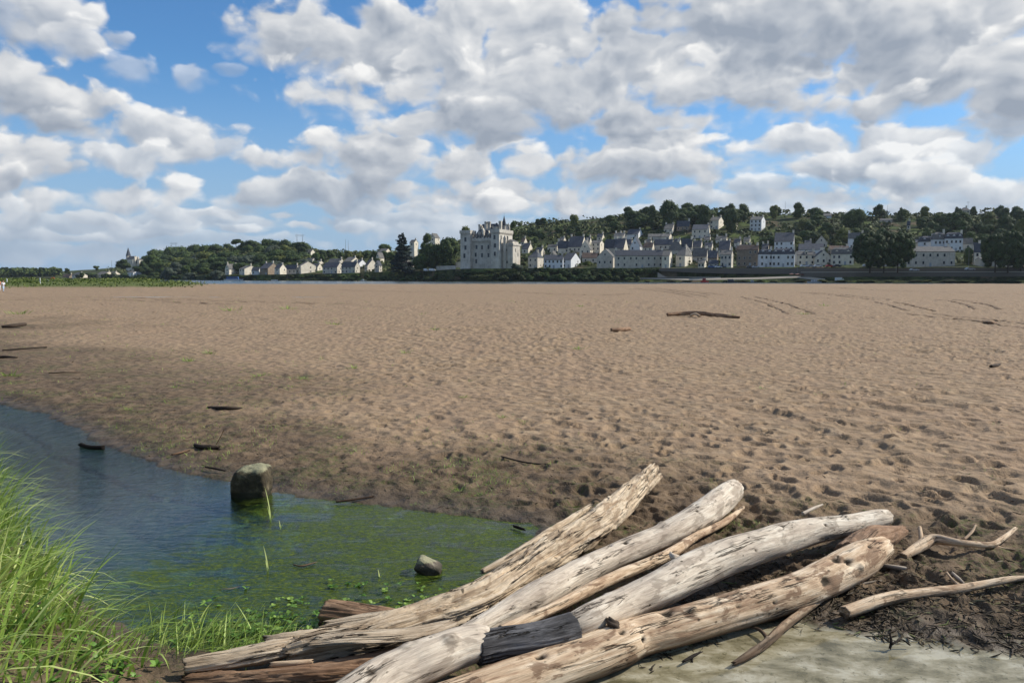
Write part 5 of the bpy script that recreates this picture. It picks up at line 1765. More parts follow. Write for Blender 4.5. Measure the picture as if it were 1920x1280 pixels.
    for pa, pb, top, y in ((888, 891.5, 421, 9), (892, 894, 424, 9.5), (899.5, 903.5, 416, 9), (905.5, 910.5, 416.5, 8.5), (913, 916, 424, 10)):
        b = MB()
        xa, xb = X(pa), X(pb)
        b.box(xa, xb, y, y + 1.6, zt, Z(top), W_TUFF)
        b.box(xa - .25, xb + .25, y - .25, y + 1.85, Z(top) - .9, Z(top) - .4, W_TUFF)
        b.build('chimney', rf)
    # roofs of the right hand part: tall chimney, dark steep roof, spire, turret
    zt = Z(433) + .36
    b = MB()
    b.box(X(932.5), X(937), 3, 5, zt, Z(417), W_TUFF)
    b.box(X(932.3), X(937.2), 2.8, 5.2, Z(417) - 1, Z(417) - .5, W_TUFF)
    b.build('chimney', right)
    b = MB()
    b.box(X(924), X(931), 2, 7, zt, Z(427), W_TUFF)
    b.hull([(X(923.5), 1.6), (X(931.5), 1.6), (X(931.5), 7.4), (X(923.5), 7.4)], [(X(927), 4.2), (X(928), 4.2), (X(928), 4.8), (X(927), 4.8)], Z(427) + .003, Z(420), R_SLATE)
    b.build('tower_roof', right)
    b = MB()
    b.hull([(xM1 + 1.2, 9.5), (xR1 - .6, 9.5), (xR1 - .6, depth - 3), (xM1 + 1.2, depth - 3)], [((xM1 + xR1) / 2 - .2, 13), ((xM1 + xR1) / 2 + .2, 13), ((xM1 + xR1) / 2 + .2, depth - 7), ((xM1 + xR1) / 2 - .2, depth - 7)],
           zt, Z(416), R_SLATE)
    b.build('wing_roof', side)
    cx, cy = (xM1 + xR1) / 2 + 1.5, depth * .52
    ring = [(cx + math.cos(t) * 1.5, cy + math.sin(t) * 1.5) for t in np.linspace(0, 2 * math.pi, 8, endpoint=False)]
    tip = [(cx + math.cos(t) * .06, cy + math.sin(t) * .06) for t in np.linspace(0, 2 * math.pi, 8, endpoint=False)]
    b = MB()
    b.hull(ring, ring, zt, Z(424), W_TUFF)
    b.hull([(cx + (p[0] - cx) * 1.15, cy + (p[1] - cy) * 1.15) for p in ring], tip, Z(424) + .003, Z(405), R_SLATE)
    b.tube((cx, cy, Z(405)), (cx, cy, Z(400)), .08, .04, METAL)
    b.build('spire', side)
    cx, cy = xR1 - 1.3, depth - 4
    ring = [(cx + math.cos(t) * 1.2, cy + math.sin(t) * 1.2) for t in np.linspace(0, 2 * math.pi, 8, endpoint=False)]
    tip = [(cx + math.cos(t) * .06, cy + math.sin(t) * .06) for t in np.linspace(0, 2 * math.pi, 8, endpoint=False)]
    b = MB()
    b.hull(ring, ring, zt, Z(427), W_TUFF)
    b.hull(ring, tip, Z(427) + .003, Z(417), W_TUFF)
    b.build('turret', side)
    # windows
    for px, py in ((873.5, 450), (873.5, 465), (871.5, 480)):
        window(root, X(px), 0, Z(py), 1.6, 3.0, 'f')
    for px, py in ((890.5, 464), (901, 464.5), (913, 464), (901, 479), (913, 479), (889, 478), (890, 490)):
        window(root, X(px), 3.5, Z(py), 1.4, 2.8, 'f')
    for px, py in ((928, 447), (929, 462), (928.5, 477)):
        window(root, X(px), 0, Z(py), 1.5, 2.8, 'f')
    for yy, py in ((3.5, 447), (15, 446.5), (depth - 9, 447)):
        window(root, xR1, yy, Z(py), 1.5, 2.6, 's')
    for yy, py in ((yA0 + 9.5, 478), (yA0 + 5, 470)):
        window(root, xA1, yy, Z(py), .9, 2.4, 's')
    for px, py in ((945, 470), (950, 485), (946, 492)):
        window(root, X(px), yA0, Z(py), .9, 1.6, 'f')
    HOUSES.append((862, 980, 414, 503, D))


build_castle()


# ---------------------------------------------------------------- trees
def foliage_mat(name, a, b, c):
    m, N = new_mat(name)
    P = N.n('ShaderNodeTexCoord', out=3)
    rnd = N.n('ShaderNodeObjectInfo', out=5)
    k = N.n('ShaderNodeAttribute', attribute_name='tone', out=2)
    cc = N.ramp(k, [(0.0, a), (.5, b), (1.0, c)])
    cc = N.mix(N.m('MULTIPLY', rnd, .45), cc, tuple(v * .5 for v in b))
    return finish(m, N, cc, .75, None, .2)


L_DARK = foliage_mat('dark leaves', (.026, .044, .012), (.056, .084, .021), (.13, .165, .04))
L_MID = foliage_mat('green leaves', (.034, .056, .012), (.074, .110, .025), (.15, .19, .045))
L_YEL = foliage_mat('yellow green leaves', (.07, .085, .018), (.14, .155, .032), (.24, .24, .05))
L_GREY = foliage_mat('grey green leaves', (.045, .058, .034), (.085, .105, .066), (.16, .18, .12))
L_CEDAR = foliage_mat('cedar needles', (.010, .020, .016), (.020, .036, .028), (.045, .068, .05))
L_BUSH = foliage_mat('bush leaves', (.028, .038, .011), (.068, .086, .024), (.18, .19, .06))
TRUNK, _N = new_mat('tree bark')
finish(TRUNK, _N, (.06, .045, .032), .9)


def crown_mesh(name, kind, seed, nleaf, mat, size):
    """leaf clumps in lobes through the crown; unit: 1 high from 0 to 1, half width about 0.5"""
    r = np.random.default_rng(seed)
    lobes = []
    if kind == 'round':
        for i in range(15):
            a, e = r.uniform(0, 6.28), r.uniform(-.7, 1.3)
            rad = .27 * math.cos(e)
            lobes.append((math.cos(a) * rad, math.sin(a) * rad, .52 + .28 * math.sin(e), r.uniform(.14, .24)))
        lobes.append((0, 0, .42, .34))
        lobes.append((.1, 0, .24, .24))
        lobes.append((-.12, .05, .22, .22))
    elif kind == 'tall':
        for i in range(12):
            z = r.uniform(.12, .88)
            w = .16 * math.sin(math.pi * (z * .8 + .15))
            a = r.uniform(0, 6.28)
            lobes.append((math.cos(a) * w, math.sin(a) * w, z, r.uniform(.09, .16)))
    elif kind == 'wide':
        for i in range(18):
            a, q = r.uniform(0, 6.28), r.uniform(0, 1) ** .5
            lobes.append((math.cos(a) * q * .36, math.sin(a) * q * .36, .36 + .30 * (1 - q * q) + r.uniform(-.12, .12), r.uniform(.15, .24)))
        lobes.append((0, 0, .30, .30))
    elif kind == 'cedar':
        for i in range(110):
            z = r.uniform(.02, .97)
            w = .40 * (1 - z) ** .8 + .02
            a = r.uniform(0, 6.28)
            q = r.uniform(.35, 1)
            lobes.append((math.cos(a) * w * q, math.sin(a) * w * q, z - .05 * q, -(.10 * (1 - z) + .035)))
    elif kind == 'pine':
        for i in range(12):
            a, q = r.uniform(0, 6.28), r.uniform(0, 1) ** .5
            lobes.append((math.cos(a) * q * .34, math.sin(a) * q * .34, .80 + r.uniform(-.14, .08), -r.uniform(.18, .26)))
        lobes.append((.12, .1, .60, -.26))
    elif kind == 'bush':
        for i in range(12):
            a, q = r.uniform(0, 6.28), r.uniform(0, 1) ** .5
            lobes.append((math.cos(a) * q * .4, math.sin(a) * q * .4, .30 + .3 * (1 - q) + r.uniform(-.1, .1), r.uniform(.16, .28)))
    elif kind == 'clipped':
        for i in range(95):
            a, e = r.uniform(0, 6.28), r.uniform(-1.12, 1)
            rad = .40 * max(.05, 1 - abs(e) ** 4) ** .5 if e > -.9 else .36 * r.uniform(.2, 1)
            lobes.append((math.cos(a) * rad, math.sin(a) * rad, .50 + .40 * e, r.uniform(.07, .115)))
        lobes.append((0, 0, .5, .44))
    lobes = np.array(lobes)
    w = np.abs(lobes[:, 3]) ** 2
    pick = r.choice(len(lobes), nleaf, p=w / w.sum())
    L = lobes[pick]
    d = r.normal(0, 1, (nleaf, 3))
    d /= np.linalg.norm(d, axis=1)[:, None]
    rad = np.abs(L[:, 3]) * r.uniform(.75, 1.12, nleaf)
    fl = np.where(L[:, 3] < 0, .32, .88)
    C = L[:, :3] + d * np.stack([rad, rad, rad * fl], -1)
    # orient near outward with a random tilt
    nrm = d + r.normal(0, .55, (nleaf, 3))
    nrm /= np.linalg.norm(nrm, axis=1)[:, None]
    h = np.cross(nrm, r.normal(0, 1, (nleaf, 3)))
    h /= np.linalg.norm(h, axis=1)[:, None]
    g = np.cross(nrm, h)
    s = size * r.uniform(.6, 1.4, nleaf)
    V = np.stack([C + h * (s * 1.2)[:, None], C + g * (s * .7)[:, None], C - h * s[:, None], C - g * (s * .8)[:, None]], 1).reshape(-1, 3)
    Fc = np.arange(nleaf * 4).reshape(-1, 4)
    # tone of a clump belongs to its lobe: whole boughs are lighter or darker
    lt = r.uniform(.1, .9, len(lobes))[pick]
    tone = np.clip(lt * .7 + r.uniform(0, .4, nleaf), 0, 1)
    tone = np.repeat(tone, 4)
    # inner mass
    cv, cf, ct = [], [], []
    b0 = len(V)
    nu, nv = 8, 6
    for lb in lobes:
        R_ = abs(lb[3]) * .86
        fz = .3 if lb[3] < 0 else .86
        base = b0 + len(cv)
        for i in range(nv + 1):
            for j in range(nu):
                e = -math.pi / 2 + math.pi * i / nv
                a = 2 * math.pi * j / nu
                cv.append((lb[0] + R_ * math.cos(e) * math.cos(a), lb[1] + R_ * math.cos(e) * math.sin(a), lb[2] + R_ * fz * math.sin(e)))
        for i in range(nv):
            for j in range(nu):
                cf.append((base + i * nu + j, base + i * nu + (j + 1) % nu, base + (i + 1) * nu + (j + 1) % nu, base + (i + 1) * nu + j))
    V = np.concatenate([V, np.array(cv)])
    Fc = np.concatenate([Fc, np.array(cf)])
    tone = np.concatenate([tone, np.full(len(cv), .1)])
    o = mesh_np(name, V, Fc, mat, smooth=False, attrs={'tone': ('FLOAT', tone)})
    return o


def trunk_mesh(kind, seed):
    b = MB()
    r = random.Random(seed)
    if kind in ('cedar', 'tall'):
        b.tube((0, 0, -.1), (0, 0, .9), .022, .006, TRUNK)
    else:
        zt = {'pine': .75, 'clipped': .5}.get(kind, .42)
        b.tube((0, 0, -.15), (.01, 0, zt), .026, .016, TRUNK)
        for i in range(5):
            a = i * 1.3 + r.random()
            b.tube((.008, 0, zt * .75), (math.cos(a) * .22, math.sin(a) * .22, zt + .22), .012, .004, TRUNK, 6)
    return b


PROTO = {}


def proto(kind, mat, var):
    key = (kind, mat.name, var)
    if key not in PROTO:
        n = {'cedar': 7000, 'clipped': 6500, 'bush': 1300}.get(kind, 2600)
        size = {'cedar': .018, 'clipped': .018, 'bush': .035, 'tall': .022, 'pine': .03}.get(kind, .026)
        cr = crown_mesh('crown', kind, 300 + var * 13 + len(kind), n, mat, size)
        tr = None if kind == 'bush' else trunk_mesh(kind, var).build('trunk')
        PROTO[key] = [cr, tr, False]
    return PROTO[key]


NTREE = [0]


def tree(px, base, top, wpx, kind='round', mat=None, label=None, group='trees on the hillside', D=None, name=None, cat='tree', wid=1.0, z=None):
    mat = mat or L_MID
    NTREE[0] += 1
    P = proto(kind, mat, NTREE[0] % (2 if kind in ('cedar', 'clipped') else 3))
    D = D or terr_D(px, base)
    k = D / F
    H, W = (base - top) * k, wpx * k
    x = (px - 960) / F * D
    zz = zat(base, D) if z is None else z
    nm = name or {'cedar': 'cedar_tree', 'pine': 'pine_tree', 'bush': 'bush'}.get(kind, 'tree')
    root = empty(nm, (x, D, zz), random.uniform(0, 6.28))
    natural = {'round': .92, 'tall': .5, 'wide': 1.05, 'cedar': .85, 'pine': .85, 'bush': 1.1, 'clipped': 1.0}[kind]
    sx = W / natural
    for i in (0, 1):
        if i == 1 and kind == 'bush':
            continue
        if P[2]:
            c = P[i].copy()
            col.objects.link(c)
        else:
            c = P[i]
        c.parent = root
        c.scale = (sx, sx, H)
    P[2] = True
    tag(root, label, cat, group)
    return root


def build_trees():
    T = tree
    D_, M_, Y_, G_, C_ = L_DARK, L_MID, L_YEL, L_GREY, L_CEDAR
    one = 'trees on the far bank one can tell apart'
    # ---- single trees
    T(755, 508, 434, 54, 'cedar', C_, 'great dark blue green cedar standing by the river left of the castle', one, D=600)
    T(801, 500, 438, 22, 'tall', D_, 'slim dark conifer rising beside the grey gabled house', one, D=640)
    T(812, 507, 452, 42, 'round', D_, 'dark broad tree between the great cedar and the castle', one, D=590)
    T(840, 506, 440, 46, 'round', D_, 'tall green tree directly left of the castle', one, D=585)
    T(790, 509, 470, 34, 'wide', M_, 'lower green tree above the white van', one, D=585)
    T(722, 478, 456, 26, 'round', M_, 'small round tree against the sky left of the great cedar', one)
    T(874, 470, 421, 20, 'round', L_YEL, 'round yellow green tree showing over the left tower of the castle', one, D=600)
    T(962, 460, 415, 13, 'tall', M_, 'narrow tree top right behind the castle spire', one, D=620)
    T(1075, 430, 401, 19, 'round', Y_, 'single light green tree standing out on the bare ridge', one)
    T(1252, 432, 372, 38, 'round', D_, 'tallest dark round tree on the skyline above the town', one)
    T(1221, 430, 386, 18, 'tall', D_, 'pointed dark tree on the skyline left of the tallest tree', one)
    T(1319, 430, 384, 26, 'round', D_, 'dark dome shaped tree on the skyline right of the tallest tree', one)
    T(1368, 440, 389, 30, 'round', D_, 'dark tree beside the bright cream hillside house', one)
    T(1491, 412, 381, 22, 'round', M_, 'lone leafy tree on the skyline in the middle of the ridge', one)
    T(1447, 412, 384, 18, 'round', Y_, 'light green tree on the skyline above the white villa', one)
    T(1596, 440, 389, 46, 'round', M_, 'large mid green round tree on the hill above the clipped trees', one)
    T(1580, 455, 422, 38, 'wide', Y_, 'yellowish wide tree in front of the large round hill tree', one)
    T(1642, 412, 382, 26, 'wide', D_, 'umbrella shaped dark tree on the skyline above the clipped trees', one)
    T(1682, 418, 389, 22, 'cedar', M_, 'spiky dark conifer on the skyline right of the umbrella tree', one)
    T(1727, 412, 388, 20, 'round', Y_, 'small brown green round tree on the skyline right of the spiky conifer', one)
    T(1788, 440, 397, 48, 'clipped', M_, 'broad dense green tree below the square skyline house', one)
    T(1788, 408, 387, 15, 'wide', D_, 'small dark tree touching the left of the square skyline house', one)
    T(1816, 406, 386, 14, 'wide', D_, 'small dark tree touching the right of the square skyline house', one)
    T(1873, 415, 389, 24, 'round', D_, 'dark tree on the skyline near the right edge', one)
    T(1903, 418, 393, 24, 'round', D_, 'pointed dark tree on the skyline at the right edge', one)
    T(1875, 448, 402, 34, 'round', D_, 'dark hillside tree above the right hand clipped trees', one)
    T(1912, 452, 405, 30, 'round', L_YEL, 'yellow green tree at the right edge above the clipped trees', one)
    T(1735, 450, 420, 30, 'bush', M_, 'bushy tree behind the left of the long cornice building', one)
    T(1812, 497, 463, 20, 'round', M_, 'small green tree right of the long cornice building', one)
    T(1213, 500, 476, 0.1 + 12, 'round', D_, 'small dark tree in front of the very long low house', one)
    for i, (px, w, tp) in enumerate(((1628, 52, 433), (1654, 44, 431), (1680, 50, 432))):
        T(px, 501.5, tp, w + 12, 'clipped', D_, ('left', 'middle', 'right')[i] + ' of the three merged dark clipped plane trees on the quay', 'clipped plane trees on the quay', D=400 + i * 2)
    for i, (px, w, tp) in enumerate(((1862, 40, 437), (1886, 46, 430), (1910, 46, 428), (1934, 50, 428))):
        T(px, 501.5, tp, w + 12, 'clipped', D_, ('leftmost of', 'second from the left of', 'third from the left of', 'last of')[i] + ' the merged clipped trees at the right edge of the quay', 'clipped plane trees on the quay', D=380 + i * 2)
    # ---- the wood left of the castle
    g = 'trees of the left wood'
    lab = {D_.name: 'dark green round tree in the wood on the left hill', M_.name: 'mid green round tree in the wood on the left hill',
           Y_.name: 'light yellow green tree in the wood on the left hill', G_.name: 'grey green tree in the wood on the left hill'}
    rr = random.Random(3)
    sky = [(276, 478), (300, 470), (325, 464), (350, 462), (372, 461), (395, 462), (420, 459), (445, 456), (470, 452), (500, 450), (530, 452), (548, 451), (568, 459), (590, 472)]
    for row in range(5):
        for i in range(14):
            px = 280 + i * 22 + rr.uniform(-6, 6) + (11 if row % 2 else 0)
            if px > 588:
                continue
            ts = np.interp(px, [s_[0] for s_ in sky], [s_[1] for s_ in sky])
            frac = row / 4.0
            top = ts + (500 - ts) * frac * .82 + rr.uniform(-2, 3)
            base = min(top + rr.uniform(26, 36), 520)
            if base > 515 and px > 420:
                base = 513
            mat = rr.choice([D_, D_, M_, M_, D_, G_, Y_] if row > 0 else [D_, M_, D_])
            Dd = np.interp(px, TB[:, 0], TB[:, 3]) - row * (np.interp(px, TB[:, 0], TB[:, 3]) - np.interp(px, TB[:, 0], TB[:, 1]) - 50) / 4.6
            T(px, base, top - 4, rr.uniform(34, 48), rr.choice(['round', 'round', 'wide']), mat, lab[mat.name], g, D=float(Dd))
    T(336 + 110, 470, 448, 20, 'pine', D_, 'flat topped pine standing above the left wood', one, D=900)
    T(568, 478, 452, 26, 'round', D_, 'round tree at the right end of the left wood, under the pylon', one)
    # willows and bushes at the foot of the wood
    for i, (px, b_, tp, w, m_, lb) in enumerate(((320, 528, 497, 34, G_, 'large grey green willow at the water, left of the others'), (362, 530, 509, 34, G_, 'round grey bush at the water in the middle of the willows'),
                                                 (352, 516, 496, 20, M_, 'light green upright willow behind the round grey bush'), (410, 530, 503, 34, G_, 'silvery round willow at the water left of the white boat'),
                                                 (385, 514, 500, 22, M_, 'green willow between the round grey bush and the silvery willow'), (232, 528, 511, 36, D_, 'dark low tree at the water under the church'),
                                                 (268, 528, 512, 28, D_, 'dark low tree at the water right of the church'), (295, 528, 508, 30, D_, 'dark tree at the water left of the large willow'),
                                                 (330, 528, 514, 22, M_, 'small light bush in front of the large willow'), (395, 528, 512, 26, D_, 'dark bush between the two grey willows'),
                                                 (235, 506, 484, 30, D_, 'dark tree in front of the church at its left'), (262, 510, 498, 22, D_, 'dark low tree right under the church nave'),
                                                 (290, 506, 474, 36, M_, 'tall green tree right of the church'), (275, 512, 486, 20, D_, 'dark round tree just right of the church tower'))):
        T(px, b_, tp, w, 'wide' if w > 25 else 'round', m_, lb, 'trees at the water under the left wood', D=float(np.interp(px, TB[:, 0], TB[:, 1])) + 12 + (18 if b_ < 520 else 0) + (60 if tp < 490 else 0))
    # far left
    g = 'trees of the far left bank'
    # the far-off wood there reads as one mass
    n = 9000
    u = rng.uniform((-260 - 960) / F, (118 - 960) / F, n)
    y = rng.uniform(1150, 1330, n)
    x = u * y
    hh = (zat(508.5, 1240) + 3.5) * (1 + .16 * fbm(x / 22, y / 22, octv=3, seed=401))
    c = np.stack([x, y, -1 + hh * rng.uniform(.1, 1, n) ** .5], -1)
    nrm = rng.normal(0, .6, (n, 3)) + np.array([.3, -.5, .5])
    nrm /= np.linalg.norm(nrm, axis=1)[:, None]
    h = np.cross(nrm, rng.normal(0, 1, (n, 3)))
    h /= np.linalg.norm(h, axis=1)[:, None]
    gg = np.cross(nrm, h)
    s = rng.uniform(1.5, 3.2, n)
    V = np.stack([c + h * s[:, None] * 1.2, c + gg * s[:, None], c - h * s[:, None], c - gg * s[:, None]], 1).reshape(-1, 3)
    o = mesh_np('distant_wood', V, np.arange(len(V)).reshape(-1, 4), D_, smooth=False, attrs={'tone': ('FLOAT', np.repeat(rng.uniform(.1, .9, n), 4))})
    tag(o, 'hazy far-off wood in a low line at the far left', 'wood', kind='stuff')
    T(130, 520, 502, 9, 'tall', D_, 'pointed hazy tree just left of the far bright gabled house', g)
    T(184, 518, 497, 9, 'pine', D_, 'tall thin pine with a bare trunk at the far left', g)
    for i in range(11):
        px = 150 + i * 6.5
        T(px, 521 + rr.uniform(-2, 2), 511 + rr.uniform(-2, 3), rr.uniform(8, 14), 'round', rr.choice([D_, M_, G_]), 'small dark tree between the distant houses below the church', g)
    # ---- between wood and castle
    g = 'trees on the slope left of the castle'
    for i in range(17):
        px = 592 + i * 16 + rr.uniform(-4, 4)
        top = np.interp(px, [590, 650, 720, 800, 870], [470, 469, 470, 466, 452]) + rr.uniform(-2, 3)
        mat = rr.choice([D_, M_, M_, Y_])
        T(px, top + 18, top - 1, rr.uniform(18, 26), 'wide', mat, 'low tree on the ridge between the left wood and the castle', g)
    for i in range(16):
        px = 592 + i * 17 + rr.uniform(-4, 4)
        top = rr.uniform(478, 492)
        if 640 < px < 735 and rr.random() < .4:
            continue
        T(px, top + 15, top, rr.uniform(10, 18), 'round', rr.choice([D_, M_]), 'small tree among the houses left of the great cedar', g)
    # ---- the hill above the town
    g = 'trees on the hillside'
    names = {D_.name: 'dark green tree on the hillside above the town', M_.name: 'mid green tree on the hillside above the town',
             Y_.name: 'yellow green tree on the hillside above the town'}

    def blocked(px, top, base, D, w):
        for a, b, r_, bs, Dh in HOUSES:
            if a - w * .35 < px < b + w * .35 and D < Dh + 12 and base > r_ + 1 and top < bs - 2:
                return True
        return False
    n = 0
    tries = 0
    while n < 108 and tries < 6000:
        tries += 1
        px = rr.uniform(975, 1940)
        skyp = np.interp(px, TB[:, 0], TB[:, 4])
        dense = 1.0 if (1180 < px < 1420) else (.62 if px > 1500 else .5)
        if px < 1120:
            dense = .35
        if rr.random() > dense:
            continue
        lim = 470 if px > 1390 else (432 if px > 1180 else 455)
        base = skyp + (lim - skyp) * rr.random() ** .8 + 2
        h = rr.uniform(17, 29) * (1.1 if px > 1500 else 1)
        if px < 1120:
            h *= .6
        w = h * rr.uniform(.9, 1.3)
        Dd = terr_D(px, base)
        if blocked(px, base - h, base, Dd, w):
            continue
        mat = rr.choice([D_, D_, D_, M_] if px < 1420 else [D_, M_, M_, Y_, M_])
        T(px, base + 1, base - h, w, rr.choice(['round', 'wide', 'round']), mat, names[mat.name], g, D=Dd)
        n += 1
    g = 'small trees between the houses of the town'
    n = tries = 0
    while n < 30 and tries < 3000:
        tries += 1
        px = rr.uniform(985, 1600)
        base = rr.uniform(452, 500)
        h = rr.uniform(7, 13)
        Dd = terr_D(px, base)
        if blocked(px, base - h, base, Dd, h * .8):
            continue
        T(px, base + 1, base - h, h * rr.uniform(.9, 1.3), 'round', rr.choice([D_, M_, M_, Y_]), 'small garden tree between the houses of the town', g, D=Dd)
        n += 1
    # ---- bushes along the bank
    for i in range(150):
        px = 432 + (i % 100) * 7.7 + (3.8 if i >= 100 else 0) + rr.uniform(-3, 3)
        if px > 1238:
            continue
        if i >= 100:
            px = 860 + (i - 100) * 7.6
        D0 = float(np.interp(px, TB[:, 0], TB[:, 1]))
        ht = np.interp(px, [430, 640, 700, 860, 940, 1195], [6, 9, 12, 14, 15, 14])
        if 868 < px < 925:
            ht *= .5
        lo = rr.random() < .5
        Dd = D0 + (3 if lo else 9)
        base = 528 if lo else 521
        if i >= 100:
            lo, Dd, base, ht = False, D0 + 15.5, 514, (13 if px > 985 else 8)
        T(px, base, base - ht * rr.uniform(.75, 1.25), rr.uniform(12, 22), 'bush', rr.choice([L_BUSH, L_BUSH, D_, M_]), 'dark green bush in the hedge along the foot of the far bank', 'bushes along the far bank', D=Dd, cat='bush', name='bush')
    T(968, 507, 489, 22, 'bush', G_, 'round grey green bush at the foot of the castle tower', 'bushes along the far bank', D=530, cat='bush')
    T(1102, 502, 485, 20, 'bush', Y_, 'yellow green bush left of the grey stone barn', 'bushes along the far bank', D=497, cat='bush')
    for i in range(22):
        px = 1215 + i * 35 + rr.uniform(-12, 12)
        D0 = float(np.interp(px, TB[:, 0], TB[:, 1]))
        T(px, 528, 528 - rr.uniform(2.5, 5), rr.uniform(14, 30), 'bush', rr.choice([L_BUSH, M_, Y_]), 'low bush at the water line below the quay', 'low bushes below the quay', D=D0 + 3, cat='bush', name='bush')


build_trees()


def build_cover():
    # undergrowth, hedges and vines that cover the hillside between the trees
    n = 26000
    u = rng.uniform((200 - 960) / F, (2050 - 960) / F, n)
    D0 = np.interp(u, TU, TB[:, 1])
    D1 = np.interp(u, TU, TB[:, 3])
    t = rng.uniform(0, 1, n)
    y = D0 + 60 + (D1 - D0 - 50) * t
    x = u * y
    cl = fbm(x / 22, y / 22, octv=3, seed=301)
    ok = rng.uniform(0, 1, n) < .35 + 1.2 * cl
    x, y, cl = x[ok], y[ok], cl[ok]
    z = terr(x, y)
    n = len(x)
    hgt = rng.uniform(.4, 2.4, n) * (1 + .8 * cl)
    u2 = x / y
    tt = (y - np.interp(u2, TU, TB[:, 1])) / (np.interp(u2, TU, TB[:, 3]) - np.interp(u2, TU, TB[:, 1]))
    hgt = hgt * (1 + 1.8 * sstep(tt, .86, .97) * sstep(fbm(x / 14, y / 60, octv=2, seed=305), -.3, .4))
    c = np.stack([x, y, z + hgt * .6], -1)
    s = rng.uniform(.6, 1.5, n)
    V = []
    for q in range(3):
        nrm = rng.normal(0, .6, (n, 3)) + np.array([0.3, -.3, .6])
        nrm /= np.linalg.norm(nrm, axis=1)[:, None]
        h = np.cross(nrm, rng.normal(0, 1, (n, 3)))
        h /= np.linalg.norm(h, axis=1)[:, None]
        g = np.cross(nrm, h)
        cc = c + rng.normal(0, .8, (n, 3)) * np.array([1, 1, .5])
        V.append(np.stack([cc + h * s[:, None] * 1.2, cc + g * s[:, None], cc - h * s[:, None], cc - g * s[:, None]], 1))
    V = np.concatenate(V).reshape(-1, 3)
    tone = np.repeat(np.clip(np.tile(.45 + .7 * cl, 3) + rng.normal(0, .18, n * 3), 0, 1), 4)
    o = mesh_np('undergrowth', V, np.arange(len(V)).reshape(-1, 4), L_BUSH, smooth=False, attrs={'tone': ('FLOAT', tone)})
    tag(o, 'low green shrubs and vines covering the hillside between the trees', 'undergrowth', kind='stuff')
    # tall weeds on the grassy mound at the left of the sand, and on the far bank
    n = 60000
    x = rng.uniform(-150, -32, n)
    y = rng.uniform(118, 222, n)
    r = x / y
    f = ground_fields(x, y, False)
    cl = fbm(x / 5, y / 5, octv=3, seed=311)
    ok = rng.uniform(0, 1, n) < sstep(f[6], .18, .6) * (.4 + 1.0 * cl)
    x, y, cl = x[ok], y[ok], cl[ok]
    z = ground_z(x, y)
    n = len(x)
    c = np.stack([x, y, z + rng.uniform(0, .5, n) * (1 + cl)], -1)
    nrm = rng.normal(0, .6, (n, 3)) + np.array([.3, -.4, .5])
    nrm /= np.linalg.norm(nrm, axis=1)[:, None]
    h = np.cross(nrm, rng.normal(0, 1, (n, 3)))
    h /= np.linalg.norm(h, axis=1)[:, None]
    g = np.cross(nrm, h)
    s = rng.uniform(.06, .18, n)
    V = np.stack([c + h * s[:, None] * 1.2, c + g * s[:, None], c - h * s[:, None], c - g * s[:, None]], 1).reshape(-1, 3)
    wl = foliage_mat('mound weeds', (.03, .05, .010), (.075, .11, .02), (.18, .20, .05))
    o = mesh_np('mound_weeds', V, np.arange(len(V)).reshape(-1, 4), wl, smooth=False, attrs={'tone': ('FLOAT', np.repeat(np.clip(rng.normal(.5, .2, n) + .5 * cl, 0, 1), 4))})
    tag(o, 'bright green weeds and grass on the low mound at the left edge of the sand', 'weeds', kind='stuff')


build_cover()

# ---------------------------------------------------------------- small things of the far bank
def plain(name, c, rough=.6, spec=.3):
    m, N = new_mat(name)
    P = N.n('ShaderNodeTexCoord', out=3)
    n = N.noise(P, 2.0, 4, .6, dim='3D')
    return finish(m, N, N.mix(N.m('MULTIPLY', n, .5), c, tuple(v * .7 for v in c)), rough, None, spec)


PAINT_W = plain('white paint', (.78, .78, .77), .4, .5)
PAINT_S = plain('silver paint', (.42, .44, .47), .35, .5)
PAINT_K = plain('dark paint', (.03, .032, .04), .35, .5)
PAINT_R = plain('red paint', (.55, .05, .03), .45, .5)
CANOE = plain('canoe hull', (.16, .04, .03), .5, .4)
PAINT_B = plain('blue paint', (.05, .12, .30), .45, .5)
RUBBER = plain('rubber', (.015, .015, .015), .9)
CONC = plain('quay stone', (.15, .13, .105), .95)
COPING = plain('coping stone', (.42, .39, .33), .95)
PATHM = plain('path gravel', (.42, .36, .28), .95)
GRASSM = plain('bank grass', (.07, .10, .02), .95)


def bearing(px, D):
    return (px - 960) / F * D


def strip_obj(name, pts, wid, mat, lift=.12, kind='structure', label=None, cat=None):
    """a ribbon lying on the far bank between pixel points given as (px, D offset from the shore)"""
    P = []
    for a, b in zip(pts[:-1], pts[1:]):
        for t in np.linspace(0, 1, 14, endpoint=False):
            P.append((a[0] + (b[0] - a[0]) * t, a[1] + (b[1] - a[1]) * t))
    P.append(pts[-1])
    V = []
    for px, off in P:
        u = (px - 960) / F
        D0 = float(np.interp(u, TU, TB[:, 1]))
        for s in (-1, 0, 1):
            y = D0 + off + s * wid / 2
            x = u * y
            V.append((x, y, float(terr(x, y)) + lift + (.06 if s == 0 else 0)))
    o = mesh_np(name, V, grid_faces(len(P), 3)[:, ::-1], mat)
    tag(o, label, cat, kind=kind)
    return o


strip_obj('gravel_path', [(1195, 11), (1290, 7), (1420, 7.5), (1490, 9), (1545, 5)], 2.6, PATHM)
strip_obj('ramp_road', [(1232, 14.2), (1300, 10.5), (1350, 9.2)], 1.8, PATHM)
strip_obj('quay_road', [(1230, 24), (1400, 23), (1600, 22), (1800, 22), (2100, 22)], 6, PATHM, .06)


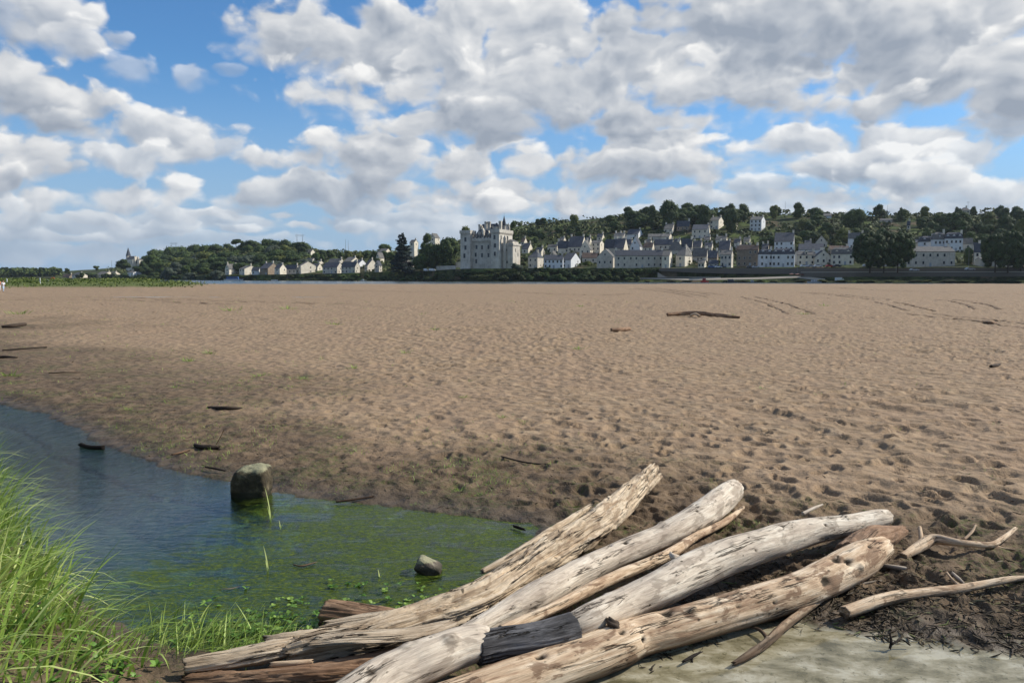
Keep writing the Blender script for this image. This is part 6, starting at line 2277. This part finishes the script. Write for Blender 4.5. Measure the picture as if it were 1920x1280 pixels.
def quay_wall(label, pa, pb, top, bot, mat, off=13.2, thick=1.4, cop=True, n=10):
    root = None
    b, c = MB(), MB()
    pts = []
    for px in np.linspace(pa, pb, n):
        D = float(np.interp((px - 960) / F, TU, TB[:, 1])) + off
        pts.append((bearing(px, D), D, zat(np.interp(px, *top), D), zat(np.interp(px, *bot), D)))
    for p, q in zip(pts[:-1], pts[1:]):
        x0, y0, t0, b0 = p
        x1, y1, t1, b1 = q
        k = len(b.v)
        b.v += [(x0, y0, b0), (x1, y1, b1), (x1, y1, t1), (x0, y0, t0), (x0, y0 + thick, b0), (x1, y1 + thick, b1), (x1, y1 + thick, t1), (x0, y0 + thick, t0)]
        for f in ((0, 1, 2, 3), (7, 6, 5, 4), (3, 2, 6, 7), (0, 3, 7, 4), (1, 5, 6, 2)):
            b.f.append(tuple(k + i for i in f))
            b.m.append(b.mi(mat))
        if cop:
            k = len(c.v)
            e = .12
            c.v += [(x0, y0 - e, t0 + .005), (x1, y1 - e, t1 + .005), (x1, y1 - e, t1 + .34), (x0, y0 - e, t0 + .34), (x0, y0 + .6, t0 + .005), (x1, y1 + .6, t1 + .005), (x1, y1 + .6, t1 + .34), (x0, y0 + .6, t0 + .34)]
            for f in ((0, 1, 2, 3), (3, 2, 6, 7), (7, 6, 5, 4)):
                c.f.append(tuple(k + i for i in f))
                c.m.append(c.mi(COPING))
    root = empty('quay_wall', (0, 0, 0))
    tag(root, label, 'wall')
    b.build('wall', root)
    if cop:
        c.build('coping', root)
    return root


quay_wall('long dark stone quay wall below the parked cars in the right half', 1235, 2150, ([1235, 1500, 2150], [503.5, 502.5, 502.5]), ([1235, 1330, 1500, 2150], [508, 513, 514, 514]), CONC, 13.6, 1.6, False, 16)
quay_wall('lower dark quay wall with a pale coping line at the right', 1500, 2150, ([1500, 1700, 2150], [511, 510.5, 510]), ([1500, 2150], [527, 527]), CONC, 8.5, 1.0, True, 14)
quay_wall('sunlit white garden wall at the foot of the left side of the castle', 836, 866, ([836, 866], [492.5, 491]), ([836, 866], [502, 502]), W_CREAM, 38, .5, False, 3)
quay_wall('low grey garden wall left of the castle, under the trees', 818, 855, ([818, 855], [499, 498]), ([818, 855], [507, 507]), W_GREY, 24, .5, False, 3)


def car(px, py, D, paint, label, length=4.2, rz=0.0, van=False, group='cars parked on the quay', name='parked_car'):
    root = empty(name, (bearing(px, D), D, zat(py, D)), rz)
    tag(root, label, 'van' if van else 'car', group)
    L, Wd = length / 2, .86
    if van:
        prof = [(-L, .35), (-L, 1.95), (L * .45, 2.0), (L * .62, 1.75), (L * .82, 1.15), (L, .95), (L, .35)]
        gl = [(L * .40, 1.20), (L * .40, 1.82), (L * .58, 1.70), (L * .74, 1.20)]
    else:
        prof = [(-L, .32), (-L, .86), (-L * .86, .98), (-L * .62, 1.38), (-L * .1, 1.46), (L * .22, 1.36), (L * .50, .98), (L * .92, .84), (L, .62), (L, .32)]
        gl = [(-L * .68, .98), (-L * .52, 1.32), (-L * .08, 1.39), (L * .20, 1.30), (L * .42, .98)]
    b = MB()
    n = len(prof)
    k = 0
    b.v = [(x, -Wd, z) for x, z in prof] + [(x, Wd, z) for x, z in prof]
    b.f = [tuple(range(n)), tuple(range(n, 2 * n))[::-1]] + [((i + 1) % n, i, n + i, n + (i + 1) % n) for i in range(n)]
    b.m = [b.mi(paint)] * len(b.f)
    bd = b.build('body', root)
    b = MB()
    n = len(gl)
    b.v = [(x, -Wd - .012, z) for x, z in gl] + [(x, Wd + .012, z) for x, z in gl]
    b.f = [tuple(range(n)), tuple(range(n, 2 * n))[::-1]]
    b.m = [b.mi(GLASS)] * 2
    b.build('windows', root)
    for x in (-L * .62, L * .62):
        for y in (-Wd, Wd):
            b = MB()
            b.tube((x, y - .1, .33), (x, y + .1, .33), .33, .33, RUBBER, 14)
            b.tube((x, y - .11, .33), (x, y + .11, .33), .17, .17, PAINT_S, 10)
            b.build('wheel', root)
    return root


qd = lambda px, off=20: float(np.interp((px - 960) / F, TU, TB[:, 1])) + off
car(1505, 501, qd(1505, 18), PAINT_W, 'white hatchback parked below the low cream stone house')
car(1518, 501.2, qd(1518, 19), PAINT_S, 'silver car parked between the two white cars below the cream houses')
car(1531, 501, qd(1531, 18), PAINT_W, 'white estate car parked below the pointed cream gable', 4.6)
car(1553, 501, qd(1553, 18), PAINT_R, 'red car parked below the pointed cream gable')
car(1567, 501, qd(1567, 18), PAINT_K, 'black car parked right of the red car')
car(1622, 500.5, qd(1622, 17), PAINT_S, 'silver car under the left of the clipped plane trees')
car(1640, 500.5, qd(1640, 17), PAINT_S, 'grey car under the middle of the clipped plane trees', 4.6)
car(1654, 500.5, qd(1654, 18), PAINT_W, 'white car parked under the clipped plane trees')
car(1711, 508.5, qd(1711, 10.8), PAINT_S, 'silver car on the lower quay left of centre of the cornice building', 4.5)
car(1815, 507, qd(1815, 10.8), PAINT_S, 'silver car on the lower quay right of the cornice building', 4.5)
car(1905, 503, qd(1905, 17), PAINT_K, 'dark car under the clipped trees at the right edge')
car(1332, 502.5, qd(1332, 17), PAINT_B, 'blue car parked left of the narrow grey waterfront house')
car(1345, 502.5, qd(1345, 17), PAINT_W, 'white car parked left of the narrow grey waterfront house')
car(1404, 502.8, qd(1404, 17), PAINT_K, 'dark car parked below the tall brown stone house')
car(1415, 502.8, qd(1415, 17), PAINT_S, 'silver car parked below the tall brown stone house')
car(811, 508.5, 587 - 12, PAINT_W, 'white van parked under the trees left of the castle', 4.8, van=True, name='parked_van', group='vans parked on the bank')
car(799, 508.7, 587 - 12, PAINT_W, 'small white vehicle beside the white van left of the castle', 3.0, name='parked_van', van=True, group='vans parked on the bank')
car(1572, 527.2, qd(1572, 3.5), PAINT_W, 'white van parked by the water at the foot of the quay', 4.2, van=True, name='parked_van', group='vans parked on the bank')
car(1352, 502.5, qd(1352, 18), PAINT_K, 'dark car parked in front of the narrow grey waterfront house')


def boat(px, py, D, length, hull, top, label, cabin=0.5, name='boat', width=.28, hh=.7, cab_h=1.4):
    root = empty(name, (bearing(px, D), D, -.9))
    tag(root, label, 'boat', 'boats moored along the far bank')
    L, W = length / 2, length * width / 2
    b = MB()
    n = 9
    lo, hi = [], []
    for i in range(n):
        t = -1 + 2 * i / (n - 1)
        w = W * (1 - max(0, t) ** 2.2 * .98) * (1 - max(0, -t) ** 4 * .3)
        hi.append((t * L, w))
        lo.append((t * L * .9, w * .7))
    ring = lambda R_: [(x, -y) for x, y in R_] + [(x, y) for x, y in R_[::-1]]
    b.hull(ring(lo), ring(hi), -.25, hh, hull)
    b.build('hull', root)
    if cabin:
        b = MB()
        c = L * cabin
        b.hull([(-c - L * .1, -W * .7), (c - L * .1, -W * .7), (c - L * .1, W * .7), (-c - L * .1, W * .7)], [(-c - L * .1, -W * .6), (c - L * .18, -W * .6), (c - L * .18, W * .6), (-c - L * .1, W * .6)], hh + .003, hh + cab_h, top)
        b.build('cabin', root)
        b = MB()
        nw = max(2, int(c * 2 / 1.3))
        for i in range(nw):
            x = -c - L * .1 + (2 * c - L * .06) * (i + .5) / nw
            b.box(x - .35, x + .35, -W * .69, -W * .66, hh + cab_h * .4, hh + cab_h * .8, GLASS)
        b.build('windows', root)
    return root


boat(440, 530, 690, 17, PAINT_W, PAINT_B, 'long white and blue cabin boat moored below the left waterfront', .62, 'houseboat', .2, 1.1, 2.2)
boat(516, 528, 655, 5.5, PAINT_W, PAINT_W, 'small white boat near the left waterfront', 0)
boat(682, 527, 598, 5, PAINT_S, PAINT_W, 'tiny grey boat below the bright cottage left of the great cedar', .3, hh=.5, cab_h=.8)
boat(1320, 527, 445, 4.5, PAINT_R, PAINT_R, 'small red boat with an upright red cabin below the quay path', .42, hh=.8, cab_h=1.5)
boat(1370, 527, 437, 7, PAINT_K, PAINT_K, 'dark cabin boat at the water right of the small red boat', .45, hh=.7, cab_h=1.1)
boat(1410, 527, 432, 5, PAINT_K, PAINT_W, 'small dark boat with a pale cabin below the gravel path', .3, hh=.5, cab_h=.8)
boat(1526, 526, 420, 8, PAINT_S, PAINT_S, 'grey blue boat on the bank left of the white van', .35, hh=.7, cab_h=.8)
for i, (px, py) in enumerate(((1482, 515), (1493, 515.5), (1503, 516))):
    D = qd(px, 8.2)
    root = empty('canoe', (bearing(px, D), D, zat(py, D)), .3)
    tag(root, ('left', 'middle', 'right')[i] + ' red brown upturned canoe of the three on the gravel path', 'canoe', 'canoes stacked by the path')
    b = MB()
    for j in range(8):
        a0, a1 = -1 + j / 4, -1 + (j + 1) / 4
        b.tube((a0 * 1.7, 0, .3), (a1 * 1.7, 0, .3), .36 * (1 - a0 ** 2) + .03, .36 * (1 - a1 ** 2) + .03, CANOE)
    b.build('hull', root, True)


# ---------------------------------------------------------------- church, bridge, masts
def build_church():
    D = 1130.0
    k = D / F
    zb = zat(500, D)
    A = R(35)
    root = empty('church', (bearing(253, D), D, zb), -A)
    tag(root, 'pale stone church with a tall dark spire on the far left hill', 'church')
    H = lambda py: (500 - py) * k
    w, d = 9.0, 5.5
    b = MB()
    b.box(-w, w, -d, d, -8, H(487), W_CREAM)
    b.face([(w, -d, H(487)), (w, d, H(487)), (w, 0, H(480.5))], W_CREAM)
    b.build('nave', root)
    b = MB()
    b.hull([(-w - .3, -d - .3), (w - .1, -d - .3), (w - .1, d + .3), (-w - .3, d + .3)], [(-w, -.1), (w - .1, -.1), (w - .1, .1), (-w, .1)], H(487) + .01, H(480.5), R_GREY)
    b.build('roof', root)
    for i, x in enumerate((-5, 0, 5)):
        window(root, x, -d, H(493), 1.2, 4.0, 'f')
    for y in (-2.6, 2.6):
        b = MB()
        b.box(w + .003, w + 1.4, y - .7, y + .7, -8, H(484), W_CREAM)
        b.hull([(w + .003, y - .7), (w + 1.4, y - .7), (w + 1.4, y + .7), (w + .003, y + .7)], [(w + .5, y - .05), (w + .6, y - .05), (w + .6, y + .05), (w + .5, y + .05)], H(484) + .003, H(480), W_CREAM)
        b.build('buttress', root)
    window(root, w, 0, H(491), 2.2, 5.0, 's')
    b = MB()
    b.box(-w - 4.5, -w - .3, -2.4, 2.4, -8, H(480), W_GREY)
    tw = b.build('tower', root)
    b = MB()
    b.hull([(-w - 4.8, -2.6), (-w - .1, -2.6), (-w - .1, 2.6), (-w - 4.8, 2.6)], [(-w - 2.5, -.05), (-w - 2.35, -.05), (-w - 2.35, .05), (-w - 2.5, .05)], H(480) + .003, H(464), R_SLATE)
    b.build('spire', tw)
    b = MB()
    b.box(w + 3, w + 8, -1, 6, -8, H(488), W_CREAM)
    b.hull([(w + 2.8, -1.2), (w + 8.2, -1.2), (w + 8.2, 6.2), (w + 2.8, 6.2)], [(w + 5.4, 2), (w + 5.6, 2), (w + 5.6, 3), (w + 5.4, 3)], H(488) + .003, H(485.5), R_GREY)
    b.build('annex', root)


build_church()


def build_bridge():
    D = 1010.0
    root = empty('bridge', (bearing(30, D), D, -.9))
    tag(root, 'long low grey bridge across the river at the far left', 'bridge')
    x0, x1 = bearing(-400, D) - bearing(30, D), bearing(150, D) - bearing(30, D)
    zt = zat(523.2, D) + .9
    b = MB()
    b.box(x0, x1, -3, 3, zt - 1.1, zt, CONC)
    b.box(x0, x1, -3.1, -2.9, zt + .003, zt + .9, CONC)
    b.build('deck', root)
    n = 12
    for i in range(n):
        x = x0 + (x1 - x0) * (i + .5) / n
        b = MB()
        b.box(x - 1.2, x + 1.2, -2.5, 2.5, -1.5, zt - 1.103, CONC)
        b.build('pier', root)


build_bridge()


def pylon(px, base, top, w, D, label):
    root = empty('electricity_pylon', (bearing(px, D), D, zat(base, D) - 1))
    tag(root, label, 'pylon', 'electricity pylons on the skyline')
    k = D / F
    H, W = (base - top) * k + 1, w * k / 2
    b = MB()
    for s in (-1, 1):
        for q in (-.35, .35):
            b.tube((s * W * .8 + q, 0, 0), (s * W * .8, 0, H * .92), .14, .10, METAL, 5)
        for j in range(6):
            z = H * .9 * j / 6
            b.tube((s * W * .8 - .3, 0, z), (s * W * .8 + .3, 0, z + H * .13), .06, .06, METAL, 4)
    b.build('legs', root)
    b = MB()
    for z in (H * .88, H * .98):
        b.tube((-W * 1.3, 0, z), (W * 1.3, 0, z), .12, .12, METAL, 5)
    for j in range(8):
        x = -W * 1.3 + W * 2.6 * j / 8
        b.tube((x, 0, H * .88), (x + W * .16, 0, H * .98), .06, .06, METAL, 4)
    b.tube((-W * .8, 0, H * .98), (-W * .8, 0, H * 1.12), .08, .05, METAL, 4)
    b.tube((W * .8, 0, H * .98), (W * .8, 0, H * 1.12), .08, .05, METAL, 4)
    b.build('crossarm', root)


pylon(565, 462, 441, 13, 960, 'double legged pylon rising above the right end of the left wood')
pylon(330, 474, 456, 10, 1090, 'double legged pylon rising above the left end of the left wood')


def mast(px, base, top, D, label, name='mast', arms=0, r=.16):
    root = empty(name, (bearing(px, D), D, zat(base, D) - 1))
    tag(root, label, 'mast' if name == 'mast' else 'pole')
    H = (base - top) * D / F + 1
    b = MB()
    b.tube((0, 0, 0), (0, 0, H), r, r * .5, METAL, 6)
    b.build('pole', root)
    if arms:
        b = MB()
        for i in range(arms):
            z = H * (.95 - .1 * i)
            b.tube((-1.2 + i * .2, 0, z), (1.2 - i * .2, 0, z), .07, .07, METAL, 5)
        b.build('crossarm', root)


mast(650, 474, 449, 880, 'thin mast against the sky right of the left wood', r=.25)
mast(655, 474, 451, 885, 'second thin mast just right of the first mast right of the left wood', r=.22)
mast(213, 508, 488, 1350, 'thin mast standing in the far village left of the church', r=.35)
mast(1029, 420, 409, 825, 'leftmost of the three small poles on the bare ridge', 'utility_pole', 2)
mast(1046, 419, 410, 822, 'middle of the three small poles on the bare ridge', 'utility_pole', 2)
mast(1053, 418, 410, 821, 'rightmost of the three small poles on the bare ridge', 'utility_pole', 2)
mast(1467, 408, 380, 735, 'tall thin mast on the skyline left of the lone leafy tree', r=.14)
mast(1657, 410, 386, 700, 'thin mast right of the umbrella shaped skyline tree', r=.14)
mast(1806, 392, 380, 668, 'antenna on top of the square skyline house', 'antenna', 2, .10)
mast(1812, 508, 468, qd(1812, 12), 'lamp post on the quay right of the cornice building', 'lamp_post', 0, .11)
mast(1677, 512, 495, qd(1677, 9.6), 'pale post on the lower quay under the clipped plane trees', 'post', 0, .14)
mast(1917, 512, 500, qd(1917, 9.6), 'pale post on the lower quay at the right edge', 'post', 0, .14)
mast(1493, 507, 470, qd(1493, 12), 'thin lamp post at the right end of the white terrace', 'lamp_post', 0, .10)


# ---------------------------------------------------------------- people on the sand at the left edge
SKIN = plain('skin', (.42, .24, .17), .6)
HAIRB = plain('dark hair', (.03, .02, .014), .7)
CLW = plain('white cloth', (.78, .78, .80), .9)
CLP = plain('light trousers', (.50, .60, .72), .9)
CLO = plain('orange cloth', (.55, .22, .10), .9)


def skin_mesh(name, pts, edges, rad, mat, parent, root_i=0, levels=2):
    me = bpy.data.meshes.new(name)
    me.from_pydata(pts, edges, [])
    o = bpy.data.objects.new(name, me)
    col.objects.link(o)
    o.parent = parent
    sk = o.modifiers.new('skin', 'SKIN')
    lay = me.skin_vertices[0].data if me.skin_vertices else None
    if lay is None:
        bpy.context.view_layer.objects.active = o
        bpy.ops.object.skin_root_mark
        me.attributes
    for i, r in enumerate(rad):
        me.skin_vertices[0].data[i].radius = (r, r) if isinstance(r, (int, float)) else r
    me.skin_vertices[0].data[root_i].use_root = True
    su = o.modifiers.new('sub', 'SUBSURF')
    su.levels = levels
    su.render_levels = levels
    dg = bpy.context.evaluated_depsgraph_get()
    m2 = bpy.data.meshes.new_from_object(o.evaluated_get(dg))
    m2.materials.clear()
    m2.materials.append(mat)
    for p in m2.polygons:
        p.use_smooth = True
    o.modifiers.clear()
    o.data = m2
    return o


def tube_chain(b, pts, rad, mat, n=10):
    for i in range(len(pts) - 1):
        b.tube(pts[i], pts[i + 1], rad[i], rad[i + 1], mat, n)


def person(px, py, D, rz, label, top, legs, hair_len, stride=.16, bare=False):
    root = empty('person', (bearing(px, D), D, float(ground_z(bearing(px, D), D)[0])), rz)
    tag(root, label, 'person', 'people walking on the sand')
    s = stride
    pts = [(0, 0, .95), (0, 0, 1.12), (0, 0, 1.38), (0, 0, 1.50), (0, -.015, 1.62), (0, -.01, 1.72),
           (-.10, 0, .90), (-.11, -s, .50), (-.11, -s * .6, .08), (-.11, -s * .6 - .16, .03),
           (.10, 0, .90), (.11, s * .6, .50), (.11, s * 1.5, .10), (.11, s * 1.5 - .16, .03),
           (-.19, 0, 1.40), (-.25, .06, 1.13), (-.26, -.04, .89), (-.26, -.09, .79),
           (.19, 0, 1.40), (.25, -.06, 1.13), (.26, .08, .90), (.26, .10, .80)]
    E = [(0, 1), (1, 2), (2, 3), (3, 4), (4, 5), (0, 6), (6, 7), (7, 8), (8, 9), (0, 10), (10, 11), (11, 12), (12, 13), (2, 14), (14, 15), (15, 16), (16, 17), (2, 18), (18, 19), (19, 20), (20, 21)]
    rad = [.14, .12, .14, .055, .09, .075, .085, .058, .04, .035, .085, .058, .04, .035, .05, .038, .026, .03, .05, .038, .026, .03]
    skin_mesh('body', pts, E, rad, SKIN, root)
    # clothes, a little wider than the body
    skin_mesh('shirt', [(0, 0, .98), (0, 0, 1.15), (0, 0, 1.38), (0, 0, 1.46), (-.19, 0, 1.40), (-.25, .05, 1.16), (.19, 0, 1.40), (.25, -.05, 1.16)],
              [(0, 1), (1, 2), (2, 3), (2, 4), (4, 5), (2, 6), (6, 7)], [.165, .145, .165, .075, .068, .055, .068, .055], top, root)
    skin_mesh('trousers', [(0, 0, 1.0), (0, 0, .93), (-.10, 0, .88), (-.11, -s, .50), (-.11, -s * .6, .12), (.10, 0, .88), (.11, s * .6, .50), (.11, s * 1.5, .14)],
              [(0, 1), (1, 2), (2, 3), (3, 4), (1, 5), (5, 6), (6, 7)], [.15, .16, .105, .075, .06, .105, .075, .06], legs, root)
    skin_mesh('hair', [(0, .03, 1.76), (0, .06, 1.66), (0, .07, 1.66 - hair_len)], [(0, 1), (1, 2)], [.085, .085, .06], HAIRB, root, levels=1)
    b = MB()
    b.tube((-.03, -.095, 1.655), (-.03, -.102, 1.655), .012, .010, PAINT_K, 6)
    b.tube((.03, -.095, 1.655), (.03, -.102, 1.655), .012, .010, PAINT_K, 6)
    b.tube((0, -.09, 1.64), (0, -.118, 1.615), .010, .014, SKIN, 6)
    b.tube((-.02, -.094, 1.58), (.02, -.094, 1.58), .006, .006, CLO, 6)
    b.build('face', root)
    return root


person(8.5, 543, 115, 1.2, 'person in white top and light trousers walking on the sand at the left edge', CLW, CLP, .12)
person(1.5, 543, 117, 1.2, 'dark haired person in orange beside the person in white at the left edge', CLO, CLW, .25, .10)

# a small orange red tent, and posts on the mound
D = 215
root = empty('tent', (bearing(103, D), D, zat(529.5, D)))
tag(root, 'small orange red tent standing behind the grassy mound at the far left', 'tent')
b = MB()
b.hull([(-1.1, -.9), (.9, -.9), (.9, .9), (-1.1, .9)], [(-.5, -.1), (.1, -.1), (.1, .1), (-.5, .1)], -.4, 1.35, plain('orange canvas', (.62, .10, .04), .8))
b.build('canopy', root)
b = MB()
b.hull([(.3, -1.0), (1.2, -1.0), (1.2, -.9), (.3, -.9)], [(.45, -.5), (.75, -.5), (.75, -.4), (.45, -.4)], -.4, .9, CLW)
b.build('entrance_flap', root)
for px, t_, lb in ((16, 528, 'short white post on the grass right of the two people'), (78, 528, 'short pale post on the grassy mound left of the tent')):
    D = 150
    x = bearing(px, D)
    b = MB()
    gz = float(ground_z(x, D)[0])
    b.tube((0, 0, -.2), (0, 0, 1.0), .09, .08, PAINT_W, 8)
    b.tube((0, 0, 1.0), (0, 0, 1.06), .11, .02, PAINT_W, 8)
    o = b.build('marker_post')
    o.location = (x, D, gz)
    tag(o, lb, 'post')


# ---------------------------------------------------------------- wheel tracks on the sand
def build_tracks():
    m, N = new_mat('shaded rut sand')
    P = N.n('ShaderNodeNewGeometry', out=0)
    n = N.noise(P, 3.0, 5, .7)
    finish(m, N, N.ramp(n, [(.35, (.12, .08, .05)), (.6, (.23, .155, .095))]), .95)  # darker colour stands in for the shade inside the ruts
    V, Fc = [], []
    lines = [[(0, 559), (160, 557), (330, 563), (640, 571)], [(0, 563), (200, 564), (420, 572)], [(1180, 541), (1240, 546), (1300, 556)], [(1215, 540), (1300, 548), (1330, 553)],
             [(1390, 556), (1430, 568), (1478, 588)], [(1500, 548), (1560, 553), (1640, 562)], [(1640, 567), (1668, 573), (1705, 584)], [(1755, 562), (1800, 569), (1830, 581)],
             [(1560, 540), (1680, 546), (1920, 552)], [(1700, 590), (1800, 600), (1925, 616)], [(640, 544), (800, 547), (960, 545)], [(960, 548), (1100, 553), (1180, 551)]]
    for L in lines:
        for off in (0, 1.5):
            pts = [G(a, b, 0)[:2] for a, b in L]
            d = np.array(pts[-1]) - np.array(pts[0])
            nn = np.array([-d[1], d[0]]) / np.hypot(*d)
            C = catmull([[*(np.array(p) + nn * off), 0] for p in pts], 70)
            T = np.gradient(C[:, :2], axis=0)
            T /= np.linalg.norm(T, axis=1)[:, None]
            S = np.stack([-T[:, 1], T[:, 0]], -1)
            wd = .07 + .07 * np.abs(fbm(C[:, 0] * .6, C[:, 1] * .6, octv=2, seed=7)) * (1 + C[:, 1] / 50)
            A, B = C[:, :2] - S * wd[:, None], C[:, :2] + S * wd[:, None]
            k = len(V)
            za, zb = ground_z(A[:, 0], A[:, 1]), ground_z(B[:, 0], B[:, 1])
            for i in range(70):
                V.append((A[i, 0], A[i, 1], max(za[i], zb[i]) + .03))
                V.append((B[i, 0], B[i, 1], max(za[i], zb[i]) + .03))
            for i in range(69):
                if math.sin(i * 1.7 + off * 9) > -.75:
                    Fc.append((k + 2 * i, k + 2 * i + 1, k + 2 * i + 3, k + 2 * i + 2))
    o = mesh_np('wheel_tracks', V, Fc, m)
    tag(o, kind='structure')


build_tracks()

# ---------------------------------------------------------------- air
hm = bpy.data.materials.new('haze')
hm.use_nodes = True
hm.node_tree.nodes.clear()
hN = NT(hm.node_tree)
pv = hN.n('ShaderNodeVolumePrincipled', {'Color': (.80, .88, 1.0, 1), 'Density': 0.000045, 'Anisotropy': 0.3})
ho = hm.node_tree.nodes.new('ShaderNodeOutputMaterial')
hm.node_tree.links.new(pv, ho.inputs['Volume'])
hb = MB()
hb.box(-2800, 2600, -60, 2600, -6, 90, hm)
h_o = hb.build('haze')
tag(h_o, 'pale blue air over the river and the far bank', 'haze', kind='stuff')
scene.cycles.volume_bounces = 0
